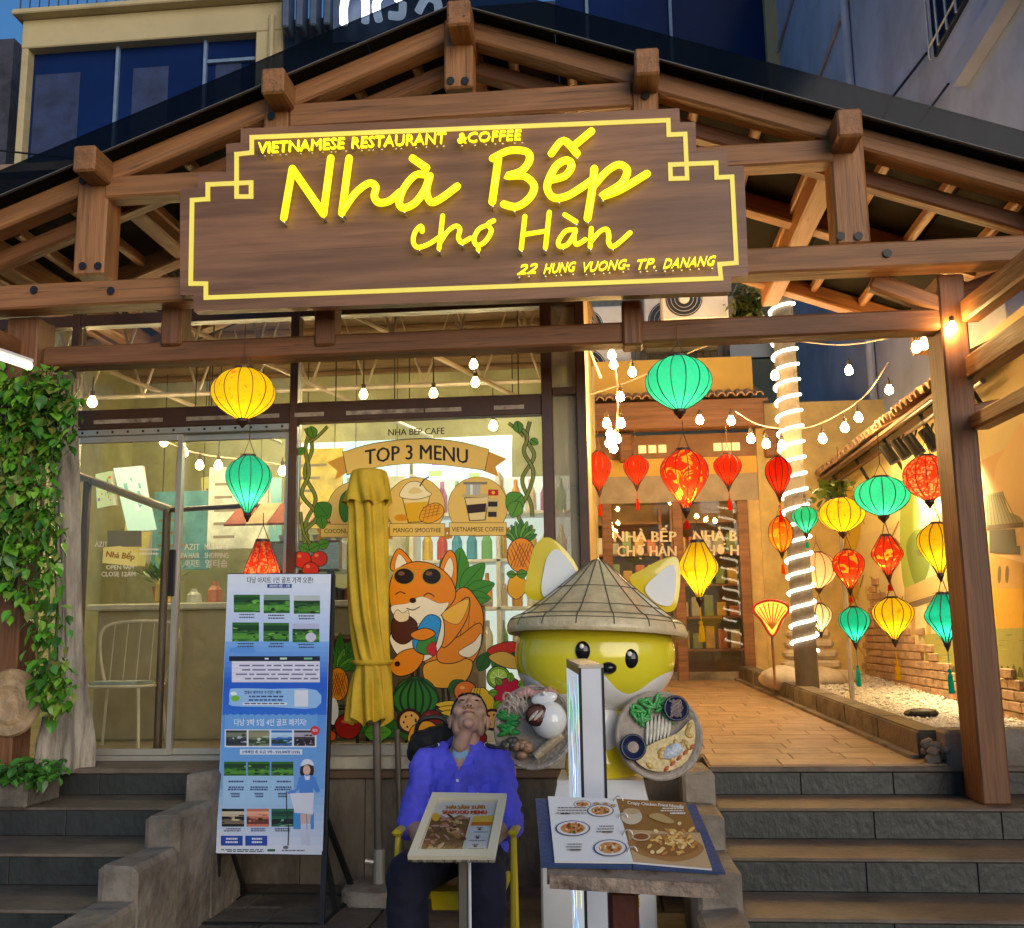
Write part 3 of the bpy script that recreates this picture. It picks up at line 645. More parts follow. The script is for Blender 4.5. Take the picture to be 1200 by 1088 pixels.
# real bricks laid as a ragged triangle at the foot of the mural
m_brick = M('mural_brick', (.46, .28, .15), .75, var=.35, scale=7, bump=.5, bscale=30)
bme = MB().bbox((0, 0, 0), (.03, .205, .062), .005).mesh('brick', m_brick); nb = 0
for r in range(26):
    zc = gz(8)+.0+r*.07
    y = 6.3+(.107 if r % 2 else 0)
    while y < 11.4:
        top = .26 if y < 8.5 else (.26+(y-8.5)*.36 if y < 10.7 else 1.05-(y-10.7)*1.6)
        if r*.07 < top+rnd.uniform(-.12, .10) and nb < 299:
            link('brick', bme, mw_, (XM-.028+rnd.uniform(-.004, .003), y, zc-.05)); nb += 1
        y += .215
settle(mw_, (XM, 9, .9))
# tiled lean-to roof above the mural
ra = thing('tiled_roof', 'narrow clay tiled roof above the mural wall', 'roof')
m_tile = M('clay_tile', (.52, .33, .2), .7, var=.35, scale=6, bump=.4, bscale=24)
ZE = 3.27; XE = 2.36
def half(n=7, r=.062, L=.8):
    mb = MB(); vs = []
    for q in (0, 1):
        for i in range(n+1):
            an = math.pi*i/n; vs.append(((L if q else 0), r*math.cos(an), r*math.sin(an)*1.0))
    for q in (0, 1):
        for i in range(n+1):
            an = math.pi*i/n; vs.append(((L if q else 0), (r-.014)*math.cos(an), (r-.014)*math.sin(an)))
    k = n+1; fs = [(i, i+1, k+i+1, k+i) for i in range(n)]+[(2*k+i, 3*k+i, 3*k+i+1, 2*k+i+1) for i in range(n)]+[(i, 2*k+i, 2*k+i+1, i+1) for i in range(n)]+[(k+i, k+i+1, 3*k+i+1, 3*k+i) for i in range(n)]
    return mb.add(vs, fs)
hm = half().mesh('roof_tile', m_tile); y = 6.9
while y < 12.0:
    link('roof_tile', hm, ra, (XE+rnd.uniform(-.012, .012), y, ZE+.03+rnd.uniform(-.004, .004)), (0, -.42, 0)); y += .135
mb = MB(); mb.prism([(XE+.03, 6.85, ZE), (XE+.80, 6.85, ZE+.345), (XE+.80, 12, ZE+.345), (XE+.03, 12, ZE)], (0, 0, -.03)); mb.build('roof_board', M('roof_board', (.20, .12, .07), .7), ra)
for y in (7.2, 8.3, 9.4, 10.5, 11.6):
    MB().tube([(XE+.1, y, ZE-.02), (XM+.02, y, ZE+.1)], .018, 6).build('bracket', m_black, ra); MB().tube([(XE+.12, y, ZE-.02), (XM+.02, y, ZE-.32)], .016, 6).build('bracket', m_black, ra)
for zz, xq in ((ZE-.03, XE+.06), (ZE-.10, XE+.13)): MB().tube([(xq, 6.9, zz), (xq, 12, zz)], .02, 6).build('eave_pipe', m_brownsteel, ra)
settle(ra, (XE, 9, ZE))
for k, (px, py) in enumerate(((1042, 532), (1056, 526), (1071, 522), (1090, 515))):
    p = PX(px, py, XE+.02); sp = thing('spotlight', ('leftmost', 'second', 'third', 'rightmost')[k]+' of four black tube spotlights under the mural roof', 'spotlight', group='spotlights over the mural')
    d = Vector((.45, -.15, -.85)).normalized(); qt = d.to_track_quat('Z', 'Y').to_matrix().to_4x4()
    MB().lathe([(.0, -.09), (.045, -.09), (.05, .09), (.044, .09), (.04, .06), (0, .06)], 14, M=qt).build('barrel', m_black, sp)
    MB().lathe([(0, 0), (.04, 0), (0, .004)], 14, M=qt @ Matrix.Translation((0, 0, .07))).build('lens', emit('spot_lens', (1, .85, .55), 6), sp)
    MB().tube([(0, 0, .04), (.03, 0, .12)], .008, 5).build('arm', m_black, sp)
    ld = bpy.data.lights.new('spot_lamp', 'SPOT'); ld.energy = 110; ld.spot_size = math.radians(95); ld.spot_blend = .8; ld.color = (1, .8, .45); ld.shadow_soft_size = .05
    lo = bpy.data.objects.new('spot_lamp', ld); COL.objects.link(lo); lo.parent = sp; lo.matrix_local = Matrix.Translation(d*.10) @ (-d).to_track_quat('Z', 'Y').to_matrix().to_4x4()
    sp.location = p
# neighbour on the right: tall grey wall
nb_ = thing('neighbour_building', 'tall blue grey concrete building rising on the right', 'building')
m_nb = M('blue_grey_concrete', (.46, .52, .70), .8, var=.15, scale=.7, bump=.2, bscale=8, dirt=(.30, .34, .46), dirts=.6)
MB().box((3.2, 4.5, 0), (9, 17, 14)).build('wall', m_nb, nb_)
MB().prism([(3.195, 4.5, 6.2), (3.195, 8.6, 6.2), (3.195, 8.6, 6.42), (3.195, 4.5, 6.42)], (-.12, 0, 0)).build('ledge', m_nb, nb_)
wq = [PX(1094, 0, 3.19), PX(1140, 0, 3.19), PX(1140, 20, 3.19), PX(1098, 66, 3.19)]
y1 = PX(1094, 30, 3.19).y; y0 = PX(1142, 10, 3.19).y; z0 = PX(1098, 66, 3.19).z
wn = MB().box((3.17, y0, z0), (3.21, y1, z0+1.6)).build('window', M('dark_window', (.01, .015, .03), .1, bump=0), nb_)
for i in range(5): MB().tube([(3.13, y0+(y1-y0)*i/4, z0-.02), (3.13, y0+(y1-y0)*i/4, z0+1.6)], .012, 5).build('grille_bar', m_white, wn)
for i in range(3): MB().tube([(3.13, y0, z0+.1+i*.5), (3.13, y1, z0+.1+i*.5)], .01, 5).build('grille_bar', m_white, wn)
MB().tube([(3.14, 12.2, 4), (3.14, 12.2, 13)], .05, 8).build('drain_pipe', m_nb, nb_); MB().tube([(3.15, 9.4, 7.0), (3.15, 10.6, 7.2), (3.15, 12.1, 7.1)], .015, 6).build('cable', m_black, nb_); MB().tube([(3.15, 8.9, 6.4), (3.15, 10.0, 6.5), (3.15, 12.1, 6.9)], .012, 6).build('cable', m_black, nb_)
for zz in (7.4, 9.6): MB().bbox((3.15, 4.5, zz+2.0), (3.197, 17, zz+2.06), .01).build('floor_line', m_nb, nb_)
settle(nb_, (3.2, 10, 0))
m_acw = M('ac_white', (.72, .7, .66), .5, var=.06, bump=.03)
def ac(label, px, py, Y, w_=.8, h=.56, side=1, face='front'):
    p = PY(px, py, Y); t = thing('air_conditioner', label, 'air conditioner', group='outdoor air conditioner units')
    MB().bbox((-w_/2, 0, 0), (w_/2, .3, h), .015).build('case', m_acw, t); 
    g_ = MB().lathe([(0, 0), (.0, -.0), (h*.43, 0), (h*.43, .012), (0, .012)], 24, M=Matrix.Rotation(math.pi/2, 4, 'X')).build('fan_grille', m_black, t, (-w_*.16, -.001, h*.5))
    for q in (.35, .27, .19, .11): MB().tube([(q*h*1.15*math.cos(6.283*k/20), -.016, q*h*1.15*math.sin(6.283*k/20)) for k in range(20)], .004, 4, closed=True).build('grille_ring', m_alu, g_)
    MB().lathe([(0, 0), (.05, 0), (.05, .02), (0, .03)], 12, M=Matrix.Rotation(math.pi/2, 4, 'X')).build('hub', m_acw, t, (-w_*.16, -.014, h*.5))
    t.location = p; return t
# neighbour cabinet on the far right wall (white box by the post)
o = thing('wall_cabinet', 'pale electrical cabinet on the right wall above the side beams', 'cabinet'); 
MB().bbox((-.15, -.5, 0), (0, .35, .9), .01).build('case', m_acw, o); MB().bbox((-.158, -.3, .35), (-.15, -.1, .4), .002).build('vent', m_black, o); o.location = (3.19, PX(1160, 380, 3.1).y, PX(1160, 420, 3.1).z)
# ---------------------------------------------------------------- house at the end of the courtyard
YH = 12.0
h = thing('courtyard_house', 'yellow house with glass doors at the end of the courtyard', 'house')
def hz(py): return PY(800, py, YH).z
def hx(px): return PY(px, 640, YH).x
m_gold = M('golden_plaster', (.72, .46, .10), .7, var=.12, scale=1.5, bump=.1)
m_wd = wood('house_timber', (.28, .13, .06), (.06, .03, .02))
fl = fz(12)
MB().box((-.3, YH+.02, hz(462)), (1.72, YH+.3, hz(420))).build('wall', m_gold, h)
MB().box((-.3, YH+.05, hz(556)), (1.72, YH+.3, hz(536))).build('wall', m_gold, h)
MB().box((-.3, YH+.06, hz(536)), (1.72, YH+.3, hz(508))).build('wall', M('house_brown', (.26, .13, .06), .6), h)
MB().box((-.3, YH+.06, hz(588)), (1.72, YH+.25, hz(556))).build('wall', M('house_grey', (.40, .33, .24), .6), h)
beam('beam', (-.3, YH-.1, hz(491)), (1.8, YH-.1, hz(491)), .2, .30, m_wd, h)
for px in (737, 910): MB().bbox((hx(px)-.08, YH-.12, hz(540)), (hx(px)+.08, YH+.04, hz(508)), .02).build('corbel', m_wd, h)
for px in (757, 769, 781, 847, 858, 869): MB().box((hx(px)-.045, YH+.04, hz(529)), (hx(px)+.045, YH+.058, hz(520))).build('pane', emit('lit_small_pane', (1, .7, .25), .7), h)
x = -.3
bm_ = half(6, .05, .5).mesh('roof_tile', m_tile)
while x < 1.85: link('roof_tile', bm_, h, (x, YH-.25, hz(474)+.02), (0, -.35, math.pi/2)); x += .108
MB().prism([(-.3, YH-.2, hz(474)), (1.85, YH-.2, hz(474)), (1.85, YH+.2, hz(464)), (-.3, YH+.2, hz(464))], (0, 0, -.04)).build('awning_board', m_wd, h)
# glass doors with lettering
m_hp = glass('house_glass', (.88, .82, .7), .9, .02, .03)
dz = hz(588)
for px in (712, 795, 872): MB().bbox((hx(px)-.06, YH-.02, fl), (hx(px)+.06, YH+.08, dz), .008).build('door_post', m_wd, h)
MB().bbox((hx(712)+.06, YH, fl), (hx(795)-.06, YH+.05, fl+.10), .005).build('threshold', m_conc, h); MB().bbox((hx(795)+.06, YH, fl), (hx(872)-.06, YH+.05, fl+.10), .005).build('threshold', m_conc, h)
for p0, p1 in ((712, 795), (795, 872)):
    d = MB().box((hx(p0)+.06, YH+.02, fl+.10), (hx(p1)-.06, YH+.03, dz)).build('glass_door', m_hp, h)
cw2 = S(240, 228, 205)
for tx, u_, v_, w2 in (('NHÀ BẾP', 756, 629, 74), ('CHỢ HÀN', 758, 646, 70), ('NHÀ B', 838, 628, 52), ('CHỢ H', 841, 645, 50)):
    a = Art(lambda u, v: PY(u, v, YH-.03), (0, -1, 0)); a.text(tx, u_, v_, 12, cw2, w_=w2, bold=.022); a.build('door_lettering', m_deco, h)
# right part of the house front: ochre wall and dark opening
MB().box((hx(872)+.06, YH+.03, fl), (1.72, YH+.2, dz)).build('wall', M('ochre_wall', (.68, .50, .22), .7, bump=.1), h)
settle(h, (.6, YH, fl))
struct(MB().box((1.72, YH+.01, fl), (3.2, YH+.2, 4.2)).build('courtyard_end_wall', M('end_wall_olive', (.62, .48, .20), .7)))
# room behind those doors
struct(MB().box((-.4, YH+2.2, fl-.2), (1.8, YH+2.3, 4.2)).build('room_back_wall', M('room_back', (.42, .30, .16), .7)))
struct(MB().box((-.4, YH+.3, fl-.2), (1.8, YH+2.2, fl)).build('room_floor', M('room_floor', (.45, .34, .2), .4)))
struct(MB().box((-.4, YH+.3, 3.55), (1.8, YH+2.2, 3.65)).build('room_ceiling', M('room_ceil', (.5, .42, .3), .7)))
struct(MB().box((-.4, YH+.3, fl-.2), (-.3, YH+2.2, 3.6)).build('room_side_wall', M('room_back', (.42, .30, .16), .7)))
struct(MB().box((1.72, YH+.2, fl-.2), (1.82, YH+2.2, 3.6)).build('room_side_wall', M('room_back', (.42, .30, .16), .7)))
for k in range(2):
    sh = thing('shelf_unit', ('left', 'right')[k]+' wooden shelf unit behind the lettered glass doors', 'shelf'); x0 = -.25+k*1.05
    for i in range(5): MB().bbox((x0, YH+1.75, fl+.3+i*.42), (x0+.9, YH+2.15, fl+.33+i*.42), .004).build('board', m_wd, sh)
    for q in (0, .9): MB().bbox((x0+q-.02, YH+1.74, fl), (x0+q+.02, YH+2.16, fl+2.2), .004).build('side', m_wd, sh)
    for i in range(4):
        for j in range(5):
            o = MB().bbox((x0+.06+j*.165, YH+1.8, fl+.332+i*.42), (x0+.18+j*.165, YH+2.0, fl+.332+i*.42+rnd.uniform(.12, .3)), .01).build('package', m_goods[(i*3+j*2+k) % 5]); tag(o, '%s package, %s on the %s board of the %s shelf unit behind the lettered doors' % (('yellow', 'grey', 'red', 'green', 'cream')[(i*3+j*2+k) % 5], ORD[j], ('lowest', 'second', 'third', 'fourth')[i], ('left', 'right')[k]), 'package', 'packages on the shelves')
    settle(sh, (x0+.45, YH+1.95, fl))
for k, (x, yy) in enumerate(((.2, YH+1.0), (1.1, YH+1.1))):
    tl = thing('ceiling_lamp', ('left', 'right')[k]+' round ceiling lamp in the room behind the lettered doors', 'ceiling lamp'); MB().lathe([(.0, 0), (.2, 0), (.22, .05), (0, .06)], 20).build('shade', emit('round_lamp', (1, .76, .4), 14), tl); MB().tube([(0, 0, .06), (0, 0, .3)], .01, 5).build('cord', m_black, tl); tl.location = (x, yy, 3.25)
# plant room of the house above: ac units, ribbed wall
bk = thing('service_wall', 'grey ribbed sheet wall with air conditioners above the house', 'wall')
for i in range(26): MB().bbox((-.4+i*.085, YH+.62, hz(470)), (-.4+i*.085+.08, YH+.66, hz(330)), .01).build('sheet_rib', M('ribbed_sheet', (.26, .23, .19), .6), bk)
settle(bk, (.6, YH+.65, hz(470)))
ac('air conditioner behind the round green lantern', 800, 405, YH+.25, .9, .62); ac('air conditioner at the left above the hanging bulbs', 700, 460, YH+.25, .85, .6); ac('air conditioner stacked above the left one', 700, 405, YH+.25, .85, .5)
ac('upper air conditioner just under the sign, beside the hanging leaves', 815, 374, 9.4, .62, .40)
o = MB().box((0, 0, 0), (.62, .1, .35)).build('window', M('dark_window', (.01, .015, .03), .1, bump=0), None, PY(856, 420, YH+.2)); tag(o, 'small dark window above the yellow house band', 'window')
# pillar wound with rope light
pl = thing('rope_light_pillar', 'slim pillar wound with glowing white rope light', 'pillar')
p0 = PY(944, 760, 9.3); p1 = PY(914, 330, 9.3); p0.z = fz(9.3)
MB().tube([p0, p1], [.10, .095], 14).build('pillar', M('pillar_grey', (.12, .10, .08), .8), pl)
ax = (p1-p0); pts = []; n = 0
u = Vector((1, 0, 0)); vv = Vector((0, 1, 0))
for i in range(23*20+1):
    f = .12+.86*i/(23*20); an = 2*math.pi*i/20; pts.append(p0+ax*f+(u*math.cos(an)+vv*math.sin(an))*.112)
MB().tube(pts, .0135, 6).build('rope_light', emit('rope_light', (1, .90, .66), 7), pl)
settle(pl, p0)
# ================================================================== FAR BUILDINGS
def Bx(px, Y, py=100): return PY(px, py, Y).x
def Bz(py, Y, px=200): return PY(px, py, Y).z
m_yel = M('yellow_facade', (.52, .43, .24), .8, var=.15, scale=.5, bump=.1, dirt=(.32, .27, .16), dirts=.5)
m_navy = M('navy_glass', (.006, .018, .085), .25, var=.3, scale=.4, bump=0, spec=.15)
YB = 17.0
b = thing('apartment_building', 'pale yellow building with dark blue glass behind the wooden gable', 'building')
x0, x1 = Bx(22, YB), Bx(928, YB, 60)
MB().box((x0, YB+.3, 0), (x1, YB+6, 13)).build('wall', m_yel, b)
def win(pxa, pxb, pya, pyb, mull=()):
    a, c = Bx(pxa, YB), Bx(pxb, YB); zt, zb = Bz(pya, YB, pxa), Bz(pyb, YB, pxa)
    w_ = MB().box((a, YB+.22, zb), (c, YB+.29, zt)).build('window', m_navy, b)
    mf = M('blue_frame', (.16, .24, .36), .5)
    for p in mull: MB().bbox((Bx(p, YB)-.03, YB+.14, zb), (Bx(p, YB)+.03, YB+.22, zt), .005).build('mullion', mf, w_)
    MB().bbox((a, YB+.14, zt-.06), (c, YB+.22, zt), .005).build('rail', mf, w_)
    return w_
wa = win(30, 298, 45, 420, (131, 235)); MB().bbox((Bx(238, YB), YB+.14, Bz(72, YB)), (Bx(298, YB), YB+.22, Bz(68, YB)), .005).build('rail', M('blue_frame', (.16, .24, .36), .5), wa)
win(652, 902, -60, 320, (690, 790))
# facade frame proud of the glass
for pa, pb in ((22, 30), (298, 330), (902, 928)): MB().bbox((Bx(pa, YB), YB, 0), (Bx(pb, YB), YB+.32, 13), .02).build('pier', m_yel, b)
MB().bbox((x0, YB-.02, Bz(45, YB)), (Bx(330, YB), YB+.3, Bz(12, YB)), .02).build('band', m_yel, b)
MB().bbox((x0-.1, YB-.25, Bz(12, YB)), (Bx(330, YB), YB+.3, Bz(6, YB)), .02).build('balcony_slab', m_yel, b)
for i in range(20): MB().tube([(x0+.05+i*.19, YB-.2, Bz(6, YB)), (x0+.05+i*.19, YB-.2, Bz(6, YB)+.9)], .014, 5).build('baluster', m_black, b)
MB().tube([(x0, YB-.2, Bz(6, YB)+.9), (Bx(330, YB), YB-.2, Bz(6, YB)+.9)], .02, 6).build('handrail', m_black, b)
MB().box((Bx(330, YB), YB+.1, 0), (Bx(652, YB), YB+.29, 13)).build('dark_bay', M('dark_bay', (.012, .02, .05), .5), b)
for i in range(5): MB().bbox((Bx(338+i*16, YB), YB-.5, Bz(60, YB)), (Bx(346+i*16, YB), YB-.1, Bz(-60, YB)), .03).build('duct', M('blue_duct', (.07, .10, .16), .5), b)
for px, w2 in ((60, .9), (170, .7), (262, .5)): MB().box((Bx(px, YB)-w2/2, YB+.205, Bz(300, YB)), (Bx(px, YB)+w2/2, YB+.219, Bz(70, YB))).build('blind', M('dim_blind', (.02, .035, .10), .7, var=.4, scale=3), b)
MB().tube([(Bx(318, YB), YB-.06, 0), (Bx(318, YB), YB-.06, 13)], .06, 8).build('drain_pipe', m_yel, b)
for k in range(3): MB().tube(smooth([(x0-1, YB-1.5-k*.2, 9.4+k*.3), ((x0+x1)/2, YB-1.5, 8.6+k*.25), (x1+2, YB-1.5, 9.6+k*.3)], 8), .018, 5).build('cable', m_black, b)
settle(b, ((x0+x1)/2, YB, 0))
# lit rooftop sign: rounded white letters whose tops leave the picture
rs = thing('roof_sign', 'white glowing letter sign above the gable, tops out of view', 'sign')
YS = 14.0; m_wl = emit('white_letter', (.85, .92, 1), 2.2)
def sl(pts, w_=11):
    q = [PY(u, v, YS) for u, v in smooth(pts, 8)]; MB().tube(q, w_*YS/1200/2, 8).build('letter', m_wl, rs)
sl([(403, 28), (403, 8), (409, -12), (421, -14), (428, 0), (428, 26)]); sl([(444, 24), (441, 5), (450, -10), (463, -12), (467, 0)]); sl([(456, 18), (470, 18), (472, 4)]); sl([(490, 14), (500, -2), (512, 2), (514, 16)])
MB().box((PY(385, 30, YS).x, YS+.25, PY(385, 40, YS).z), (PY(540, 30, YS).x, YS+.3, PY(385, -40, YS).z)).build('backing', M('sign_backing', (.05, .07, .12), .4), rs)
settle(rs, PY(455, 40, YS))
# dark neighbour at the far left edge
o = thing('dark_building', 'dark building at the far left edge', 'building')
MB().box((-18, 18, 0), (Bx(13, 18), 24, Bz(46, 18, 5))).build('wall', M('dark_wall', (.05, .055, .08), .8, dirt=(.02, .02, .03)), o)
for i in range(4): MB().box((-13.0, 17.97, 2+i*1.8), (-11.2, 17.99, 3+i*1.8)).build('window', m_navy, o)
settle(o, (-15, 20, 0))
# ================================================================== TIMBER GATE CANOPY
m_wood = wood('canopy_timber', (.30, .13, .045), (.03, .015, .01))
m_wood2 = wood('canopy_timber_dark', (.18, .07, .024), (.03, .014, .01))  # darker copy of the timber: part own red-brown, part shade put into the colour
cn = thing('timber_canopy', 'brown timber gable canopy on posts over the shop entrance', 'canopy')
YF = 5.5
def q(px, py, Y=YF): return PY(px, py, Y)
def hline(pa, pb, Y, xa=None, xb=None):
    a, b = q(*pa, Y), q(*pb, Y); z = (a.z+b.z)/2; return Vector((a.x if xa is None else xa, Y+.07, z)), Vector((b.x if xb is None else xb, Y+.07, z))
a, b = hline((-60, 345), (1260, 296), YF); ZB = a.z
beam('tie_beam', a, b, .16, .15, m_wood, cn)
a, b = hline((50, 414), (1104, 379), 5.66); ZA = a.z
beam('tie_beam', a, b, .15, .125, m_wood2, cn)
# rafters (front pair, second pair behind)
RL0, RL1 = q(519, 36), q(-80, 281); RR0, RR1 = q(554, 32), q(1290, 244)
ridge = Vector(((RL0.x+RR0.x)/2, YF, (RL0.z+RR0.z)/2+.02))
sl_ = ((RL0.z-RL1.z)/(RL0.x-RL1.x)+(RR0.z-RR1.z)/(RR1.x-RR0.x))/2
def rz_(x): return ridge.z-abs(x-ridge.x)*sl_
XLe, XRe = RL1.x, RR1.x
for k, yy in enumerate((YF+.07, 6.75, 8.0)):
    for xe in (XLe, XRe):
        s = -1 if xe < ridge.x else 1
        beam('rafter', (ridge.x+s*.06, yy, rz_(ridge.x+.06)-.0), (xe, yy, rz_(xe)), .14, .125, m_wood, cn)
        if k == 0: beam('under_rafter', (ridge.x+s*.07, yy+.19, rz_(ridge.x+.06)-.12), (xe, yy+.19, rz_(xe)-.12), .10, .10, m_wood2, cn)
# posts and struts of the truss
def vpost(px0, px1, pyt, pyb, Y, d, name='strut', m=m_wood):
    a, b = q(px0, (pyt+pyb)/2, Y).x, q(px1, (pyt+pyb)/2, Y).x; zt, zb = q(px0, pyt, Y).z, q(px0, pyb, Y).z
    return beam(name, ((a+b)/2, Y+d/2, zb), ((a+b)/2, Y+d/2, zt), d, b-a, m, cn, up=(1, 0, 0))
vpost(520, 554, 22, 104, YF-.012, .15, 'king_post'); vpost(88, 124, 196, 323, YF-.012, .19); vpost(976, 1016, 152, 287, YF-.012, .19)
vpost(308, 338, 112, 190, YF-.004, .12); vpost(741, 772, 92, 170, YF-.004, .12)
a, b = hline((338, 132), (741, 112), YF-.02); beam('collar_beam', a, b, .13, .155, m_wood, cn)
a, b = hline((122, 217), (270, 213), YF-.02); beam('collar_beam', a, b, .14, .135, m_wood, cn)
a, b = hline((800, 183), (977, 178), YF-.02); beam('collar_beam', a, b, .14, .135, m_wood, cn)
for px in (200, 380, 741): vpost(px-12, px+12, 352, 405, 5.63, .16, 'short_post', m_wood2)
# purlins whose ends show in front
for px, py in ((537, 14), (319, 94), (758, 71), (98, 185), (996, 143), (-70, 258), (1270, 224)):
    p = q(px, py, 5.28); x = p.x*5.5/5.28; z = rz_(x)+.10
    beam('purlin', (p.x, 5.28, p.z), (p.x, 8.2, p.z), .135, .16, m_wood, cn)
# thin battens under the roof sheet
for s, xe in ((-1, XLe), (1, XRe)):
    x = ridge.x+s*.3
    while abs(x-ridge.x) < abs(xe-ridge.x):
        beam('batten', (x, 5.72, rz_(x)+.03), (x, 8.2, rz_(x)+.03), .055, .075, m_wood, cn); x += s*.36
# roof sheet: dark translucent panels and glossy fascia
m_roof = M('roof_sheet', (.016, .014, .011), .8, var=.3, scale=3, bump=.15, spec=.05)
m_fas = glass('fascia_sheet', (.26, .29, .33), .35, .08, .12, (.02, .025, .03))
for s, xe in ((-1, XLe), (1, XRe)):
    n = 6; w_ = abs(xe-ridge.x)/n
    for i in range(n):
        xa = ridge.x+s*w_*i; xb = ridge.x+s*(w_*(i+1)-.008)
        MB().prism([(xa, 5.42, rz_(xa)+.075), (xb, 5.42, rz_(xb)+.075), (xb, 8.4, rz_(xb)+.075), (xa, 8.4, rz_(xa)+.075)], (0, 0, .02)).build('roof_panel', m_roof, cn)
    MB().prism([(ridge.x, 5.395, rz_(ridge.x)+.065), (xe, 5.395, rz_(xe)+.065), (xe, 5.395, rz_(xe)+.24), (ridge.x, 5.395, rz_(ridge.x)+.24)], (0, .02, 0)).build('fascia', m_fas, cn)
    beam('fascia_trim', (ridge.x, 5.385, rz_(ridge.x)+.065), (xe, 5.385, rz_(xe)+.065), .02, .008, M('trim_grey', (.10, .10, .10), .5), cn, .002)
# main posts
pr = q(1138, 400, 5.6)
XP = 1.915
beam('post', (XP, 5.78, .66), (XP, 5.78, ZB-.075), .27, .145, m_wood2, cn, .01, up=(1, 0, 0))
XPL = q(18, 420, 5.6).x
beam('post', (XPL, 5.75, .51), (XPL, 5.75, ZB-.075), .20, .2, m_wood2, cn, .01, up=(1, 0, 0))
beam('knee_brace', (XP-.05, 5.70, ZA+.08), (XP-.42, 5.70, ZB-.08), .09, .1, m_wood, cn)
# side frame running towards the street on the right
for (ya, yb, hh) in ((367, 318, .13), (437, 392, .13), (503, 469, .09)):
    a = PX(1128, ya, XP+.06); b = PX(1200, yb, XP+.06); z = (a.z+b.z)/2; beam('side_beam', (XP+.06+.03, 5.66, a.z), (XP+.09, 3.9, b.z+(b.z-a.z)*.2), .10, hh, m_wood, cn)
beam('side_beam', (XP+.09, 5.9, ZA+.2), (3.1, 5.9, ZA+.55), .10, .1, m_wood, cn); beam('side_beam', (XP+.09, 5.94, 2.75), (3.1, 5.94, 2.95), .08, .09, m_wood, cn)
beam('side_beam', (XPL-.05, 5.66, ZA+.05), (XPL-.05, 4.2, ZA+.05), .1, .13, m_wood2, cn)
bolt_me = MB().lathe([(0, -.012), (.014, -.010), (.014, .002), (.024, .002), (.024, .006), (0, .006)], 10, M=Matrix.Rotation(math.pi/2, 4, 'X')).mesh('bolt', m_black)
for px, py in ((97, 312), (115, 312), (985, 277), (1006, 277), (528, 95), (545, 95), (97, 212), (1004, 160), (318, 136), (757, 112), (130, 341), (1040, 297), (40, 340)): link('bolt', bolt_me, cn, PY(px, py, YF-.018))
settle(cn, (ridge.x, 5.6, GZ))
# ------------------------------------------------------------------ sign board with glowing letters
sb = thing('restaurant_sign', 'carved brown wooden signboard with glowing yellow Nhà Bếp chợ Hàn lettering', 'sign')
YSG = 5.37
def Z3(pts): return [(200+u/3.529, 120+v/3.529) for u, v in pts]
def Z4(pts): return [(540+u/3.529, 120+v/3.529) for u, v in pts]
L_ = [(282, 151), (282, 167), (265, 169), (265, 202), (232, 204), (232, 220.5), (211, 221.5), (211, 346), (227, 346), (227, 365)]
R_ = [(857, 342), (857, 325), (877, 323), (872, 194), (853, 195), (852, 176), (816, 177), (815, 143), (797, 143.5), (796, 127)]
out = [PY(u, v, YSG) for u, v in L_+R_]
# square the outline up: same height for paired steps
MB().prism(out, (0, .07, 0)).build('board', wood('sign_wood', (.25, .12, .06), (.12, .05, .025), .42, .3, .12), sb)
for k in range(1, 5):
    f = k/5; 
m_line = M('border_yellow', (.80, .66, .12), .45, var=.05, bump=0, emis=(.9, .75, .1), es=.25)
def strip(pts, name='border_line', w_=5.2):
    a = Art(lambda u, v: PY(u, v, YSG), (0, -1, 0), .004)
    h_ = w_/2
    P = pts; n = len(P)
    mb = MB()
    for i in range(n-1):
        (u0, v0), (u1, v1) = P[i], P[i+1]; d = math.hypot(u1-u0, v1-v0); ex = ((u1-u0)/d*h_, (v1-v0)/d*h_); nx = (-ex[1], ex[0])
        c = [(u0-ex[0]+nx[0], v0-ex[1]+nx[1]), (u1+ex[0]+nx[0], v1+ex[1]+nx[1]), (u1+ex[0]-nx[0], v1+ex[1]-nx[1]), (u0-ex[0]-nx[0], v0-ex[1]-nx[1])]
        mb.prism([PY(u, v, YSG-.006-.0004*(i % 2)) for u, v in c], (0, .005, 0))
    mb.build(name, m_line, sb)
lt = Z3([(335, 145), (335, 208), (272, 215), (272, 390), (332, 390), (332, 332), (153, 340), (153, 400), (88, 405), (82, 750), (145, 750), (145, 808)])
rt = Z4([(1076, 728), (1070, 670), (1140, 664), (1122, 308), (1058, 311), (1056, 250), (866, 258), (868, 316), (936, 314), (928, 131), (860, 134), (858, 74)])
strip(lt+rt+[lt[0]])
m_let = emit('neon_yellow', (1.0, .85, .012), .95)
m_stud = M('standoff', (.7, .62, .5), .25, metal=.6, bump=0)
def letter(strokes, w_, dy=.055):
    """strokes in photo pixels; one letter = one part, flattened acrylic strokes with standoff studs"""
    mb = MB(); mb.smooth = True; low = []
    for s in strokes:
        s = smooth(s, 5) if len(s) > 2 else s
        P = [PY(u, v, YSG-dy) for u, v in s]; r = w_/2*YSG/1200
        e0 = P[0]; mb.tube(P, r, 8); mb.ell(P[0], r, 8, 6); mb.ell(P[-1], r, 8, 6)
        low.append(min(P, key=lambda p: p.z)-Vector((0, 0, r*1.15)))
    for i, v in enumerate(mb.v): mb.v[i] = (v[0], YSG-dy+(v[1]-YSG+dy)*.75, v[2])
    o = mb.build('letter', m_let, sb)
    for p in low: MB().lathe([(.0, -.012), (.007, -.01), (.007, .045), (0, .045)], 8, M=Matrix.Translation((p.x, YSG-dy+.01, p.z)) @ Matrix.Rotation(-math.pi/2, 4, 'X')).build('standoff', m_stud, o)
    return o
W1 = 9.8
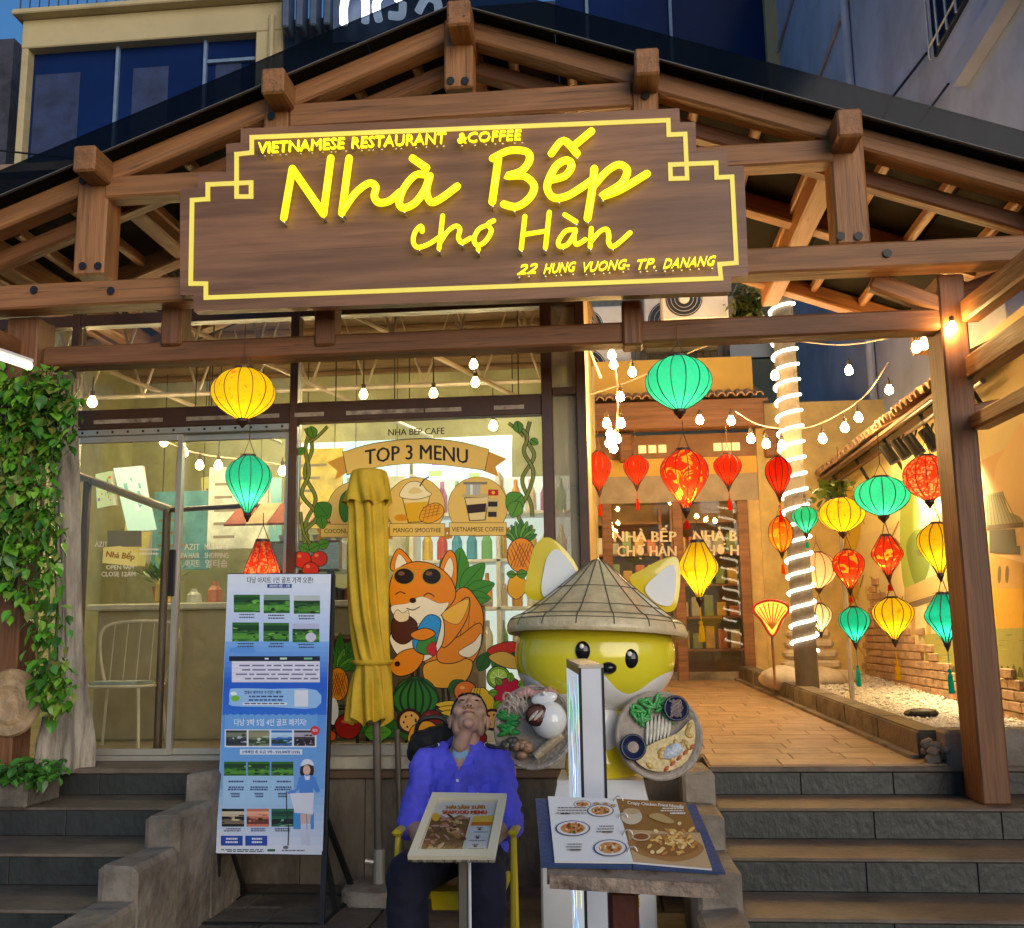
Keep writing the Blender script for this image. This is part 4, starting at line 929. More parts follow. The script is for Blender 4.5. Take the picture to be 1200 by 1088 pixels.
letter([Z3([(468, 478), (503, 275)]), Z3([(503, 275), (632, 462)]), Z3([(632, 462), (662, 232)])], W1)
letter([Z3([(738, 232), (708, 458)]), Z3([(715, 445), (765, 375), (820, 335), (848, 350), (842, 390), (862, 415), (905, 408), (948, 372)])], W1)
letter([Z3([(1072, 305), (1015, 300), (965, 355), (945, 415), (965, 437), (1012, 415), (1052, 360), (1072, 305), (1058, 365), (1075, 412), (1115, 400), (1185, 348)]), Z3([(1000, 232), (1058, 272)])], W1)
letter([Z4([(155, 235), (130, 412)]), Z4([(132, 232), (200, 200), (272, 205), (284, 240), (250, 285), (190, 306), (262, 306), (303, 345), (285, 395), (232, 432), (178, 422)])], W1)
letter([Z4([(372, 322), (430, 305), (458, 265), (440, 240), (398, 260), (366, 315), (358, 360), (385, 395), (440, 388), (500, 352), (538, 325)]), Z4([(375, 212), (425, 158), (480, 212)]), Z4([(478, 172), (540, 120)])], W1)
letter([Z4([(552, 275), (545, 350), (524, 480)]), Z4([(555, 340), (605, 285), (655, 258), (688, 282), (665, 335), (598, 378), (590, 388), (660, 362), (770, 296)])], W1)
W2 = 6.2
letter([Z3([(1040, 535), (1036, 512), (1012, 535), (1003, 575), (1020, 600), (1065, 588), (1108, 560)])], W2)
letter([Z3([(1125, 470), (1110, 605)]), Z3([(1115, 580), (1145, 535), (1178, 512), (1196, 525), (1190, 560), (1205, 580), (1240, 562)])], W2)
letter([Z4([(112, 508), (75, 525), (55, 565), (68, 592), (102, 575), (126, 532), (112, 505), (136, 490)]), Z4([(72, 608), (73, 610)])], W2)
letter([Z4([(265, 472), (250, 605)]), Z4([(366, 455), (350, 602)]), Z4([(258, 548), (358, 532)])], W2)
letter([Z4([(474, 528), (435, 532), (405, 572), (410, 596), (442, 588), (470, 545), (474, 528), (468, 565), (480, 588), (515, 568)]), Z4([(430, 465), (476, 494)])], W2)
letter([Z4([(540, 522), (535, 597)]), Z4([(540, 575), (575, 535), (603, 525), (612, 550), (612, 582), (635, 595), (700, 540)])], W2)
def small(s, px0, py0, px1, py1, h_, bold=0, shear=.1):
    """raised small capitals along a line from (px0, py0) to (px1, py1), each a part"""
    vs, fs = text2d(s, bold, shear); W = max(v.x for v in vs); x0 = min(v.x for v in vs); k = (px1-px0)/(W-x0); pos = 0
    for i, ch in enumerate(s):
        if ch == ' ': continue
        vw, _ = text2d(s[:i+1], bold, shear); end = max(v.x for v in vw); v1, f1 = text2d(ch, bold, shear, extrude=.10); off = end-max(v.x for v in v1)
        mb = MB(); P = []
        for v in v1:
            u = px0+(v.x+off-x0)*k; w2 = py0+(py1-py0)*(u-px0)/(px1-px0)-v.y*h_/.69; p = PY(u, w2, YSG-.045); p.y -= v.z*.1; P.append(p)
        mb.add(P, f1); o = mb.build('letter', m_let, sb, fixn=False)
        m_ = min(P, key=lambda p: p.z); MB().ell((m_.x+.01, YSG-.03, m_.z-.012), .0065, 7, 5).build('standoff', m_stud, o)
small('VIETNAMESE', 303, 180, 404, 174, 12.5); small('RESTAURANT', 412, 174, 523, 168, 12.5); small('&COFFEE', 536, 168, 611, 164, 11.5)
small('22', 606, 322, 630, 320, 11, shear=.35); small('HUNG', 637, 321, 675, 318, 11, shear=.35); small('VUONG-', 684, 319, 738, 315, 11, shear=.35); small('TP.', 747, 316, 768, 314, 11, shear=.3); small('DANANG', 777, 315, 839, 311, 11, shear=.35)
settle(sb, PY(540, 360, YSG))
# ================================================================== LANTERNS
def silk(name, col, pattern=None):
    """thin silk that glows where the bulb inside shines through"""
    if name in MATS: return MATS[name]
    m = bpy.data.materials.new(name); m.use_nodes = True; n = m.node_tree.nodes; l = m.node_tree.links; n.clear()
    o = n.new('ShaderNodeOutputMaterial'); tr = n.new('ShaderNodeBsdfTranslucent'); df = n.new('ShaderNodeBsdfDiffuse'); mx = n.new('ShaderNodeMixShader'); mx.inputs[0].default_value = .3
    tc = n.new('ShaderNodeTexCoord'); wv = n.new('ShaderNodeTexNoise'); wv.inputs['Scale'].default_value = 60; l.new(tc.outputs['Object'], wv.inputs['Vector'])
    rp = n.new('ShaderNodeValToRGB'); l.new(wv.outputs['Fac'], rp.inputs[0]); rp.color_ramp.elements[0].color = tuple(c*.8 for c in col)+(1,); rp.color_ramp.elements[1].color = tuple(min(1, c*1.1) for c in col)+(1,)
    src = rp.outputs[0]
    if pattern:
        nz = n.new('ShaderNodeTexNoise'); nz.inputs['Scale'].default_value = pattern[1]; nz.inputs['Detail'].default_value = 3; nz.inputs['Distortion'].default_value = 2.5; l.new(tc.outputs['Object'], nz.inputs['Vector'])
        r2 = n.new('ShaderNodeValToRGB'); l.new(nz.outputs['Fac'], r2.inputs[0]); e = r2.color_ramp.elements; e[0].position = pattern[2]; e[1].position = pattern[2]+.04; e[0].color = (0, 0, 0, 1); e[1].color = (1, 1, 1, 1)
        mc = n.new('ShaderNodeMix'); mc.data_type = 'RGBA'; l.new(r2.outputs[0], mc.inputs['Factor']); l.new(src, mc.inputs['A']); mc.inputs['B'].default_value = pattern[0]+(1,); src = mc.outputs['Result']
    l.new(src, tr.inputs[0]); l.new(src, df.inputs[0]); l.new(tr.outputs[0], mx.inputs[1]); l.new(df.outputs[0], mx.inputs[2]); l.new(mx.outputs[0], o.inputs[0]); MATS[name] = m; return m
C_ = dict(yellow=(.95, .66, .02), green=(.05, .74, .56), red=(.85, .05, .015), teal=(.02, .62, .55), orange=(.95, .25, .02), pink=(.95, .45, .25), white=(.95, .85, .6))
PAT = {'redgold': ((.95, .55, .05), 9, .56), 'redlace': ((.95, .3, .12), 22, .52), 'yelflower': ((.85, .35, .02), 14, .62)}
PROF = {  # radius fraction by height from the top (0) to the bottom (1)
 'round':  [(0, .30), (.06, .52), (.16, .76), (.30, .94), (.45, 1), (.60, .95), (.75, .78), (.88, .50), (.96, .26), (1, .18)],
 'garlic': [(0, .30), (.05, .50), (.13, .76), (.24, .95), (.35, 1), (.48, .94), (.62, .74), (.76, .50), (.90, .26), (1, .15)],
 'diamond': [(0, .34), (.12, .54), (.28, .80), (.40, .97), (.46, 1), (.54, .94), (.68, .66), (.82, .40), (.94, .2), (1, .16)],
 'bell':   [(0, .35), (.15, .5), (.35, .72), (.55, .92), (.7, 1), (.85, .94), (.95, .7), (1, .5)]}
m_rib = M('lantern_wire', (.02, .012, .008), .5, bump=0, var=0); m_cord = M('lantern_cord', (.10, .06, .03), .8, bump=0)
m_capw = M('lantern_cap', (.045, .015, .008), .4, bump=0)
def bulb_mat(s, col=(1, .74, .36)): return emit('lantern_bulb_%s_%.2f' % (s, col[1]), col, s)
LG = 'silk lanterns of the entrance and courtyard'
def lantern(label, cx, top, bot, hw, Y, col, prof='garlic', pat=None, tassel=26, cord=40, ribs=12, power=9, tcol=None, seg=4):
    P0 = PY(cx, top, Y); P1 = PY(cx, bot, Y); H = P0.z-P1.z; R = hw*Y/F/math.cos(.09)
    t = thing('silk_lantern', label, 'lantern', group=LG)
    pr = smooth([(r, 1-f) for f, r in PROF[prof]], 3)
    N = ribs*seg
    def fr(an): u = (an/(2*math.pi)*ribs) % 1; return 1-.045*(1-(2*u-1)**2)
    mb = MB(); mb.smooth = True; vs = []; fs = []
    for r, h in pr:
        for j in range(N): an = 2*math.pi*j/N; rr = r*R*fr(an); vs.append((rr*math.cos(an), rr*math.sin(an), (h-1)*H))
    k = len(pr)
    for i in range(k-1):
        for j in range(N): fs.append((i*N+j, i*N+(j+1) % N, (i+1)*N+(j+1) % N, (i+1)*N+j))
    mb.add(vs, fs); me = mb.mesh('shade', silk('silk_%s_%s' % (col, pat or 'plain'), C_[col], PAT.get(pat)))
    link('shade', me, t)
    fb = MB()
    for j in range(ribs):
        an = 2*math.pi*j/ribs; fb.tube([((r*R+.001)*math.cos(an), (r*R+.001)*math.sin(an), (h-1)*H) for r, h in pr[::2]+[pr[-1]]], max(.0022, .0005*Y), 4, cap=False)
    stuff(fb.build('wire_frame', m_rib, t, fixn=False))
    r0 = pr[0][0]*R; r1 = pr[-1][0]*R
    MB().lathe([(r0*.6, .012), (r0*1.06, .010), (r0*1.08, -.008), (r0*.8, -.010)], 14).build('top_ring', m_capw, t)
    MB().lathe([(r1*1.15, .004), (r1*1.15, -.012), (r1*.5, -.035), (.004, -.05)], 12, o=(0, 0, -H)).build('bottom_cap', m_capw, t)
    hz_ = -H*.66
    MB().ell((0, 0, hz_), (R*.16, R*.16, R*.22), 8, 6).build('bulb', bulb_mat(power*3.0), t)
    if cord:
        c = cord*Y/F; mbc = MB(); mbc.tube([(r0*.8, 0, .01), (0, 0, min(c, .10)), (0, 0, c)], .003, 5); mbc.tube([(-r0*.8, 0, .01), (0, 0, min(c, .10))], .0025, 4); mbc.build('cord', m_cord, t, fixn=False)
    if tassel:
        L = tassel*Y/F; ta = MB(); ta.tube([(0, 0, -H-.04), (.004, 0, -H-.04-L*.5)], .003, 5); ta.ell((0, 0, -H-.04-L*.5), .012, 8, 6); ta.lathe([(.004, 0), (.014, -L*.1), (.018, -L*.5), (.012, -L*.52)], 8, o=(.003, 0, -H-.04-L*.52)); ta.build('tassel', silk('silk_%s_plain' % (tcol or col), C_[tcol or col]), t, fixn=False)
    t.location = P0; t.rotation_euler = (0, 0, random.uniform(0, .5)); return t
lantern('plump yellow lantern hanging left of the sign, above the green one', 286, 433, 492, 39, 5.62, 'yellow', 'round', 'yelflower', 0, 58, 14)
lantern('green onion lantern with lit base, between the plump yellow and red ones on the left', 292, 535, 602, 27, 5.62, 'green', 'garlic', None, 0, 42, 12, 13)
lantern('red lantern just above the golf banner', 308, 634, 700, 23, 6.12, 'red', 'bell', 'redlace', 0, 34, 10, 12)
lantern('big turquoise round lantern hanging from the lower beam by the entrance', 794, 419, 481, 39, 5.62, 'green', 'round', None, 0, 40, 14, 11)
lantern('red and gold flowered lantern under the big turquoise one', 801, 528, 597, 28, 5.62, 'red', 'garlic', 'redgold', 14, 36, 12, 17)
lantern('yellow diamond lantern beside the fox statue ear', 817, 635, 701, 23, 5.7, 'yellow', 'diamond', None, 40, 30, 10, 17)
for k, (cx, tp, bt, hw, Y, lab) in enumerate(((701, 530, 577, 15, 9.0, 'small plain red lantern at the left end of the back row, by the mullion'), (745, 534, 570, 15, 9.2, 'small plain red lantern second in the back row, under the bulb cluster'), (852, 533, 570, 16, 9.0, 'small plain red lantern in the back row right of the flowered one'), (911, 536, 583, 15, 8.2, 'small plain red lantern just left of the rope light pillar'))):
    lantern(lab, cx, tp, bt, hw, Y, 'red', 'garlic', None, 22, 34, 12, 6)
lantern('flat turquoise lantern hanging top middle before the mural', 1032, 560, 605, 31, 7.2, 'green', 'round', None, 0, 60, 14, 12)
lantern('red lace patterned lantern half behind the right post', 1085, 535, 587, 27, 6.5, 'red', 'round', 'redlace', 0, 52, 14, 15)
lantern('yellow lantern under the red lace one by the right post', 1097, 614, 673, 22, 6.5, 'yellow', 'garlic', 'yelflower', 0, 26, 10, 14)
lantern('turquoise diamond lantern lowest beside the right post', 1105, 696, 754, 21, 6.5, 'teal', 'diamond', None, 46, 24, 10, 15)
lantern('dark red patterned lantern under the flat turquoise one', 1038, 628, 675, 17, 7.2, 'red', 'diamond', 'redgold', 10, 20, 10, 14)
lantern('yellow lantern lowest of the string under the flat turquoise one', 1045, 701, 750, 22, 7.2, 'yellow', 'garlic', 'yelflower', 36, 22, 12, 14)
lantern('yellow round lantern with leaf tuft behind it, right of the pillar', 985, 584, 624, 26, 7.9, 'yellow', 'round', 'yelflower', 0, 60, 12, 12)
lantern('red lantern under the yellow round one right of the pillar', 993, 645, 691, 18, 7.9, 'red', 'garlic', 'redgold', 8, 18, 10, 13)
lantern('small blue green lantern lowest of the string right of the pillar', 1000, 712, 754, 17, 7.9, 'teal', 'garlic', None, 40, 16, 10, 14)
lantern('small green lantern in front of the glowing pillar', 943, 594, 626, 15, 8.3, 'green', 'garlic', None, 10, 16, 10, 9)
lantern('orange striped lantern left of the pillar foot', 914, 606, 648, 14, 8.3, 'orange', 'round', 'redgold', 18, 14, 10, 12)
lantern('pale pink glowing lantern low behind the pillar', 957, 648, 690, 21, 9.8, 'pink', 'round', None, 0, 20, 12, 16)
lantern('small white glowing lantern near the stone lantern', 960, 708, 742, 13, 9.8, 'white', 'garlic', None, 0, 12, 10, 16)
lantern('dull green lantern at the foot of the pillar', 946, 712, 744, 9, 9.6, 'green', 'round', None, 0, 10, 10, 4)
# flat fan lantern
f_ = thing('fan_lantern', 'flat yellow fan shaped lantern with red rim near the courtyard doors', 'lantern')
c = PY(904, 724, 9.2); pts = [(0, -.16), (.09, -.02), (.15, .06), (.12, .12), (.0, .15), (-.12, .12), (-.15, .06), (-.09, -.02)]
sm = smooth(pts, 4, True)
MB().prism([(u, 0, v) for u, v in sm], (0, .03, 0)).build('shade', emit('fan_glow', (1, .62, .06), .9), f_); MB().tube([(u, -.01, v) for u, v in sm], .012, 6, closed=True).build('rim', M('fan_red', (.5, .04, .01), .5), f_)
for i in range(8): a_ = math.pi*(.12+.76*i/7); MB().tube([(0, -.005, -.1), (.13*math.cos(a_), -.005, .02+.11*math.sin(a_))], .006, 4).build('fan_rib', M('fan_rib', (.6, .2, .02), .5), f_)
MB().tube([(0, .015, -.16), (0, .015, -.6)], .012, 6).build('stick', m_wd, f_); f_.location = c
# ================================================================== STRINGS OF BULBS
m_bulb = emit('string_bulb', (1, .62, .22), 150); m_sock = M('socket', (.05, .035, .02), .5, bump=0); m_cable = M('pale_cable', (.45, .38, .3), .6, bump=0)
bul_me = None
def string(label, cable, bulbs, Y, r=.036, mat=None, drop=.12):
    """cable: pixel points with depth; bulbs: pixels of the bulbs (x, y[, depth])"""
    t = thing('string_light', label, 'string lights', group='strings of warm bulbs')
    if cable: MB().tube(smooth([tuple(PY(*c[:2], c[2] if len(c) > 2 else Y)) for c in cable], 6), .007, 5).build('cable', m_cable, t)
    for b_ in bulbs:
        yy = b_[2] if len(b_) > 2 else Y; p = PY(b_[0], b_[1], yy)
        ob = MB(); ob.smooth = True; ob.lathe([(0, -r), (r*.5, -r*.87), (r*.87, -r*.5), (r, 0), (r*.85, r*.55), (r*.5, r*1.1), (r*.42, r*1.4)], 10); o = ob.build('bulb', mat or m_bulb, t, p)
        MB().lathe([(r*.45, r*1.35), (r*.5, r*1.4), (r*.5, r*2.4), (r*.2, r*2.6), (.004, drop)], 8).build('socket', m_sock, o)
    base = PY(bulbs[0][0], bulbs[0][1], bulbs[0][2] if len(bulbs[0]) > 2 else Y); settle(t, base); return t
string('sagging string of bulbs from the house to the grey wall past the pillar', [(862, 482), (885, 496), (915, 502), (950, 500), (985, 484), (1015, 462), (1041, 425)], [(857, 494), (880, 515), (898, 521), (916, 523), (964, 515), (990, 502), (1006, 490), (1042, 458)], 9.0)
string('single row of bulbs on the upper cable near the top of the pillar', [(690, 463, 9), (745, 444, 9), (830, 405, 9), (908, 398, 9), (995, 404, 9), (1110, 380, 7)], [(908, 441), (995, 435), (1074, 408, 7.6), (1083, 404, 7.4)], 9.0)
string('bunch of bulbs hanging in a column left of the turquoise lantern', [(716, 400), (722, 440), (724, 470), (722, 520)], [(717, 417), (719, 428), (741, 437), (727, 466), (711, 497), (728, 497), (715, 509), (723, 515), (714, 520), (719, 526)], 8.2, .034)
string('two bulbs under the timber beam of the courtyard house', None, [(820, 493), (805, 545)], 10.5, .04)
string('bulb fixed at the top of the right post', None, [(1116, 385)], 5.6, .027, None, .06)
m_bulbi = emit('inside_bulb', (1, .68, .30), 30)
string('row of bulbs seen inside through the glass doors', [(180, 505), (200, 520), (235, 532), (280, 538), (335, 545)], [(192, 519), (216, 531), (234, 546), (256, 546), (282, 548), (331, 553)], 8.0, .034, m_bulbi)
string('pair of bulbs inside at the left above the doors', None, [(92, 471), (108, 472)], 7.2, .036, m_bulbi, .2)
string('row of pendant bulbs inside behind the upper panes', None, [(426, 463), (508, 462), (555, 428), (557, 449), (578, 500)], 7.6, .034, m_bulbi, .3)
# white tube lamp under the left eave
tl = thing('eave_lamp', 'short white tube lamp under the left eave by the vines', 'lamp'); a, b = PY(-6, 416, 5.2), PY(36, 430, 5.4)
MB().tube([a, b], .022, 8).build('tube', emit('eave_tube', (1, .9, .7), 1.2), tl); MB().tube([a+Vector((0, .01, .035)), b+Vector((0, .01, .035))], .015, 6).build('holder', m_white, tl); settle(tl, a)
# ================================================================== PRINT ON THE PICTURE WINDOW
INK = S(58, 30, 14)
a = Art(lambda u, v: PY(u, v, YG-.006), (0, -1, 0), .0005)
Zw = lambda pts: [(340+u/2.53, 470+v/2.53) for u, v in pts]
def zw(u, v): return (340+u/2.53, 470+v/2.53)
tan, tan2, tan3 = S(238, 205, 120), S(225, 175, 80), S(200, 150, 60)
a.text('NHA BEP CAFE', 488, 506, 7.5, INK, w_=66, bold=.012, slope=-.03)
# ribbon
a.poly([(383, 542), (403, 534), (407, 554), (392, 563), (395, 552)], tan2); a.poly([(594, 538), (570, 528), (566, 552), (584, 559), (581, 547)], tan2)
top = smooth([(402, 530), (440, 520), (490, 515), (535, 518), (573, 527)], 6); botm = smooth([(568, 551), (530, 546), (490, 543), (445, 547), (407, 556)], 6)
a.poly([(u+(u-488)*.008, v+(v-535)*.06) for u, v in top+botm], INK); a.poly(top+botm, tan)
a.text('TOP 3 MENU', 488, 530, 17, INK, w_=121, bold=.012, arc=6, slope=-.01)
for cx, cy, r in ((417, 598, 33), (487, 594, 34), (560, 594, 34.5)):
    a.ell(cx, cy, r+.8, r+.8, S(150, 120, 60), n=40); a.ell(cx, cy, r, r, tan, n=40)
for x0, x1, y, s, wd_ in ((376, 440, 622, 'COCONUT COFFEE', 56), (457, 521, 621, 'MANGO SMOOTHIE', 56), (527, 593, 620, 'VIETNAMESE COFFEE', 61)):
    a.poly([(x0-5, y-2), (x0+3, y-2), (x0+3, y+11), (x0-6, y+11), (x0-2, y+5)], tan3); a.poly([(x1+5, y-2), (x1-3, y-2), (x1-3, y+11), (x1+6, y+11), (x1+2, y+5)], tan3)
    a.rect(x0-.7, y-7.7, x1+.7, y+8.2, S(150, 115, 50)); a.rect(x0, y-7, x1, y+7.5, tan); a.text(s, (x0+x1)/2, y+.5, 5.2, INK, w_=wd_, bold=.006)
# smoothie cup and mango
a.poly([(471, 583), (504, 581), (499, 612), (478, 613)], INK); a.poly([(472, 584), (503, 582), (498, 611), (479, 612)], S(235, 190, 40)); a.poly([(473, 584), (503, 582), (502, 588), (473.5, 590)], S(245, 225, 160))
a.blob([(469, 582), (474, 570), (482, 565), (492, 566), (500, 575), (505, 580), (488, 585)], S(250, 235, 190), INK, .7); a.blob([(478, 577), (486, 571), (495, 576), (486, 579)], S(238, 215, 150), None); a.stroke([(492, 570), (497, 562), (503, 559)], 1.8, S(120, 90, 50))
a.blob([(492, 608), (497, 596), (510, 590), (519, 595), (517, 606), (503, 613)], S(240, 180, 30), INK, .7)
for i in range(4): a.stroke([(496+i*5, 611-i*2), (500+i*5, 593-i)], .6, S(170, 110, 20), False); a.stroke([(495, 607-i*4), (516, 602-i*3.4)], .6, S(170, 110, 20), False)
a.k += 1; a.ell(470, 607, 8, 4, S(225, 165, 40))
# coffee with metal drip filter
a.poly([(544, 583), (573, 582), (569, 610), (550, 611)], INK); a.poly([(545, 584), (572, 583), (568, 609), (551, 610)], S(240, 215, 160)); a.poly([(547, 592), (570, 590), (569, 600), (549, 602)], S(75, 40, 22)); a.rect(541, 579, 573, 583, S(215, 195, 140))
a.rect(546, 567, 563, 580, S(200, 195, 180)); a.rect(543, 565, 571, 568, S(160, 150, 130)); a.rect(551, 568, 554, 580, S(240, 238, 225))
a.rect(571, 584, 584, 607, S(225, 200, 140)); a.rect(572, 588, 583, 594, S(60, 40, 30)); a.rect(572, 600, 582, 606, S(70, 50, 35)); a.rect(572, 574, 584, 581, S(210, 40, 25)); a.ell(578, 577.5, 2, 2, S(250, 210, 60), n=8)
# half seen coconut drink behind the umbrella
a.blob([(398, 600), (400, 582), (410, 576), (412, 600), (404, 612)], S(90, 140, 50), INK, .7)
# vines
def vine(pts, w_=3.4):
    a.stroke(pts, w_+1.5, S(60, 65, 25), sm=6); a.stroke(pts, w_, S(150, 155, 70), sm=6)
def leaf(x, y, L, an, c=S(110, 160, 50), wd=.42):
    ca, sa = math.cos(an), math.sin(an); pts = [(0, 0), (.25, wd*.8), (.55, wd), (.85, wd*.5), (1, 0), (.85, -wd*.5), (.55, -wd), (.25, -wd*.8)]
    P = [(x+L*(p*ca-q_*sa), y+L*(p*sa+q_*ca)) for p, q_ in pts]; a.blob(P, c, S(40, 60, 20), .6, n=3); a.stroke([(x, y), (x+L*.9*ca, y+L*.9*sa)], .8, S(60, 95, 30))
vine([(358, 502), (366, 525), (357, 555), (370, 585), (358, 615), (364, 645)]); vine([(366, 502), (358, 525), (362, 555), (354, 580), (372, 605), (356, 625), (362, 648)]); vine([(384, 500), (372, 512), (362, 518)], 2.6); vine([(352, 600), (356, 625), (366, 640)], 2.6)
leaf(364, 500, 14, 1.3); leaf(356, 525, 10, 2.2); leaf(372, 590, 22, .9, S(95, 150, 45), .5); leaf(376, 605, 15, 1.4); leaf(372, 640, 14, -.3)
vine([(621, 494), (617, 515), (626, 535), (612, 562), (622, 590), (624, 606)]); vine([(608, 500), (618, 512), (614, 530), (625, 552), (620, 575), (608, 600), (610, 612)]); vine([(596, 496), (606, 504), (614, 512)], 2.6)
leaf(606, 494, 14, 1.4); leaf(612, 580, 24, 2.4, S(110, 165, 55), .5); leaf(608, 588, 20, 2.0, S(120, 170, 60), .45); leaf(622, 515, 10, .6)
for x, y, r in ((354, 656, 11), (374, 655, 10), (364, 668, 10)): a.ell(x, y, r, r*.95, INK); a.ell(x, y, r-.9, r*.95-.9, S(225, 75, 35)); a.ell(x-3, y-4, 2.5, 2, S(245, 150, 110), n=10)
leaf(362, 645, 14, -.5); leaf(362, 645, 12, 3.6)
def pineapple(x, y, rx, ry, crown):
    for i in range(9): an = -math.pi/2+(i-4)*.27; leaf(x, y-ry*.75, crown*(1-.06*abs(i-4)), an, (S(90, 150, 55), S(130, 180, 80))[i % 2], .16)
    a.ell(x, y, rx+1, ry+1, INK); a.ell(x, y, rx, ry, S(240, 165, 40))
    for i in range(-3, 4): a.stroke([(x+i*rx*.3-rx*.45, y-ry*.8+abs(i)*ry*.12), (x+i*rx*.3+rx*.45, y+ry*.8-abs(i)*ry*.12)] if abs(i) < 2 else [(x+i*rx*.28-rx*.2, y-ry*.35), (x+i*rx*.28+rx*.1, y+ry*.3)], .9, S(170, 95, 20), False); a.stroke([(x+i*rx*.22+rx*.35, y-ry*.7), (x+i*rx*.22-rx*.35, y+ry*.7)] if abs(i) < 3 else [(x, y), (x+.1, y)], .9, S(170, 95, 20), False)
    a.k += 1
pineapple(611, 651, 16, 20, 27)
a.blob([(596, 695), (597, 680), (606, 674), (615, 680), (616, 692), (606, 702)], S(245, 190, 50), INK, .9); leaf(606, 674, 12, -.2); leaf(604, 674, 10, 3.3)
# pineapple leaves and fox lounging on a pineapple
gl = S(95, 160, 60)
for x, y, L, an in ((534, 690, 48, -1.45), (532, 690, 38, -1.95), (540, 692, 42, -.85), (545, 695, 36, -.3), (545, 700, 30, .05), (528, 690, 34, -2.4)): leaf(x, y, L, an, (gl, S(120, 185, 80))[int(L) % 2], .26)
OR, OR2, CRM = S(240, 158, 28), S(225, 130, 20), S(250, 236, 205)
B_ = lambda pts, c, lw=1.1, n=6: a.blob(Zw(pts), c, INK, lw, n=n)
B_([(500, 560), (560, 600), (572, 660), (560, 740), (520, 790), (430, 800), (400, 740)], OR)           # pineapple body / back
for i in range(5): a.stroke(Zw([(470+i*24, 780-i*12), (500+i*16, 600+i*18)]), .8, S(180, 110, 30), False)
a.k += 1
B_([(395, 790), (430, 770), (500, 765), (540, 775), (520, 830), (470, 850), (410, 840)], S(240, 180, 60))
B_([(440, 770), (445, 720), (500, 700), (560, 660), (568, 700), (540, 745), (490, 775)], OR); B_([(500, 745), (545, 715), (566, 690), (560, 735), (530, 760)], CRM, .7)
B_([(440, 700), (460, 640), (500, 600), (530, 585), (525, 640), (490, 700), (455, 730)], OR); B_([(450, 640), (480, 610), (530, 590), (500, 660)], S(250, 200, 90), .5)
B_([(300, 690), (330, 640), (400, 620), (450, 640), (450, 720), (400, 770), (330, 760), (300, 720)], CRM)   # belly
B_([(300, 780), (330, 745), (380, 735), (395, 760), (370, 800), (330, 815), (305, 805)], OR); a.ell(*zw(318, 780), 3.4, 3.4, INK, n=10)
B_([(300, 500), (320, 440), (355, 470), (365, 500)], OR); B_([(312, 500), (322, 455), (345, 480), (345, 505)], CRM, .5)
B_([(445, 500), (470, 445), (492, 470), (490, 550), (460, 560)], OR); B_([(456, 505), (474, 465), (484, 500), (470, 540)], CRM, .5)
B_([(295, 570), (310, 510), (360, 480), (420, 485), (470, 520), (490, 570), (470, 610), (420, 640), (360, 650), (310, 630)], OR)
B_([(300, 610), (350, 600), (390, 580), (440, 600), (470, 600), (440, 640), (380, 660), (320, 645)], CRM, .3)
a.ell(*zw(364, 592), 4, 3.2, INK); a.stroke(Zw([(395, 580), (410, 570), (428, 580)]), 1.3, INK, sm=4); a.stroke(Zw([(312, 575), (326, 566), (342, 572)]), 1.3, INK, sm=4); a.stroke(Zw([(345, 615), (365, 620), (385, 610)]), 1.2, INK, sm=4)
for cx, rx in ((338, 34), (420, 32)): a.ell(*zw(cx, 518), rx/2.53, 28/2.53, S(215, 165, 50)); a.ell(*zw(cx, 520), (rx-5)/2.53, 23/2.53, S(50, 30, 18)); a.ell(*zw(cx-8, 512), 4, 2.6, S(150, 110, 70), n=10)
a.stroke(Zw([(368, 500), (392, 500)]), 1.6, S(215, 165, 50)); a.stroke(Zw([(365, 486), (400, 484)]), 1.4, S(215, 165, 50))
B_([(305, 650), (340, 635), (375, 660), (365, 700), (335, 720), (305, 700)], S(110, 60, 30)); a.blob(Zw([(308, 640), (318, 620), (335, 630), (350, 622), (350, 648), (325, 655)]), S(245, 225, 180), INK, .6)
B_([(365, 710), (395, 650), (420, 635), (445, 650), (440, 690), (420, 745), (380, 745)], S(70, 170, 220)); B_([(375, 730), (400, 690), (430, 700), (425, 745), (395, 750)], S(90, 160, 80), .6); B_([(405, 735), (425, 715), (435, 745), (420, 755)], S(215, 60, 60), .6)
B_([(360, 690), (400, 675), (430, 690), (400, 708), (370, 705)], OR)
# heap of fruit along the bottom
def fruit(u, v, rx, ry, c, hl=True, lw=1.2):
    x, y = zw(u, v); rx /= 2.53; ry /= 2.53; a.ell(x, y, rx+lw, ry+lw, INK); a.ell(x, y, rx, ry, c)
    if hl: a.ell(x-rx*.3, y-ry*.4, rx*.25, ry*.16, tuple(min(1, q_*1.5+.12) for q_ in c[:3])+(1,), n=10)
for u, v, L, an in ((440, 960, 60, -.4), (260, 960, 60, .3), (700, 800, 60, -1.2), (720, 830, 50, -.5), (560, 800, 46, -1.1), (600, 790, 50, -.8), (680, 780, 44, -1.7), (150, 960, 60, .1), (470, 860, 40, -.6), (320, 980, 60, 0.05), (220, 985, 60, -.05), (650, 860, 50, .3)): leaf(*zw(u, v), L/2.53*1.35, an, (S(80, 145, 45), S(115, 175, 65), S(60, 120, 45))[int(u) % 3], .33)
for i in range(7): leaf(*zw(148, 800), 44-3*abs(i-3), -math.pi/2+(i-3)*.4, S(85, 140, 50), .14)
pineapple(*zw(142, 840), 12, 19, 30)
fruit(112, 930, 30, 50, S(85, 45, 25)); fruit(128, 920, 16, 40, S(250, 245, 230), False, .3)
fruit(172, 965, 38, 36, S(185, 50, 30)); fruit(122, 993, 14, 14, S(225, 110, 40))
fruit(372, 885, 66, 66, S(70, 140, 60), False)
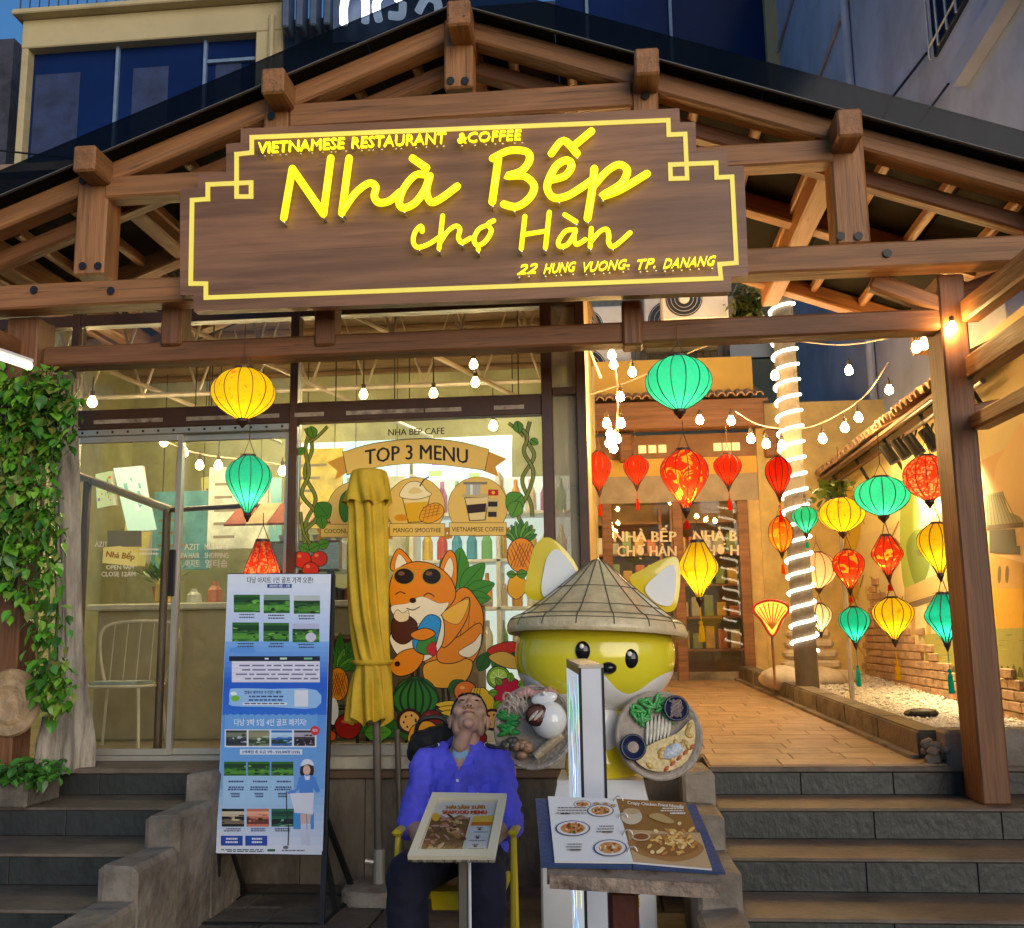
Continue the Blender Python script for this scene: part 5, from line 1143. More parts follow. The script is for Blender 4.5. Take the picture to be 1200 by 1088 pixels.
for i in range(-3, 4):
    x, y = zw(372, 885); a.stroke([(x+i*2, y-25), (x+i*8.2, y-8), (x+i*8.2, y+8), (x+i*2, y+25)], 2.6, S(25, 80, 35), sm=4)
def passion(u, v, r): fruit(u, v, r, r, S(95, 35, 45), False); fruit(u, v, r*.82, r*.82, S(240, 190, 110), False, .4); [a.ell(*zw(u+r*.5*math.cos(k), v+r*.5*math.sin(k)), 1.2, 1.6, INK, False, n=7) for k in range(7)]
a.k += 1
passion(355, 950, 36); fruit(420, 940, 30, 22, S(150, 40, 35)); fruit(462, 985, 24, 22, S(230, 140, 90))
a.blob(Zw([(350, 1005), (365, 965), (410, 950), (438, 975), (400, 990), (370, 1005)]), S(245, 180, 40), INK, 1)
for k in range(3): a.blob(Zw([(432+k*8, 900+k*12), (480, 890+k*14), (520, 905+k*12), (480, 915+k*10)]), S(245, 205, 60), INK, .9)
fruit(520, 862, 32, 30, S(240, 140, 40))
for k in range(4): a.blob(Zw([(545+k*8, 850), (560+k*14, 880), (570+k*12, 930), (545+k*12, 925), (535+k*10, 880)]), S(245, 205, 60), INK, .9)
fruit(618, 820, 33, 32, S(150, 190, 50), False); fruit(618, 820, 27, 26, S(200, 225, 100), False, .4); [a.stroke([zw(618, 820), zw(618+25*math.cos(k*.785), 820+24*math.sin(k*.785))], .7, S(240, 250, 200), False) for k in range(8)]
a.k += 1
fruit(650, 868, 44, 46, S(215, 35, 85), False)
for k in range(8): leaf(*zw(650+34*math.cos(k*.8), 868+34*math.sin(k*.8)), 11, k*.8, S(150, 185, 70), .35)
passion(600, 945, 30); fruit(560, 1000, 22, 20, S(160, 45, 35))
a.blob(Zw([(585, 740), (660, 715), (720, 760), (660, 745), (640, 775)]), S(215, 70, 35), INK, 1); a.blob(Zw([(590, 760), (640, 745), (700, 790), (640, 790)]), S(230, 190, 90), INK, .8)
a.grade = 1.35; a.build('window_print', colattr('window_vinyl', .35, .06), SHOP, label='fruit and fox picture with the words TOP 3 MENU')  # vinyl is no lamp: a faint glow is added to its colours
# ================================================================== PROPS IN FRONT
def plane_fn(P0, P1, P2):
    n = (P1-P0).cross(P2-P0).normalized()
    def f(u, v): d = ray(u, v); return CAMP+d*((P0-CAMP).dot(n)/d.dot(n))
    return f, (n if n.dot(P0-CAMP) < 0 else -n)
# ---- golf banner on an A stand
gb = thing('banner_stand', 'tall blue and white golf price banner on a black steel stand', 'banner')
BL, BR, TL, TR = PY(252, 1001, 5.62), PY(378.5, 1003, 5.62), PY(267, 672, 5.88), PY(388.5, 672, 5.88)
fn, nn = plane_fn(BL, BR, TL)
MB().prism([BL, BR, TR, TL], -nn*.03).build('board', m_black, gb)
a = Art(fn, nn, .0007); WH = S(226, 232, 250); BLU = S(70, 130, 225); DB = S(30, 60, 140); GR = [S(40, 110, 35), S(60, 140, 45), S(25, 70, 30), S(110, 140, 70)]
def in_(u, v, d=1.2): return u, v
a.poly([(253, 1000), (378, 1002), (388, 673), (267, 673)], WH)
def band(y0, y1, c0, c1, n=12):
    for i in range(n):
        f0, f1 = y0+(y1-y0)*i/n, y0+(y1-y0)*(i+1)/n; L = lambda y: 253+(1000-y)/327*14+.3; R2 = lambda y: 378+(1002-y)/329*10-.3; k = i/(n-1)
        a.poly([(L(f0), f0), (R2(f0), f0), (R2(f1)+0, f1), (L(f1), f1)], tuple(c0[j]*(1-k)+c1[j]*k for j in range(3))+(1,), False)
    a.k += 1
band(674, 752, WH, S(180, 205, 248), 8); band(752, 800, S(120, 175, 240), S(35, 100, 215), 8); band(800, 838, S(35, 95, 210), S(40, 110, 220), 6); band(838, 925, S(90, 150, 230), S(120, 175, 235), 8); band(925, 1000, S(140, 190, 240), WH, 8)
a.t = lambda u, v: (255+u/6.214, 665+v/6.214)
a.lines(370, 40, 520, 1, 18, S(60, 60, 70)); a.text('다낭 아지트 1인 골프 가격 오픈!', 455, 95, 34, S(15, 18, 40), w_=480, bold=.012); a.rect(362, 122, 540, 150, DB); a.text('2024년 4월 ~ 6월', 451, 136, 16, WH, w_=150, bold=.02)
def photo(x0, y0, x1, y1, pal, sky_=None, n=14):
    nb2 = 7
    for i in range(nb2):
        f0 = y0+(y1-y0)*i/nb2; f1 = y0+(y1-y0)*(i+1)/nb2; c = pal[(0, 1, 1, 0, 2, 2, 0)[i] % len(pal)]; k = random.uniform(.8, 1.25)
        a.rect(x0, f0, x1, f1+.5, (sky_ if (sky_ and i < 2) else tuple(q_*k for q_ in c[:3])+(1,)), False)
    a.k += 1
    for i in range(n):
        cx, cy = random.uniform(x0, x1), random.uniform(y0+(y1-y0)*.3, y1); rx, ry = (x1-x0)*random.uniform(.04, .2), (y1-y0)*random.uniform(.03, .10); k = random.uniform(.7, 1.3); c = random.choice(pal)
        a.blob([(max(x0, min(x1, cx+rx*math.cos(q_)*random.uniform(.5, 1.2))), max(y0, min(y1, cy+ry*math.sin(q_)*random.uniform(.5, 1.2)))) for q_ in (0, .8, 1.6, 2.4, 3.14, 4.2, 5.2)], tuple(t_*k for t_ in c[:3])+(1,), None, up=False, n=2); a.k += .1
    a.k += 1
G1 = [S(45, 105, 35), S(25, 65, 30), S(85, 150, 50), S(20, 45, 30), S(120, 170, 80)]
for x0, y0, x1, y1, sk in ((118, 200, 308, 328, None), (336, 200, 526, 334, S(120, 150, 130)), (556, 205, 746, 338, S(190, 200, 200)), (108, 402, 302, 540, None), (334, 405, 520, 540, None), (546, 410, 742, 546, S(185, 190, 225))): photo(x0, y0, x1, y1, G1, sk); a.lines(x0+30, y1+12, x1-40, 2, 20, S(50, 55, 80), 9)
a.ell(680, 510, 38, 34, S(205, 200, 230)); a.blob([(100, 590), (170, 580), (260, 590), (260, 625), (100, 620)], S(90, 150, 230), None)
a.rect(85, 648, 745, 684, S(20, 25, 50)); a.rect(104, 684, 745, 838, S(228, 226, 245))
for k in range(4): a.lines(115, 710+k*32, 735, 1, 20, S(110, 112, 150), 11)
for k in range(5): a.rect(104, 702+k*32, 745, 703.5+k*32, S(170, 175, 215), False)
a.k += 1; a.rect(344, 660, 372, 672, WH); a.rect(455, 658, 505, 672, S(200, 230, 200)); a.rect(630, 658, 690, 672, S(120, 190, 150))
a.blob([(90, 900), (130, 882), (400, 886), (720, 894), (720, 1024), (400, 1018), (110, 1010), (88, 970)], S(150, 195, 245), None, n=3); a.ell(130, 955, 32, 22, S(120, 190, 60)); a.ell(118, 920, 24, 14, S(240, 245, 250)); a.text('앱에서 예약하면 추가할인 혜택!', 330, 912, 20, S(25, 40, 100), w_=270, bold=.02); a.lines(200, 935, 480, 2, 26, S(60, 80, 140), 12); a.rect(185, 984, 505, 1004, WH); a.lines(195, 988, 490, 1, 14, S(80, 90, 130), 9); a.rect(560, 895, 660, 1014, S(225, 230, 245))
a.t = lambda u, v: (245+u/6.05, 830+v/6.05)
a.poly([(115, 40)]+[p for i in range(13) for p in ((127+i*50, 52), (152+i*50 if i < 12 else 768, 40))]+[(768, 60), (768, 350), (115, 350)], S(105, 165, 232))
a.text('다낭 3박 5일 4인 골프 패키지!', 435, 103, 38, S(235, 242, 255), w_=510, bold=.01)
P2 = [[S(60, 60, 55), S(120, 130, 110), S(30, 40, 60), S(170, 180, 190)], [S(110, 125, 95), S(160, 150, 120), S(60, 80, 50), S(190, 200, 190)], [S(50, 110, 190), S(170, 200, 225), S(40, 60, 50), S(90, 150, 210)], [S(60, 50, 55), S(180, 170, 190), S(30, 25, 35), S(150, 120, 160)]]
a.rect(112, 152, 762, 278, WH)
for k in range(4): photo(120+k*161, 158, 268+k*161, 268, P2[k])
a.ell(752, 160, 33, 33, S(215, 45, 45)); a.text('특가', 752, 160, 18, WH, w_=36, bold=.02); a.rect(220, 292, 662, 330, S(215, 228, 250)); a.text('2색체험 총 요금 3박~ 924,000원 (32%)', 440, 312, 18, S(20, 40, 110), w_=410, bold=.02)
for k in range(3):
    x0 = 108+k*168; photo(x0, 380, x0+155, 480, G1); a.rect(x0-8, 480, x0+158, 690, S(165, 205, 242)); a.lines(x0+18, 515, x0+138, 1, 20, S(40, 60, 120), 12); a.lines(x0+14, 556, x0+142, 2, 16, S(40, 60, 120), 11); a.lines(x0+45, 602, x0+110, 2, 18, S(30, 45, 100), 12)
    photo(92+k*176, 714, 250+k*176, 840, ([S(18, 20, 25), S(200, 185, 160), S(120, 105, 90)], [S(205, 120, 95), S(230, 170, 140), S(120, 60, 45), S(60, 40, 35)], [S(40, 110, 80), S(25, 70, 55), S(20, 25, 30), S(120, 170, 140)])[k], None, 10); a.lines(105+k*176, 852, 225+k*176, 2, 14, S(60, 70, 110), 8)
    if k < 2: a.rect(85+k*174, 905, 240+k*174, 975, S(30, 75, 175)); a.lines(118+k*174, 920, 205+k*174, 2, 24, WH, 13)
a.lines(85, 1000, 390, 2, 12, S(70, 110, 120), 7); a.rect(415, 1000, 470, 1016, S(30, 110, 70)); a.lines(490, 1006, 700, 1, 12, S(70, 80, 110), 7)
a.rect(600, 745, 745, 858, S(70, 150, 225))
# golfer printed on it
sk = S(225, 185, 165)
a.blob([(648, 470), (655, 410), (700, 390), (740, 410), (742, 470), (715, 480), (675, 480)], S(45, 28, 25), None); a.ell(694, 440, 26, 36, sk); a.blob([(652, 412), (668, 372), (700, 362), (732, 375), (742, 408), (700, 398)], WH, None)
a.poly([(640, 490), (695, 470), (755, 490), (770, 545), (790, 590), (765, 600), (738, 560), (740, 610), (645, 608), (640, 570), (600, 612), (560, 608), (556, 594), (620, 575)], S(80, 140, 225)); a.poly([(675, 474), (695, 486), (718, 474), (712, 510), (684, 510)], WH)
a.poly([(575, 605), (745, 600), (738, 755), (608, 742)], S(228, 228, 245)); a.poly([(650, 750), (690, 752), (692, 840), (684, 985), (664, 985), (652, 850)], sk); a.poly([(696, 752), (726, 752), (716, 850), (722, 990), (700, 990), (700, 850)], sk)
a.poly([(652, 820), (694, 820), (690, 970), (660, 975)], S(210, 215, 240)); a.poly([(698, 820), (722, 820), (722, 980), (702, 980)], S(210, 215, 240)); a.blob([(640, 1000), (670, 970), (695, 975), (690, 995), (660, 1006)], WH, None); a.blob([(680, 1015), (705, 975), (735, 985), (725, 1010)], WH, None)
a.stroke([(550, 590), (552, 720), (566, 860), (562, 975)], 8, S(40, 45, 60)); a.ell(545, 988, 20, 12, S(110, 115, 135))
a.build('banner_print', m_print, gb)
fA, fB = PZ(221, 1084, GZ+.025), PZ(377, 1086, GZ+.025); bA, bB = fA+Vector((.08, .62, 0)), fB+Vector((.02, .62, 0))
def bar(p, q_, r=.02): MB().tube([p, q_], r, 4).build('frame_bar', m_black, gb)
bar(fA, fB); bar(bA, bB); bar(fA, bA); bar(fB, bB)
for s, P, Q, B0, T0 in ((0, fA, bA, BL, TL), (1, fB, bB, BR, TR)):
    up0 = (P+Q)/2+Vector((0, -.05, 0)); e = B0+nn*-.045; tp = T0+nn*-.045
    bar(up0, e+(tp-e)*.0); bar(e, tp, .015); bar(P, e+(tp-e)*.08); bar(Q, e+(tp-e)*.12)
settle(gb, (fA+fB)/2-Vector((0, 0, .025)))
# ---- closed yellow umbrella in a concrete foot
um = thing('patio_umbrella', 'closed mustard yellow patio umbrella in a round concrete foot', 'umbrella')
YU = 6.02; base = PZ(439, 1046, GZ+.09); base = Vector((base.x, YU, GZ))
m_can = M('canopy_cloth', (.62, .40, .02), .75, var=.22, scale=5, bump=.25, bscale=40)
def ux(px, py): return PY(px, py, YU)
def folded(rows, n=72, amp=.16, lob=8, ph=0, rag=0):
    mb = MB(); mb.smooth = True; vs = []; fs = []
    for i, (py, xl, xr, am) in enumerate(rows):
        L, R2 = ux(xl, py), ux(xr, py); cx = (L.x+R2.x)/2; r = (R2.x-L.x)/2
        for j in range(n):
            an = 2*math.pi*j/n; w1 = math.cos(lob*an+ph+.25*math.sin(3*an)); k = 1-am*(.5-.5*w1)**1.0-am*.45*abs(math.sin(lob*an*.5+1.3))+.03*math.sin(23*an+i*.35)*am
            z = L.z+(rag*(w1*.5+.4*math.sin(5*an+1)) if i == len(rows)-1 else 0); tw = .04*i
            vs.append((cx+r*k*math.cos(an+tw), YU+r*k*math.sin(an+tw)*1.0, z))
    for i in range(len(rows)-1):
        for j in range(n): fs.append((i*n+j, i*n+(j+1) % n, (i+1)*n+(j+1) % n, (i+1)*n+j))
    return mb.add(vs, fs)
def lerp_rows(R2, k=5):
    return smooth([tuple(map(float, r)) for r in R2], k)
folded(lerp_rows([(575, 404, 456, .3), (600, 404, 458, .32), (650, 402, 459, .34), (710, 404, 460, .34), (745, 408, 460, .32), (772, 414, 459, .22), (780, 416, 459, .16), (790, 411, 462, .25), (815, 402, 467, .4), (845, 395, 470, .5)], 4), 96, lob=9, rag=.035).build('canopy', m_can, um)
folded(lerp_rows([(550, 424, 438, .02), (553, 413, 452, .06), (563, 408, 456, .12), (578, 402, 460, .24), (592, 396, 465, .36)], 4), 96, lob=7, ph=.6, rag=.03).build('top_flounce', m_can, um)
tb = ux(437, 776); MB().lathe([(.118, -.012), (.124, 0), (.118, .012)], 28, o=(tb.x, YU, tb.z)).build('tie_band', m_can, um)
pt, pb = ux(437, 560), base+Vector((.0, 0, .1))
m_pole = M('pole_grey', (.17, .14, .11), .5, metal=.3, bump=.05)
MB().tube([pb, (pt.x, YU, pt.z)], .024, 12).build('pole', m_pole, um); MB().tube([pb-Vector((0, 0, .02)), pb+Vector((0, 0, .2))], .034, 12).build('sleeve', m_alu, um); MB().tube([pb+Vector((-.03, -.02, .13)), pb+Vector((-.075, -.03, .14))], .014, 8).build('clamp_knob', m_alu, um)
MB().lathe([(.0, 0), (.205, 0), (.213, .02), (.21, .085), (.195, .105), (.06, .115), (0, .115)], 36, o=base).build('foot', M('foot_concrete', (.42, .36, .28), .85, var=.25, bump=.6, bscale=25, dirt=(.2, .17, .13)), um)
settle(um, base)
o = MB().tube([(base.x+.085, YU+.22, GZ), (base.x+.05, YU+.24, 1.0)], .018, 8).build('loose_pole', m_pole); tag(o, 'thin spare pole leaning on the wall behind the umbrella foot', 'pole')
# ---- framed menu on a thin stand in front of the man
fm = thing('menu_stand', 'cream framed food menu on a thin metal stand before the seated man', 'menu stand')
A0, A1, A2, A3 = PY(478, 1007.5, 3.9), PY(580, 1008, 3.9), PY(594, 934.6, 4.26), PY(507, 933, 4.26)
fn, nn = plane_fn(A0, A1, A3); A2 = fn(594, 934.6)
m_fr = M('cream_frame', (.72, .64, .47), .4, var=.08, bump=.05)
MB().prism([A0, A1, A2, A3], -nn*.012).build('backing', m_black, fm)
ctr = (A0+A1+A2+A3)/4
def edge(P, Q, w_=.034):
    ins = lambda p: p+(ctr-p)*(w_*2.6/(ctr-p).length*1.0)*.55
    MB().prism([P+nn*.018, Q+nn*.018, ins(Q)+nn*.018, ins(P)+nn*.018], -nn*.03).build('frame_side', m_fr, fm)
for P, Q in ((A0, A1), (A1, A2), (A2, A3), (A3, A0)): edge(P, Q)
a = Art(fn, nn, .0007); a.t = lambda u, v: (470+u/8.57, 920+v/8.57); a.off = .0015
a.poly([(160, 700), (860, 705), (985, 165), (355, 160)], S(232, 232, 225)); a.poly([(185, 690), (600, 690), (700, 330), (310, 330)], S(120, 90, 60))
for i in range(90):
    t_ = random.random(); v = 690-t_*380; L = 200+t_*110; u = random.uniform(L, L+400-40*t_); a.ell(u, v, random.uniform(12, 50), random.uniform(7, 18), random.choice((S(205, 170, 120), S(150, 110, 70), S(90, 60, 40), S(225, 195, 150), S(175, 130, 80), S(120, 110, 60), S(200, 150, 140))), False, n=9, rot=random.uniform(-.8, .8))
    a.k += .15
a.k += 1
a.text('HẢI SẢN TƯƠI', 650, 235, 34, S(200, 130, 40), w_=390, bold=.05); a.text('SEAFOOD MENU', 640, 285, 36, S(205, 60, 30), w_=450, bold=.05); a.ell(350, 335, 40, 42, S(235, 190, 60)); a.poly([(705, 410), (915, 410), (935, 318), (730, 325)], S(240, 205, 80)); a.poly([(700, 420), (912, 415), (918, 385), (710, 385)], S(215, 120, 30)); a.poly([(630, 695), (845, 700), (905, 430), (700, 425)], S(215, 225, 232))
for k in range(3):
    cx, cy = 790-k*22, 455+k*85; a.ell(cx, cy+5, 20, 11, S(70, 70, 75), False, n=10)
    for d in (-24, -8, 8, 24): a.ell(cx+d, cy-12, 6, 7, S(70, 70, 75), False, n=8)
    a.lines(cx-85, cy+28, cx+85, 1, 12, S(110, 115, 120), 8)
a.build('menu_print', m_print, fm)
MB().prism([A0+nn*.010, A1+nn*.010, A2+nn*.010, A3+nn*.010], nn*.002).build('pane', glass('frame_glass', (.99, .99, .99), .25, .05), fm)
pc = (A0+A1)/2+Vector((.045, .12, .01)); MB().bbox((-.016, -.010, 0), (.016, .010, pc.z-GZ), .003).build('stand_pole', m_pole, fm, (pc.x-.02, pc.y, GZ)); MB().tube([(pc.x+.007, pc.y-.01, GZ), (pc.x+.007, pc.y-.01, pc.z)], .006, 6).build('cable', m_white, fm); MB().lathe([(.0, 0), (.15, 0), (.15, .015), (.03, .03), (0, .03)], 24, o=(pc.x-.02, pc.y, GZ)).build('stand_foot', m_black, fm)
settle(fm, (pc.x, pc.y, GZ))
# ---- lectern with the open menu book
le = thing('lectern', 'dark wooden lectern with a worn tilted top', 'lectern')
B0, B1, B2, B3 = PY(641, 1024, 2.72), PY(846, 1036, 2.72), PY(810, 942, 3.06), PY(640, 936, 3.06)
fn, nn = plane_fn(B0, B1, B3); B2 = fn(812, 942)
MB().prism([B0, B1, B2, B3], -nn*.03).build('top', M('worn_top', (.26, .2, .15), .5, var=.4, scale=9, bump=.4, dirt=(.06, .03, .02), dirts=9), le)
MB().prism([B0+Vector((.006, -.004, -.001)), B1+Vector((-.006, -.004, -.001)), B1+Vector((-.006, -.004, -.035)), B0+Vector((.006, -.004, -.035))], (0, .01, 0)).build('front_edge', M('worn_edge', (.22, .16, .12), .5, var=.6, scale=14, bump=.5, dirt=(.04, .015, .01), dirts=10), le)
lc = PY(730, 1040, 2.88); beam('leg', (lc.x, lc.y, GZ), (lc.x, lc.y, lc.z-.0), .07, .08, M('lectern_red', (.07, .018, .01), .3, var=.3, bump=.1), le, up=(1, 0, 0)); MB().bbox((lc.x-.2, lc.y-.16, GZ), (lc.x+.2, lc.y+.16, GZ+.04), .01).build('foot', MATS['lectern_red'], le)
settle(le, (lc.x, lc.y, GZ))
bk_ = thing('menu_book', 'open menu book with blue cover lying on the lectern', 'menu book')
fo = nn*.004
def onp(pts, d): return [fn(u, v)+nn*d for u, v in pts]
m_cov = M('blue_cover', (.03, .06, .16), .55, var=.2, scale=30, bump=.2)
MB().prism(onp([(634, 1019), (741, 1021), (722, 941), (627.5, 939.5)], .010), -nn*.006).build('cover', m_cov, bk_); MB().prism(onp([(742, 1021), (850, 1027), (815, 947), (723, 941)], .010), -nn*.006).build('cover', m_cov, bk_)
def page(q4, bow, name, lab):
    mb = MB(); mb.smooth = True; n = 8; vs = []
    for j in range(2):
        for i in range(n+1):
            t_ = i/n; (u0, v0), (u1, v1) = (q4[0], q4[1]) if j == 0 else (q4[3], q4[2]); vs.append(fn(u0+(u1-u0)*t_, v0+(v1-v0)*t_)+nn*(.014+bow*math.sin(math.pi*t_)))
    return vs
def page_art(q4, col):
    mbp = MB(); mbp.prism(onp(q4, .016), -nn*.005); mbp.build('page_stack', M('paper', (.78, .77, .74), .6, bump=0), bk_)
    a = Art(fn, nn, .0005, .0165); a.poly(q4, col); return a
a = page_art([(650, 1016), (742, 1017), (722, 942.5), (642, 939.5)], S(238, 236, 232)); a.t = lambda u, v: (620+u/5, 925+v/5)
def dish(u, v, rx, ry, plate=S(70, 80, 130)):
    a.ell(u, v, rx, ry, plate); a.ell(u, v, rx*.92, ry*.9, S(235, 228, 218)); a.ell(u, v, rx*.7, ry*.68, S(205, 140, 80))
    for i in range(22): an = random.uniform(0, 6.28); k = random.random()**.5*.6; a.ell(u+rx*k*math.cos(an), v+ry*k*math.sin(an), rx*random.uniform(.06, .16), ry*random.uniform(.08, .2), random.choice((S(170, 80, 40), S(225, 170, 100), S(130, 60, 30), S(95, 120, 50), S(245, 220, 170), S(200, 110, 50))), False, n=7, rot=random.uniform(0, 3))
    a.k += 1
dish(312, 120, 52, 22, S(60, 70, 90)); dish(395, 118, 26, 10); dish(445, 120, 26, 10); dish(490, 132, 24, 10); dish(418, 162, 78, 36); dish(256, 268, 102, 46); dish(475, 385, 98, 50)
for x, y in ((150, 145), (395, 255), (210, 362)): a.lines(x, y, x+(185 if x < 200 else 100), 3, 16, S(120, 115, 115), 6); a.lines(x+30, y+34, x+90, 1, 12, S(50, 45, 45), 8)
a.build('page', m_print, bk_, label='white left page with three plates of food')
a = page_art([(742, 1017), (834, 1025), (803, 947), (722, 942.5)], S(150, 105, 50)); a.t = lambda u, v: (620+u/5, 925+v/5)
a.poly([(575, 270), (1000, 290), (1070, 500), (610, 460)], S(200, 165, 120)); a.blob([(580, 340), (700, 300), (900, 310), (1020, 370), (980, 430), (860, 460), (720, 440), (620, 400)], S(170, 120, 65), None); a.blob([(620, 350), (720, 330), (880, 330), (990, 370), (940, 410), (830, 430), (700, 410)], S(150, 100, 50), None)
for i in range(70): a.ell(random.gauss(850, 62), random.gauss(345, 34), random.uniform(9, 26), random.uniform(5, 12), random.choice((S(240, 195, 110), S(225, 165, 80), S(250, 220, 150), S(205, 140, 60))), False, n=8, rot=random.uniform(-1, 1)); a.k += .1
a.k += 1; a.ell(600, 200, 62, 46, S(215, 195, 165)); a.ell(600, 168, 50, 18, S(195, 165, 125)); a.ell(655, 318, 56, 26, S(215, 185, 140)); a.ell(655, 318, 44, 18, S(140, 80, 40)); a.blob([(700, 200), (760, 180), (850, 230), (800, 240)], S(190, 155, 100), None)
a.text('Crispy Chicken Fried Noodle', 740, 130, 18, S(250, 240, 225), w_=330, bold=.02, slope=.07); a.lines(765, 150, 905, 2, 14, S(245, 235, 215), 6); a.lines(825, 178, 915, 1, 12, S(250, 245, 235), 9)
a.build('page', m_print, bk_, label='brown right page with a bowl of fried noodles')
for k in range(4): c_ = fn(741-k*5.4, 1006-k*20)+nn*.02; MB().tube([c_+Vector((.012*math.cos(s_), 0, .012*math.sin(s_))) for s_ in [x_*.6 for x_ in range(8)]], .002, 5).build('binder_ring', m_alu, bk_)
settle(bk_, fn(740, 1018)+nn*.004)
# ---- slim light box sign seen edge on
lb = thing('light_box', 'slim tall illuminated sign box seen nearly edge on', 'light box')
n0, f0 = PY(679, 786, 3.5), PY(664, 769, 4.35); zt = n0.z; n0.z = f0.z = GZ; dx = PY(706.5, 786, 3.5).x-n0.x; Wv = Vector((dx, .012, 0)); zt = 1.437
MB().prism([n0, n0+Wv, f0+Wv, f0], (0, 0, zt-GZ)).build('case', M('box_white', (.58, .6, .66), .35, var=.05, bump=0), lb)
dn = Vector((-(f0-n0).y, (f0-n0).x, 0)).normalized(); dn = dn if dn.x < 0 else -dn
def Lf(u, v): return n0+(f0-n0)*u+Vector((0, 0, (zt-GZ)*(1-v)))
a = Art(Lf, dn, .0015); a.rect(0, 0, 1, 1, S(30, 30, 36)); a.rect(.03, .015, .97, .985, S(225, 235, 245))
for i in range(60): u = random.uniform(.04, .85); v = random.uniform(.03, .95); a.blob([(u, v), (u+.06, v-.03), (u+random.uniform(.05, .1), v+.02), (u+.03, v+random.uniform(.02, .08))], random.choice((S(150, 215, 190), S(200, 170, 225), S(240, 220, 160), S(150, 190, 235), S(235, 240, 250), S(120, 190, 120))), None, up=False, n=2)
a.build('display', colattr('box_display', .3, .3), lb)
MB().prism([n0+Vector((-.003, -.004, 0)), n0+Vector((.006, -.004, 0)), n0+Vector((.006, .01, 0)), n0+Vector((-.003, .01, 0))], (0, 0, zt-GZ+.002)).build('corner_trim', m_black, lb); MB().prism([n0+Wv+Vector((-.005, -.004, 0)), n0+Wv+Vector((.003, -.004, 0)), n0+Wv+Vector((.003, .01, 0)), n0+Wv+Vector((-.005, .01, 0))], (0, 0, zt-GZ+.002)).build('corner_trim', m_black, lb)
MB().prism([n0+dn*.002, n0+Wv-dn*.002, f0+Wv-dn*.002, f0+dn*.002], (0, 0, .012)).build('top_cap', M('box_cap', (.5, .42, .3), .4), lb).location = (0, 0, zt-GZ+.001)
settle(lb, n0)
# ================================================================== SEATED MAN
def capsule(mb, p0, p1, r0, r1, n=14):
    p0, p1 = Vector(p0), Vector(p1); d = (p1-p0); L = d.length or 1e-4; Mx = Matrix.Translation(p0) @ d.to_track_quat('Z', 'Y').to_matrix().to_4x4()
    prof = [(max(1e-4, r0*math.sin(t)), -r0*math.cos(t)) for t in [i*math.pi/2/4 for i in range(5)]]+[(max(1e-4, r1*math.cos(t)), L+r1*math.sin(t)) for t in [i*math.pi/2/4 for i in range(5)]]
    return mb.lathe(prof, n, M=Mx)
def fuse(mb, vox, iters=6, sub=None):
    """join overlapping rounded shapes into one continuous skin"""
    me = mb.mesh('fused', m_black); o = bpy.data.objects.new('fused', me); COL.objects.link(o)
    r = o.modifiers.new('r', 'REMESH'); r.mode = 'VOXEL'; r.voxel_size = vox; s = o.modifiers.new('s', 'SMOOTH'); s.iterations = iters; s.factor = .5
    dg = bpy.context.evaluated_depsgraph_get(); me2 = bpy.data.meshes.new_from_object(o.evaluated_get(dg)); bpy.data.objects.remove(o); me2.materials.clear()
    for p in me2.polygons: p.use_smooth = True
    return me2
def fused(name, mb, vox, mat, parent, iters=6, label=None):
    me = fuse(mb, vox, iters); me.name = name; me.materials.append(mat); me.polygons.foreach_set('material_index', [0]*len(me.polygons)); return link(name, me, parent, label=label)
MX, MY = PY(540, 960, 4.75).x, 4.75
m_skin = M('skin_tan', (.50, .28, .185), .5, var=.16, scale=14, bump=.12, bscale=60)
m_shirt = M('blue_shirt', (.10, .095, .72), .75, var=.30, scale=6, bump=.5, bscale=14)
m_trou = M('navy_trousers', (.006, .006, .022), .85, var=.3, scale=8, bump=.5, bscale=16)
person = thing('person', 'man in blue uniform shirt sitting on a yellow chair with his head tipped back', 'person', (MX, MY, GZ))
# joints in local metres (x right, -y towards the street)
HIP = Vector((0, .02, .50)); CH = Vector((0, .06, .86)); NK = Vector((0, .05, 1.0)); 
HC = Vector((.028, .085, 1.105)); TILT = math.radians(47); TURN = math.radians(10)
HM = Matrix.Translation(HC) @ Matrix.Rotation(TURN, 4, 'Z') @ Matrix.Rotation(-TILT, 4, 'X') @ Matrix.Rotation(math.radians(4), 4, 'Y') @ Matrix.Diagonal((1.1, 1.1, 1.1, 1))
def hd(x, y, z): return HM @ Vector((x, y, z))
def hell(mb, c, r, rx=0):
    mb.ell(hd(*c), r, 18, 12, M=(HM.to_3x3() @ Matrix.Rotation(rx, 3, 'X')))
mb = MB()
hell(mb, (0, .012, .035), (.076, .094, .092)); hell(mb, (0, -.035, -.005), (.064, .055, .085)); hell(mb, (0, -.05, -.055), (.05, .042, .048)); hell(mb, (0, -.078, -.088), (.024, .02, .02))
hell(mb, (0, -.083, .038), (.052, .02, .016)); 
for s in (-1, 1):
    hell(mb, (s*.045, -.066, -.012), (.024, .022, .022)); hell(mb, (s*.028, -.084, .036), (.020, .012, .010)); hell(mb, (s*.078, .012, -.002), (.010, .022, .034)); hell(mb, (s*.086, .018, .012), (.008, .018, .016))
    hell(mb, (s*.05, -.02, -.06), (.018, .04, .03)); hell(mb, (s*.013, -.102, -.016), (.011, .013, .009))
hell(mb, (0, -.097, .012), (.010, .014, .032), -.25); hell(mb, (0, -.108, -.012), (.013, .014, .012)); hell(mb, (0, -.094, -.044), (.024, .010, .007)); hell(mb, (0, -.092, -.057), (.022, .010, .008))
capsule(mb, (0, .055, .93), hd(0, .01, -.03), .066, .058); capsule(mb, (0, .005, 1.0), hd(0, -.045, -.07), .035, .03); mb.ell((0, -.008, 1.06), (.012, .012, .014), 10, 8)
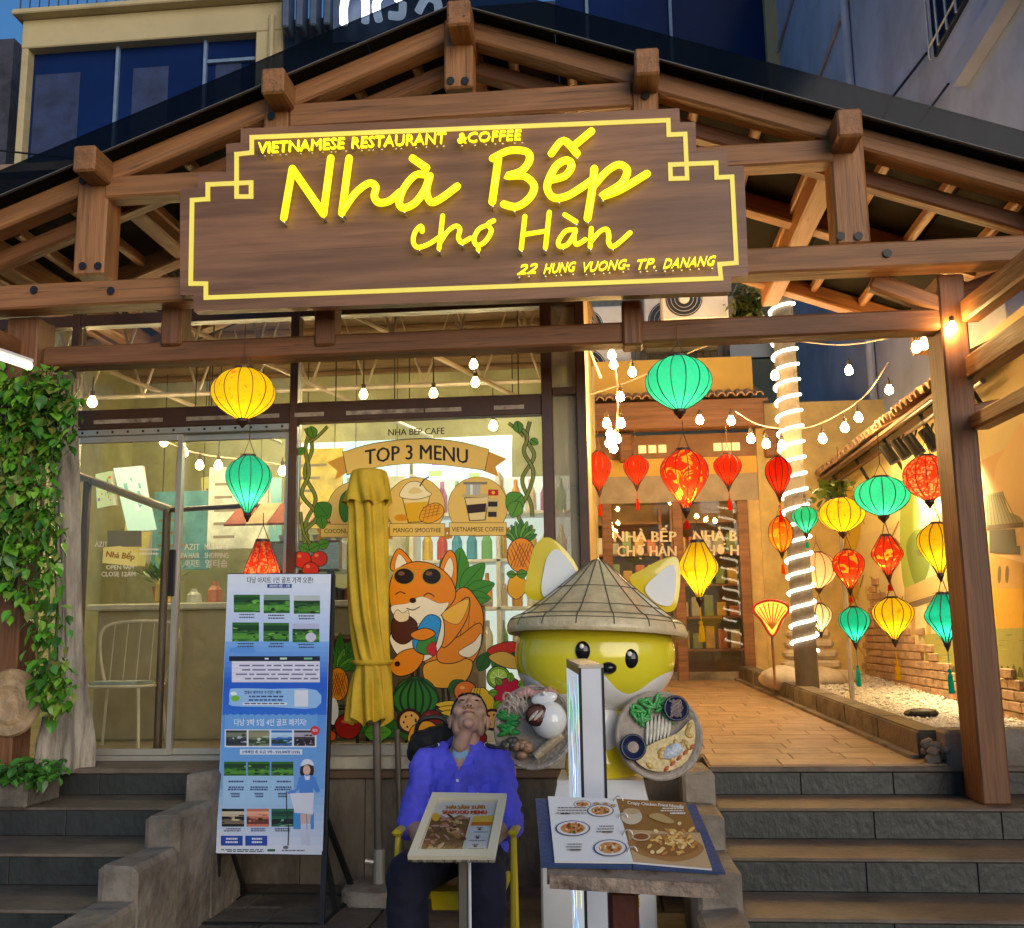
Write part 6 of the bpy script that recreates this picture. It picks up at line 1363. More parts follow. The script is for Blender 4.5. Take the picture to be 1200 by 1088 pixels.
# torso, arms and legs under the clothes
capsule(mb, HIP, (0, .06, .80), .125, .125); capsule(mb, (0, .06, .80), (0, .06, .93), .125, .08); capsule(mb, (-.14, .06, .93), (.14, .06, .93), .05, .05)
ARM = []
for s in (-1, 1):
    SH = Vector((s*.172, .06, .93)); EL = Vector((s*.212, -.02, .67)); WR = Vector((s*.14, -.20, .60)); ARM.append((SH, EL, WR))
    capsule(mb, SH, EL, .05, .042); capsule(mb, EL, WR, .043, .03)
    hdv = (Vector((s*.06, -.30, .585))-WR).normalized(); PA = WR+hdv*.05; capsule(mb, WR, PA+hdv*.03, .027, .030); capsule(mb, PA+Vector((0, 0, .0)), PA+hdv*.03+Vector((0, -.03, 0)), .024, .024)
    sd_ = Vector((0, -1, 0)) if abs(hdv.y) < .9 else Vector((1, 0, 0)); sd_ = (sd_-hdv*sd_.dot(hdv)).normalized()
    for k in range(4):
        b0 = PA+hdv*.04+sd_*(k-1.5)*.019; L = (.07, .078, .074, .058)[k]; m1 = b0+hdv*L*.55+Vector((0, 0, .006)); capsule(mb, b0, m1, .0095, .009, 8); capsule(mb, m1, m1+hdv*L*.45+Vector((0, 0, -.02)), .009, .0078, 8)
    t0 = PA-sd_*-.026; capsule(mb, t0, t0+sd_*.03+hdv*.03, .011, .010, 8); capsule(mb, t0+sd_*.03+hdv*.03, t0+sd_*.03+hdv*.06+Vector((0, 0, -.008)), .010, .008, 8)
    KN = Vector((s*.155, -.42, .515)); AN = Vector((s*.15, -.40, .10)); capsule(mb, (s*.09, .0, .50), KN, .075, .055); capsule(mb, KN, AN, .052, .04); capsule(mb, AN, (s*.16, -.53, .04), .04, .035)
fused('body', mb, .0045, m_skin, person, 3)
# eyes, brows, lips, hair
m_dark = M('dark_hair', (.012, .010, .010), .6, var=.3, scale=40, bump=.3)
for s in (-1, 1):
    e = MB(); e.smooth = True; e.ell(hd(s*.029, -.091, .027), (.012, .005, .0022), 12, 8, M=HM.to_3x3()); e.build('eye', M('eye_dark', (.06, .04, .035), .3, bump=0), person)
    e = MB(); e.smooth = True; e.tube([hd(s*.012, -.101, .048), hd(s*.03, -.102, .053), hd(s*.05, -.088, .048)], [.003, .0042, .0025], 6); e.build('eyebrow', m_dark, person)
    e = MB(); e.ell(hd(s*.0075, -.112, -.0225), (.004, .0045, .003), 8, 6, M=HM.to_3x3()); e.build('nostril', M('nostril_dark', (.05, .02, .015), .8, bump=0), person)
e = MB(); e.smooth = True; e.tube([hd(-.024, -.097, -.05), hd(-.01, -.104, -.048), hd(0, -.104, -.049), hd(.01, -.104, -.048), hd(.024, -.097, -.05)], [.002, .004, .004, .004, .002], 6); e.build('lips', M('lips', (.27, .12, .09), .5, bump=0), person)
mb = MB(); mb.smooth = True; vs = []; fs = []; n, m_ = 28, 12
for i in range(m_+1):
    for j in range(n):
        an = 2*math.pi*j/n; front = max(0, -math.sin(an)); lim = 1.95-1.05*front**.8; ph = lim*i/m_
        jit = 1+random.uniform(-.01, .012)
        vs.append(hd(.0805*math.sin(ph)*math.cos(an)*jit, .012+.099*math.sin(ph)*math.sin(an)*jit, .035+.098*math.cos(ph)*jit))
for i in range(m_):
    for j in range(n): fs.append((i*n+j, (i+1)*n+j, (i+1)*n+(j+1) % n, i*n+(j+1) % n))
mb.add(vs, fs); mb.build('hair', m_dark, person)
# shirt: torso, yoke, loose short sleeves, hem; built as one cloth
mb = MB()
capsule(mb, (0, .03, .57), (0, .05, .78), .152, .158); capsule(mb, (-.05, .05, .72), (-.09, .06, .90), .10, .085); capsule(mb, (.05, .05, .72), (.09, .06, .90), .10, .085); capsule(mb, (-.155, .06, .925), (.155, .06, .925), .062, .062); capsule(mb, (-.07, .06, .965), (.07, .06, .965), .05, .05); capsule(mb, (0, .05, .95), (0, .048, 1.0), .085, .068)
capsule(mb, (-.16, .03, .56), (-.1, .04, .60), .05, .06); capsule(mb, (.16, .03, .56), (.1, .04, .60), .05, .06)
for SH, EL, WR in ARM:
    d = (EL-SH); s = 1 if SH.x > 0 else -1
    capsule(mb, SH+Vector((-s*.005, 0, -.005)), SH+d*.6, .067, .070); capsule(mb, SH+d*.55, SH+d*1.02, .069, .074)
sh = fused('shirt', mb, .009, m_shirt, person, 7)
rs_ = random.Random(5)
from mathutils import noise as mnoise
nrms = [v.normal.copy() for v in sh.data.vertices]
for v, vn in zip(sh.data.vertices, nrms):                      # wrinkles, and the open collar
    c = v.co; w_ = mnoise.noise(Vector((c.x*14, c.y*14, c.z*34)))*.010+mnoise.noise(Vector((c.x*30+9, c.y*20, c.z*12)))*.007
    v.co = c+vn*w_
bm = bmesh.new(); bm.from_mesh(sh.data)
rem = [f for f in bm.faces if (f.calc_center_median().z > 1.005 and abs(f.calc_center_median().x) < .072) or (f.calc_center_median().y < .0 and f.calc_center_median().z > .90 and abs(f.calc_center_median().x) < (f.calc_center_median().z-.90)*.62)]
bmesh.ops.delete(bm, geom=rem, context='FACES'); bm.to_mesh(sh.data); bm.free()
mb = MB(); mb.smooth = True                     # collar: two leaves standing round the neck and folding down
for s in (-1, 1):
    rows = []
    for i in range(9):
        t_ = i/8; an = math.pi/2-s*0+(s*t_*2.25); 
        px_, py_ = .077*math.cos(math.pi/2-s*t_*2.35), .05+.077*math.sin(math.pi/2-s*t_*2.35); zt_ = 1.045-.075*t_**1.6
        rows.append(((px_*.93, .05+(py_-.05)*.93, zt_), (px_*1.32, .05+(py_-.05)*1.3-.01*t_, zt_-.05-.022*t_)))
    vs = [p for r_ in rows for p in r_]; mb.add(vs, [(2*i, 2*i+1, 2*i+3, 2*i+2) for i in range(8)])
cl = mb.build('collar', m_shirt, sh); so = cl.modifiers.new('t', 'SOLIDIFY'); so.thickness = .006
mb = MB(); mb.smooth = True; mb.ell((0, .004, .945), (.045, .02, .06), 12, 8); mb.build('undershirt', M('pale_undershirt', (.25, .42, .60), .8), person)
def surf(x, z):
    """front of the shirt at x, z"""
    best = None
    for v in sh.data.vertices:
        d = (v.co.x-x)**2+(v.co.z-z)**2
        if v.co.y < .06 and (best is None or d < best[0]): best = (d, v.co.y)
    return best[1]
for z in (.86, .79, .72): y_ = surf(0, z); MB().lathe([(0, 0), (.007, 0), (.007, .003), (0, .004)], 10, M=Matrix.Translation((0, y_-.004, z)) @ Matrix.Rotation(math.pi/2, 4, 'X')).build('button', M('button_white', (.7, .7, .75), .3, bump=0), sh)
mb = MB(); mb.smooth = True
pl_ = [(x_, surf(x_, z)-.004, z) for z in [.60+.03*i for i in range(11)] for x_ in (-.014, .014)]; mb.add(pl_, [(2*i, 2*i+1, 2*i+3, 2*i+2) for i in range(10)]); mb.build('placket', m_shirt, sh)
for s in (-1, 1):
    mb = MB(); pts = [(s*.045, .835), (s*.135, .835), (s*.135, .805), (s*.09, .79), (s*.045, .805)]; P = [(x_, surf(x_, z)-.008, z) for x_, z in pts]; mb.prism(P if s > 0 else P[::-1], (0, .008, 0)); fl_ = mb.build('pocket_flap', m_shirt, sh); MB().ell((s*.09, surf(s*.09, .8)-.011, .801), .006, 8, 6).build('button', MATS['button_white'], fl_)
    mb = MB(); mb.bbox((-.022, -.05, -.006), (.022, .05, .006), .004, M=Matrix.Translation((s*.155, .055, .985)) @ Matrix.Rotation(s*.35, 4, 'Y') @ Matrix.Rotation(math.pi/2, 4, 'Z')); ep = mb.build('epaulette', M('epaulette_navy', (.012, .012, .03), .7), sh); MB().ell((s*.11, .045, .999), .008, 8, 6).build('button', MATS['button_white'], ep)
# trousers and shoes
mb = MB(); capsule(mb, (0, .05, .53), (0, .0, .55), .145, .14); capsule(mb, (-.08, .05, .50), (.08, .05, .50), .13, .13)
for s in (-1, 1): capsule(mb, (s*.09, .0, .515), (s*.158, -.42, .525), .108, .092); capsule(mb, (s*.158, -.42, .525), (s*.155, -.41, .13), .092, .072)
tr_ = fused('trousers', mb, .01, m_trou, person, 7)
nrms = [v.normal.copy() for v in tr_.data.vertices]
for v, vn in zip(tr_.data.vertices, nrms): c = v.co; v.co = c+vn*(mnoise.noise(Vector((c.x*12, c.y*9, c.z*16)))*.010)
for s in (-1, 1):
    mb = MB(); capsule(mb, (s*.15, -.36, .045), (s*.165, -.56, .04), .045, .042); capsule(mb, (s*.15, -.40, .06), (s*.15, -.40, .12), .046, .046); me = fuse(mb, .01, 5); me.materials.append(m_black); link('shoe', me, person)
# ---- chair he sits on
yc = M('yellow_paint', (.70, .50, .01), .4, var=.1, bump=.05)
ch = thing('yellow_chair', 'yellow metal armchair under the seated man', 'chair', (MX, MY, GZ))
MB().bbox((-.21, -.20, .385), (.21, .22, .415), .02).build('seat', yc, ch)
MB().prism([(-.10, -.205, .41), (.10, -.205, .41), (.085, -.26, .36), (-.085, -.26, .36)], (0, .03, -.012)).build('seat_lip', yc, ch)
for s in (-1, 1):
    MB().tube(smooth([(s*.245, -.20, 0), (s*.25, -.19, .40), (s*.252, -.17, .605), (s*.252, -.10, .64), (s*.25, .15, .64), (s*.235, .25, .62)], 4), .012, 8).build('arm_frame', yc, ch); MB().tube([(s*.22, .28, 0), (s*.215, .24, .5), (s*.21, .30, .86)], .013, 8).build('rear_leg', yc, ch)
    MB().bbox((s*.252-.022, -.20, .640), (s*.252+.022, .12, .668), .012).build('armrest', yc, ch)
MB().bbox((-.21, .26, .58), (.21, .285, .86), .012, M=Matrix.Rotation(-.05, 4, 'X')).build('backrest', yc, ch)
# ---- black bag hanging behind his shoulder
bg_ = thing('black_bag', 'black padded bag hanging on the chair behind his shoulder', 'bag'); c = PY(507, 869, 5.12)
mb = MB(); capsule(mb, (-.05, 0, -.02), (.06, 0, .02), .075, .07); capsule(mb, (-.08, .01, -.06), (.02, .01, -.07), .05, .05); me = fuse(mb, .01, 4)
for v, vn in zip(me.vertices, [v.normal.copy() for v in me.vertices]): v.co = v.co+vn*mnoise.noise(v.co*22)*.012
me.materials.append(M('black_cloth', (.012, .009, .009), .7, bump=.4)); link('bag', me, bg_); MB().tube(smooth([(-.09, 0, 0), (-.06, -.01, .10), (.05, 0, .11), (.11, .01, .02)], 4), .012, 6).build('strap', m_black, bg_)
bg_.location = c
# ================================================================== FOX STATUE
YX = 5.25; k_ = YX/1200
fx = thing('fox_statue', 'glossy yellow and white cartoon fox statue in a conical hat holding food trays', 'statue')
m_fox = colattr('fox_enamel', .12, 0, .5, .6)
FY, FW = (.80, .70, .03, 1), (.74, .74, .70, 1)
HCx = PY(697, 768, YX)
def fox_head():
    n, m_ = 120, 80; mb = MB(); mb.smooth = True; vs = []; cols = []
    for i in range(m_+1):
        ph = math.pi*i/m_
        for j in range(n):
            an = 2*math.pi*j/n; sx = math.sin(ph)*math.cos(an); sy = math.sin(ph)*math.sin(an); sz = -math.cos(ph)
            pw = lambda t, e: math.copysign(abs(t)**e, t)
            wx = .40*pw(sx, .92)*(1+.06*max(0, -sz)*0); vs.append((wx, .33*sy, .285*pw(sz, .9)-.03*abs(sx)*0))
    for i in range(m_):
        for j in range(n):
            f = (i*n+j, i*n+(j+1) % n, (i+1)*n+(j+1) % n, (i+1)*n+j); c = [sum(vs[q_][t] for q_ in f)/4 for t in range(3)]
            b = -.075-.10*math.exp(-((abs(c[0])-.16)/.12)**2)+.06*math.exp(-(c[0]/.075)**2)+.05*max(0, abs(c[0])-.25)
            mb.col = FY; mb.add([vs[q_] for q_ in f], [(0, 1, 2, 3)])
    return mb
hdm = fox_head().build('head', m_fox, fx, HCx)
def headpt(ph, an, k=1.0):
    sx = math.sin(ph)*math.cos(an); sy = math.sin(ph)*math.sin(an); sz = -math.cos(ph); pw = lambda t, e: math.copysign(abs(t)**e, t)
    return Vector((.40*k*pw(sx, .92), .33*k*sy, .285*k*pw(sz, .9)))
mz = MB(); mz.smooth = True; vs = []; NA, NP = 72, 18
for i in range(NA+1):
    an = math.pi*(.98+1.04*i/NA); ph = .2
    while ph < 1.9:                           # climb until the colour edge is reached
        c = headpt(ph, an); x = abs(c.x); b = -.075-.10*math.exp(-((x-.16)/.12)**2)+.06*math.exp(-(x/.075)**2)+.05*max(0, x-.25)
        if c.z > b: break
        ph += .004
    for j in range(NP+1): vs.append(headpt(ph*j/NP, an, 1.004-(.006 if j == NP else 0)))
mz.add(vs, [(i*(NP+1)+j, (i+1)*(NP+1)+j, (i+1)*(NP+1)+j+1, i*(NP+1)+j+1) for i in range(NA) for j in range(NP)])
m_eye = M('gloss_black', (.008, .008, .009), .06, var=0, bump=0); m_wh = M('gloss_white', (.82, .82, .80), .12, var=.03, bump=0, coat=.5); m_fy = M('gloss_yellow', (.80, .60, .02), .13, var=.06, bump=0, coat=.6)
mz.build('muzzle', m_wh, fx, HCx)
def onhead(px, py):
    """point of the head surface seen at a pixel"""
    d = ray(px, py); o = CAMP-HCx; A = (d.x/.40)**2+(d.y/.33)**2+(d.z/.285)**2; B = 2*(o.x*d.x/.16+o.y*d.y/.1089+o.z*d.z/.0812); Cc = (o.x/.40)**2+(o.y/.33)**2+(o.z/.285)**2-1
    D = B*B-4*A*Cc; t = (-B-math.sqrt(max(0, D)))/(2*A); return CAMP+d*t
for px, py in ((683, 763), (739, 772)):
    p = onhead(px, py); e = MB(); e.smooth = True; e.ell(p, (.036, .02, .046), 20, 14); o = e.build('eye', m_eye, fx); e = MB(); e.smooth = True; e.ell(p+Vector((-.004, -.019, .022)), (.011, .005, .012), 12, 8); e.build('highlight', m_wh, o)
p = onhead(713, 783); e = MB(); e.smooth = True; e.ell(p+Vector((0, -.005, 0)), (.040, .035, .029), 20, 14); e.build('nose', m_eye, fx)
q0, q1, q2 = onhead(704, 801), onhead(712, 803.5), onhead(719, 801); MB().tube(smooth([tuple(q0), tuple(q1), tuple(q2)], 5), .0035, 6).build('mouth', M('mouth_line', (.12, .09, .06), .5), fx)
# conical hat: rows of woven panels
APX = PY(703, 654, YX); bl, br = PY(595, 737, YX), PY(806, 749, YX); bc = (bl+br)/2; Rb = (br-bl).length/2; bc.z += .025
tilt = math.atan2(bl.z-br.z, br.x-bl.x)*.6
HMx = Matrix.Translation(bc) @ Matrix.Rotation(tilt, 4, 'Y') @ Matrix.Rotation(math.radians(-4), 4, 'X'); Hh = (APX.z-bc.z)
m_hat = M('hat_weave', (.66, .53, .31), .32, var=.2, scale=12, bump=.3, bscale=60, coat=.3); m_seam = M('hat_seam', (.10, .085, .05), .6, bump=0)
prof = smooth([(.004, Hh), (.06, Hh*.90), (Rb*.45, Hh*.55), (Rb*.8, Hh*.20), (Rb*.95, .035), (Rb*1.0, -.01), (Rb*.99, -.035), (Rb*.95, -.03), (Rb*.7, .05), (Rb*.3, .10)], 4)
mb = MB(); mb.smooth = True; mb.lathe(prof, 56, M=HMx); hat = mb.build('hat', m_hat, fx)
po = prof[:21]
for j in range(16):
    an = 2*math.pi*(j+.5)/16; MB().tube([HMx @ Vector(((r+.0015)*math.cos(an), (r+.0015)*math.sin(an), z+.0015)) for r, z in po[2:]], .0028, 4).build('seam', m_seam, hat)
for idx in (8, 11, 14, 17):
    r, z = po[idx]; MB().tube([HMx @ Vector(((r+.0015)*math.cos(t_*.1309), (r+.0015)*math.sin(t_*.1309), z+.0015)) for t_ in range(48)], .0024, 4, closed=True).build('seam', m_seam, hat)
# ears: yellow shell with pale inside
def ear(outer, inner, Y, dd):
    P = [PY(u, v, Y) for u, v in smooth(outer, 6, True)]; mb = MB(); mb.prism(P, (0, dd, 0)); o = mb.build('ear', m_fy, fx); bv = o.modifiers.new('b', 'BEVEL'); bv.width = .022; bv.segments = 3
    for pl2 in o.data.polygons: pl2.use_smooth = True
    I = [PY(u, v, Y-.012) for u, v in smooth(inner, 6, True)]; mb = MB(); mb.prism(I, (0, .02, 0)); mb.build('inner_ear', m_wh, o)
ear([(618, 700), (620, 664), (628, 638), (642, 630), (658, 640), (674, 660), (680, 680), (668, 704)], [(636, 698), (638, 665), (645, 648), (655, 645), (672, 664), (676, 682), (662, 700)], YX+.05, .13)
ear([(738, 680), (752, 668), (775, 656), (792, 653), (797, 668), (796, 695), (789, 716), (765, 712)], [(756, 690), (770, 674), (788, 662), (792, 675), (791, 695), (785, 710), (768, 706)], YX+.05, .13)
# body, chest, arms, feet
cx0 = PY(703, 870, YX); zf = PY(700, 908, YX).z
mb = MB(); capsule(mb, (cx0.x, YX, zf+.06), (cx0.x, YX, HCx.z-.2), .17, .12); capsule(mb, (cx0.x-.09, YX-.03, zf+.05), (cx0.x-.07, YX, zf+.14), .09, .09); capsule(mb, (cx0.x+.10, YX-.03, zf+.05), (cx0.x+.08, YX, zf+.14), .09, .09)
capsule(mb, (cx0.x+.08, YX-.02, zf+.33), (cx0.x+.22, YX-.14, zf+.20), .065, .055); capsule(mb, (cx0.x-.08, YX-.02, zf+.33), (cx0.x-.22, YX-.14, zf+.22), .065, .055); capsule(mb, (cx0.x+.12, YX+.14, zf+.1), (cx0.x+.2, YX+.2, zf+.3), .07, .08)
fused('body', mb, .014, m_fy, fx, 8)
mb = MB(); mb.smooth = True; mb.ell((cx0.x, YX-.075, zf+.22), (.115, .10, .16), 24, 16); mb.build('chest', m_wh, fx)
# pedestal
zt_ = zf; zm = PY(700, 965, YX-.2).z
ped = MB(); a_, b_ = .205, .245
ped.prism([(cx0.x-a_, YX-.20, zt_), (cx0.x+a_, YX-.20, zt_), (cx0.x+a_, YX+.2, zt_), (cx0.x-a_, YX+.2, zt_)][::-1], (0, 0, -.02))
ped.add([(cx0.x-a_, YX-.2, zt_-.02), (cx0.x+a_, YX-.2, zt_-.02), (cx0.x+a_, YX+.2, zt_-.02), (cx0.x-a_, YX+.2, zt_-.02), (cx0.x-b_, YX-.27, zm), (cx0.x+b_, YX-.27, zm), (cx0.x+b_, YX+.25, zm), (cx0.x-b_, YX+.25, zm)], [(0, 1, 5, 4), (1, 2, 6, 5), (2, 3, 7, 6), (3, 0, 4, 7)])
pd = ped.build('pedestal', M('pedestal_white', (.62, .62, .62), .35, var=.06, bump=.03), fx)
x0_, x1_ = PY(634, 1050, YX-.3).x, PY(769, 1050, YX-.3).x
MB().bbox((x0_, YX-.30, GZ), (x1_, YX+.28, zm), .01).build('plinth', MATS['pedestal_white'], fx)
a = Art(lambda u, v: PY(u, v, YX-.3005), (0, -1, 0)); a.rect(694, 1040, 700, 1062, S(20, 20, 20)); a.rect(736, 1040, 750, 1049, S(20, 20, 20)); a.rect(738, 1042, 748, 1047, S(230, 200, 40)); a.rect(739, 1051, 750, 1064, S(215, 200, 40)); a.lines(740, 1053, 749, 3, 4, S(20, 20, 20), 2); a.lines(694, 1066, 700, 4, 5, S(20, 20, 20), 3); a.poly([(735, 1086), (735, 1070), (745, 1066), (752, 1088)], S(160, 205, 235))
a.build('plinth_print', m_print, fx)
# trays of sculpted food
m_basket = M('basket_grey', (.36, .31, .26), .6, var=.3, bump=.5, bscale=60)
def tray(px, py, r, tilt_x, yaw, label):
    c = PY(px, py, YX-.24); R2 = r*(YX-.24)/1200; Mt = Matrix.Translation(c) @ Matrix.Rotation(yaw, 4, 'Z') @ Matrix.Rotation(math.pi/2-tilt_x, 4, 'X')
    mb = MB(); mb.smooth = True; mb.lathe([(.0, -.03), (R2*.9, -.03), (R2, -.01), (R2*1.0, .012), (R2*.93, .014), (R2*.90, .0), (0, -.002)], 40, M=Mt); o = mb.build('tray', m_basket, fx, label=label)
    MB().tube([Mt @ Vector((R2*1.0*math.cos(t_*.1309), R2*1.0*math.sin(t_*.1309), .008+.004*(t_ % 2))) for t_ in range(48)], .010, 6, closed=True).build('rim', m_basket, o)
    return o, Mt, R2
foodm = lambda nm, c, ro=.35: M('food_'+nm, c, ro, var=.3, scale=30, bump=.5, bscale=40, coat=.3)
o, Mt, R2 = tray(772, 862, 47, .18, .12, 'tray with crispy pancake, greens and two dips')
def fell(nm, u, v, h_, rx, ry, rz2, m, rot=0):
    e = MB(); e.smooth = True; e.ell(Mt @ Vector((u*R2, v*R2, h_)), (rx*R2, ry*R2, rz2), 14, 10, M=Mt.to_3x3() @ Matrix.Rotation(rot, 3, 'Z')); return e.build(nm, m, o)
for i in range(46): an = random.uniform(.75, 2.6); rr = random.uniform(.45, .9); fell('herb_leaf', rr*math.cos(an), rr*math.sin(an), .012+.012*random.random(), .16, .045, .006, foodm('herb', (.03, .30, .05)), random.uniform(0, 3))
for i in range(7): fell('rice_sheet', -.28+i*.09, .10+i*.02, .014, .045, .34, .006, foodm('rice', (.55, .52, .42)), -.1-.02*i)
mb = MB(); P = [Mt @ Vector((u*R2, v*R2, .012)) for u, v in smooth([(-.62, -.52), (-.2, -.20), (.4, .02), (.80, .34), (.84, -.1), (.62, -.58), (.2, -.82), (-.3, -.80)], 5, True)]; mb.prism(P, Mt.to_3x3() @ Vector((0, 0, .022))); mb.build('pancake', foodm('pancake', (.52, .38, .12)), o)
for i in range(16): an = random.uniform(-2.2, .3); rr = random.uniform(.35, .8); fell('pancake_crust', rr*math.cos(an), rr*math.sin(an), .034, .10, .06, .010, foodm('crust', (.55, .36, .10)), random.uniform(0, 3))
fell('dip', .28, -.38, .036, .30, .16, .012, foodm('fish_sauce', (.42, .48, .55), .1), .5)
for i in range(5): fell('shrimp', .1+i*.16, -.78+i*.12, .03, .09, .045, .015, foodm('shrimp', (.55, .12, .05)), .7)
for (u, v, c1) in ((-.66, -.28, (.20, .13, .09)), (.42, .60, (.55, .5, .45))):
    mbb = MB(); mbb.smooth = True; mbb.lathe([(.0, 0), (.26*R2, 0), (.31*R2, .045), (.27*R2, .05), (.25*R2, .04)], 24, M=Mt @ Matrix.Translation((u*R2, v*R2, .005))); mbb.build('sauce_bowl', M('bowl_navy', (.015, .02, .06), .2, bump=0), o)
    MB().lathe([(0, .002), (.265*R2, 0)], 20, M=Mt @ Matrix.Translation((u*R2, v*R2, .044))).build('sauce', foodm('sauce%.2f' % u, c1), o)
    if c1[0] > .5:
        for i in range(6): MB().tube([Mt @ Vector((u*R2+(.2*math.sin(i+t_))*R2*.9*(.5+.08*i), v*R2+(t_/6-.5)*.4*R2, .05)) for t_ in range(7)], .005, 5).build('onion_strip', M('onion_dark', (.2, .15, .14), .4), o)
o, Mt, R2 = tray(627, 852, 46, .25, -.15, 'tray with noodles, greens, jar and rolls')
for i in range(30): fell('herb_leaf', random.uniform(-.85, -.45), random.uniform(-.2, .35), .02, .16, .06, .012, foodm('herb', (.03, .30, .05)), random.uniform(-.5, .5))
for i in range(26):
    c = Vector((-.45+random.uniform(-.3, .25), .5+random.uniform(-.2, .2), .03)); MB().tube([Mt @ Vector(((c.x+.11*math.cos(t_*.8+i))*R2, (c.y+.11*math.sin(t_*.8+i))*R2, c.z+.012*math.sin(t_+i))) for t_ in range(9)], .006, 5).build('noodle', foodm('noodle', (.5, .4, .32)), o)
for i in range(10): fell('ham_slice', -.35+i*.09, .78+.05*math.sin(i), .035, .14, .10, .014, foodm('ham', (.52, .28, .24)), i)
e = MB(); e.smooth = True; e.ell(Mt @ Vector((.42*R2, .12*R2, .06)), (.44*R2, .46*R2, .075), 24, 16, M=Mt.to_3x3()); e.build('jar', m_wh, o); fell('lid', .30, .62, .08, .34, .16, .02, m_wh, .2); fell('lid_knob', .32, .72, .10, .06, .06, .02, m_wh)
fell('jar_mouth', .18, .18, .12, .30, .28, .02, M('bowl_brown', (.05, .018, .012), .25, bump=0), .1); fell('jar_filling', .18, .18, .132, .22, .20, .014, foodm('filling', (.16, .05, .03)), .1)
for i in range(4): fell('pork_slice', .10+.06*i, .12+.05*(i % 2), .145, .13, .04, .006, foodm('pork', (.6, .5, .42)), .9)
for i in range(8): fell('mushroom', -.72+random.uniform(-.1, .25), -.45+random.uniform(-.2, .12), .03, .12, .11, .03, foodm('mushroom', (.09, .075, .065)))
for i in range(6): fell('sausage_slice', -.28+random.uniform(-.1, .2), -.55+random.uniform(-.2, .15), .03, .15, .10, .025, foodm('sausage', (.38, .22, .12)), random.uniform(0, 1))
for i in range(4): c = Vector((.22+i*.12, -.62+i*.10, .035)); MB().tube([Mt @ Vector(((c.x-.14)*R2, (c.y-.12)*R2, c.z)), Mt @ Vector(((c.x+.14)*R2, (c.y+.12)*R2, c.z))], .022, 10).build('spring_roll', foodm('roll', (.45, .36, .22)), o)
settle(fx, (cx0.x, YX, GZ))
# soft drinks crate / stool clutter is not built: nothing else shows behind the plinth
# ================================================================== PLANTS ON THE LEFT
m_bark = M('grey_root', (.48, .42, .34), .85, var=.3, scale=4, bump=.9, bscale=10, stretch=(3, 3, .6), dirt=(.14, .12, .1))
vt = thing('vine_tree', 'gnarled grey trunk draped with glossy green vines by the glass door', 'vine')
YV = 5.98; bx0 = PY(74, 880, YV)
rows = [(882, 38, 96), (860, 42, 94), (830, 50, 92), (790, 58, 90), (740, 62, 88), (680, 62, 86), (620, 60, 85), (560, 56, 84), (500, 52, 82), (440, 46, 80)]
mb = MB(); mb.smooth = True; vs = []; fs = []; n = 40
R3 = smooth(rows, 4)
for i, (py, xl, xr) in enumerate(R3):
    L, Rr = PY(xl, py, YV), PY(xr, py, YV); c = (L.x+Rr.x)/2; r = (Rr.x-L.x)/2; z = L.z if i else .79
    for j in range(n):
        an = 2*math.pi*j/n; k = 1+.16*math.sin(5*an+i*.10)+.09*math.sin(11*an-i*.13)+.05*math.sin(3*an+i*.3); vs.append((c+r*k*math.cos(an), YV+.08+r*k*math.sin(an)*.9, z))
for i in range(len(R3)-1):
    for j in range(n): fs.append((i*n+j, i*n+(j+1) % n, (i+1)*n+(j+1) % n, (i+1)*n+j))
mb.add(vs, fs); mb.build('trunk', m_bark, vt)
def leafmat(name, c):
    if name in MATS: return MATS[name]
    m = colattr(name, .38, 0, .5); return m
def leaves(mb, pts, size, rnd2, cols, droop=.5):
    for p in pts:
        s = size*rnd2.choice((.45, .7, .9, 1, 1.15, 1.5))*rnd2.uniform(.85, 1.15); out_ = Vector((rnd2.uniform(-1, 1), rnd2.uniform(-1.2, .4), rnd2.uniform(-1, .35)-droop)).normalized(); side = out_.cross(Vector((rnd2.uniform(-.4, .4), rnd2.uniform(-.4, .4), 1))).normalized(); nrm = side.cross(out_)
        c = rnd2.choice(cols); v = rnd2.uniform(.7, 1.3); mb.col = (c[0]*v, c[1]*v, c[2]*v, 1)
        a_, b_, c_, d_, e_, f_, g_ = p, p+out_*s*.25+side*s*.36+nrm*s*.08, p+out_*s*.6+side*s*.30+nrm*s*.06, p+out_*s-nrm*s*.1, p+out_*s*.6-side*s*.30+nrm*s*.06, p+out_*s*.25-side*s*.36+nrm*s*.08, p+out_*s*.5-nrm*s*.02
        mb.add([a_, b_, c_, d_, e_, f_, g_], [(0, 1, 6), (1, 2, 6), (2, 3, 6), (3, 4, 6), (4, 5, 6), (5, 0, 6)])
rv = random.Random(11); GC = [(.06, .22, .015), (.09, .30, .02), (.04, .14, .015), (.16, .40, .03), (.20, .40, .04), (.07, .24, .03), (.22, .24, .05)]
pts = []; stems = MB()
def hang(px0, y0, y1, n_, jx, dy_=0, Y=None):
    Y = Y or 5.52
    x = px0
    path = []
    for i in range(9):
        t_ = i/8; x += rv.uniform(-jx, jx)*.4; path.append(tuple(PY(x, y0+(y1-y0)*t_, Y+rv.uniform(-.08, .08))))
    sp = smooth(path, 4); stems.tube(sp, .006, 4)
    for i in range(n_): q_ = Vector(rv.choice(sp)); pts.append(q_+Vector((rv.uniform(-.05, .05), rv.uniform(-.06, .04), rv.uniform(-.03, .03))))
for px in range(-30, 72, 6): hang(px, 436+rv.uniform(-8, 18), (640+rv.uniform(-50, 60)) if px < 45 else (560+rv.uniform(-40, 60)), 95, 8)
for px in (70, 78, 84): hang(px, 440, 520+rv.uniform(-20, 25), 45, 5)
for px in (-10, 5, 15, 25, 35): hang(px, 560, 700+rv.uniform(-50, 20), 60, 8)
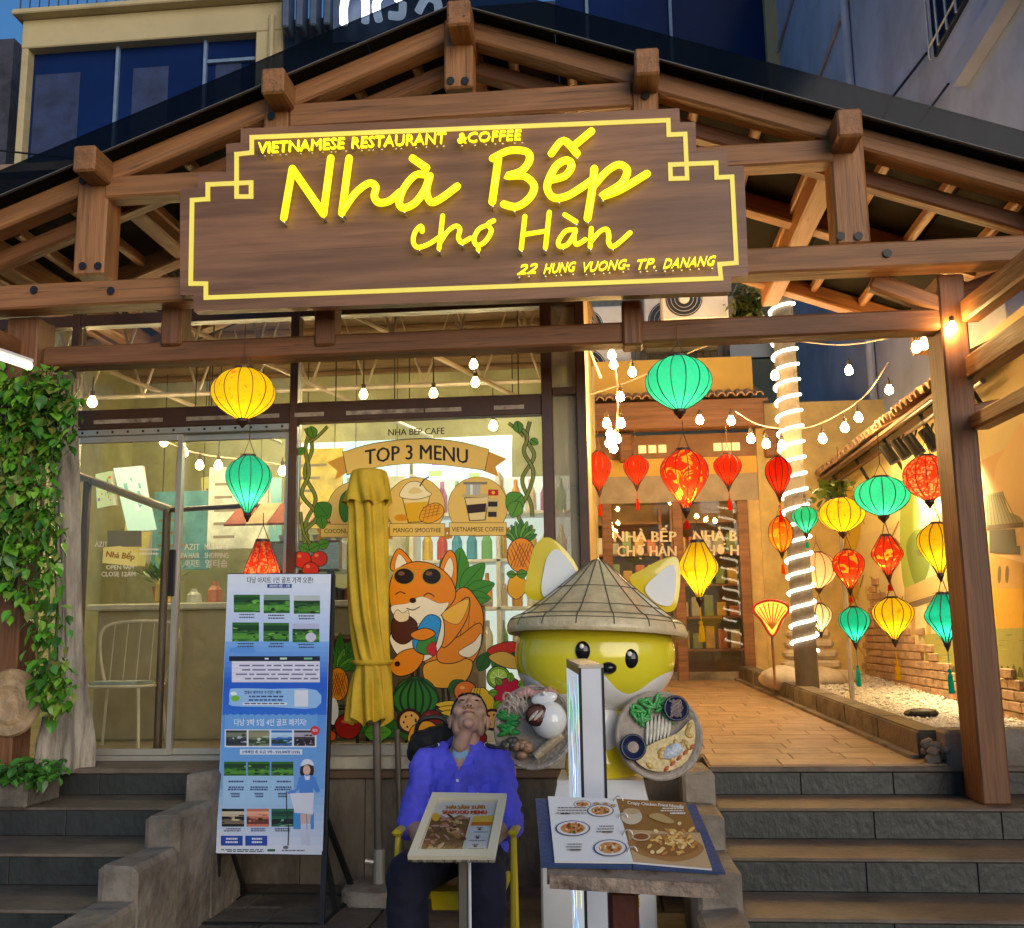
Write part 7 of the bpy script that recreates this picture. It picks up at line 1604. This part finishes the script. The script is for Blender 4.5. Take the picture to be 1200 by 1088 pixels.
for px in (48, 54, 60, 66): hang(px, 600, 790+rv.uniform(-40, 30), 60, 5)
for i in range(260): q_ = PY(62+rv.gauss(0, 10), 800+rv.gauss(0, 16), 5.6+rv.uniform(-.1, .1)); pts.append(q_)
stuff(stems.build('vine_stems', M('vine_stem', (.10, .14, .04), .7, bump=0), vt, fixn=False))
mb = MB(); leaves(mb, pts, .062, rv, GC); stuff(mb.build('foliage', leafmat('vine_leaf', None), vt, fixn=False))
settle(vt, (bx0.x, YV+.08, .81))
# carved round plaque on the left post
pc_ = PY(10, 824, 5.62); o = MB().lathe([(0, .0), (.17, .0), (.19, .012), (.18, .03), (.13, .022), (.10, .035), (.05, .02), (0, .03)], 32, M=Matrix.Rotation(math.pi/2, 4, 'X')).build('plaque', M('carved_wood', (.42, .28, .15), .55, var=.4, scale=10, bump=.9, bscale=22), None, pc_+Vector((0, .028, 0))); tag(o, 'carved round wooden plaque on the post at the left edge', 'plaque')
# fern in a stone trough on the stair
fp = thing('potted_fern', 'bushy green fern in a low stone trough at the left stair', 'plant')
x0_, x1_ = PY(-30, 915, 5.62).x, PY(46, 915, 5.62).x; MB().bbox((x0_, 5.5, .66), (x1_, 5.85, .80), .012).build('trough', m_conc, fp)
mb = MB(); pts = []
for i in range(70):
    b0 = Vector((rv.uniform(x0_+.04, x1_+.02), rv.uniform(5.54, 5.8), .79)); d = Vector((rv.uniform(-.16, .2), rv.uniform(-.2, .1), rv.uniform(.10, .24)))
    for t_ in range(9): f = t_/8; pts.append(b0+d*f+Vector((0, 0, -.12*f*f)))
leaves(mb, pts, .05, rv, [(.05, .20, .02), (.08, .27, .03), (.04, .13, .02)], .1); stuff(mb.build('fronds', leafmat('vine_leaf', None), fp, fixn=False)); settle(fp, ((x0_+x1_)/2, 5.67, .66))
# leaves hanging above the courtyard, right of the sign
hp = thing('hanging_plant', 'small hanging leafy plant right of the sign by the air conditioner', 'plant')
mb = MB(); pts = [PY(875+rv.gauss(0, 9), 355+rv.gauss(0, 12), 9.0+rv.uniform(-.1, .1)) for i in range(220)]; leaves(mb, pts, .09, rv, [(.12, .14, .02), (.16, .17, .03), (.08, .10, .02)]); stuff(mb.build('foliage', leafmat('vine_leaf', None), hp, fixn=False)); p_ = PY(875, 372, 9.0); MB().tube([p_, p_+Vector((0, 0, .5))], .01, 5).build('stem', m_cord, hp); settle(hp, p_)
gp = thing('leaf_tuft', 'green leaf tuft above the yellow lantern before the mural', 'plant'); p_ = PY(984, 600, 8.6)
mb = MB(); pts = [p_+Vector((rv.gauss(0, .09), rv.uniform(-.06, .06), rv.uniform(0, .22))) for i in range(90)]; leaves(mb, pts, .1, rv, [(.16, .24, .03), (.12, .2, .03)], -.8); stuff(mb.build('foliage', leafmat('vine_leaf', None), gp, fixn=False)); MB().tube([(p_.x, p_.y, gz(8.6)-.02), (p_.x, p_.y, p_.z+.05)], .02, 6).build('stem', m_bark, gp); settle(gp, (p_.x, p_.y, gz(8.6)-.02))
# stone stack lantern and rocks at the head of the gravel bed
for k, (px, py, r) in enumerate(((920, 790, .22), (945, 792, .17), (965, 785, .2), (985, 790, .15), (905, 796, .13))):
    p_ = PY(px, py, 9.9+.1*k); mb = MB(); mb.smooth = True; mb.ell((0, 0, 0), (r, r*.8, r*.55), 14, 9)
    for i, v in enumerate(mb.v): w_ = 1+.22*mnoise.noise(Vector(v)*7+Vector((k*3, 0, 0))); mb.v[i] = tuple(c*w_ for c in v)
    o = mb.build('rock', M('pale_rock', (.55, .47, .36), .85, var=.25, scale=6, bump=.7, bscale=14), None, (p_.x, p_.y, gz(9.9)+r*.3)); tag(o, ('largest pale rock at the end of the gravel bed', 'pale rock right of the largest one', 'pale rock in the middle of the rock row', 'pale rock nearest the brick triangle', 'smallest pale rock by the courtyard kerb')[k], 'rock', 'rocks on the gravel')
st_ = thing('stone_stack', 'stack of flat pale stones behind the gravel bed rocks', 'stone stack'); p_ = PY(950, 770, 10.6)
for i in range(5): MB().bbox((-.3+.02*i, -.15, i*.1), (.3-.03*i, .15, i*.1+.092), .03).build('stone', M('pale_rock', (.55, .47, .36)), st_)
st_.location = (p_.x, 10.6, gz(10.6))
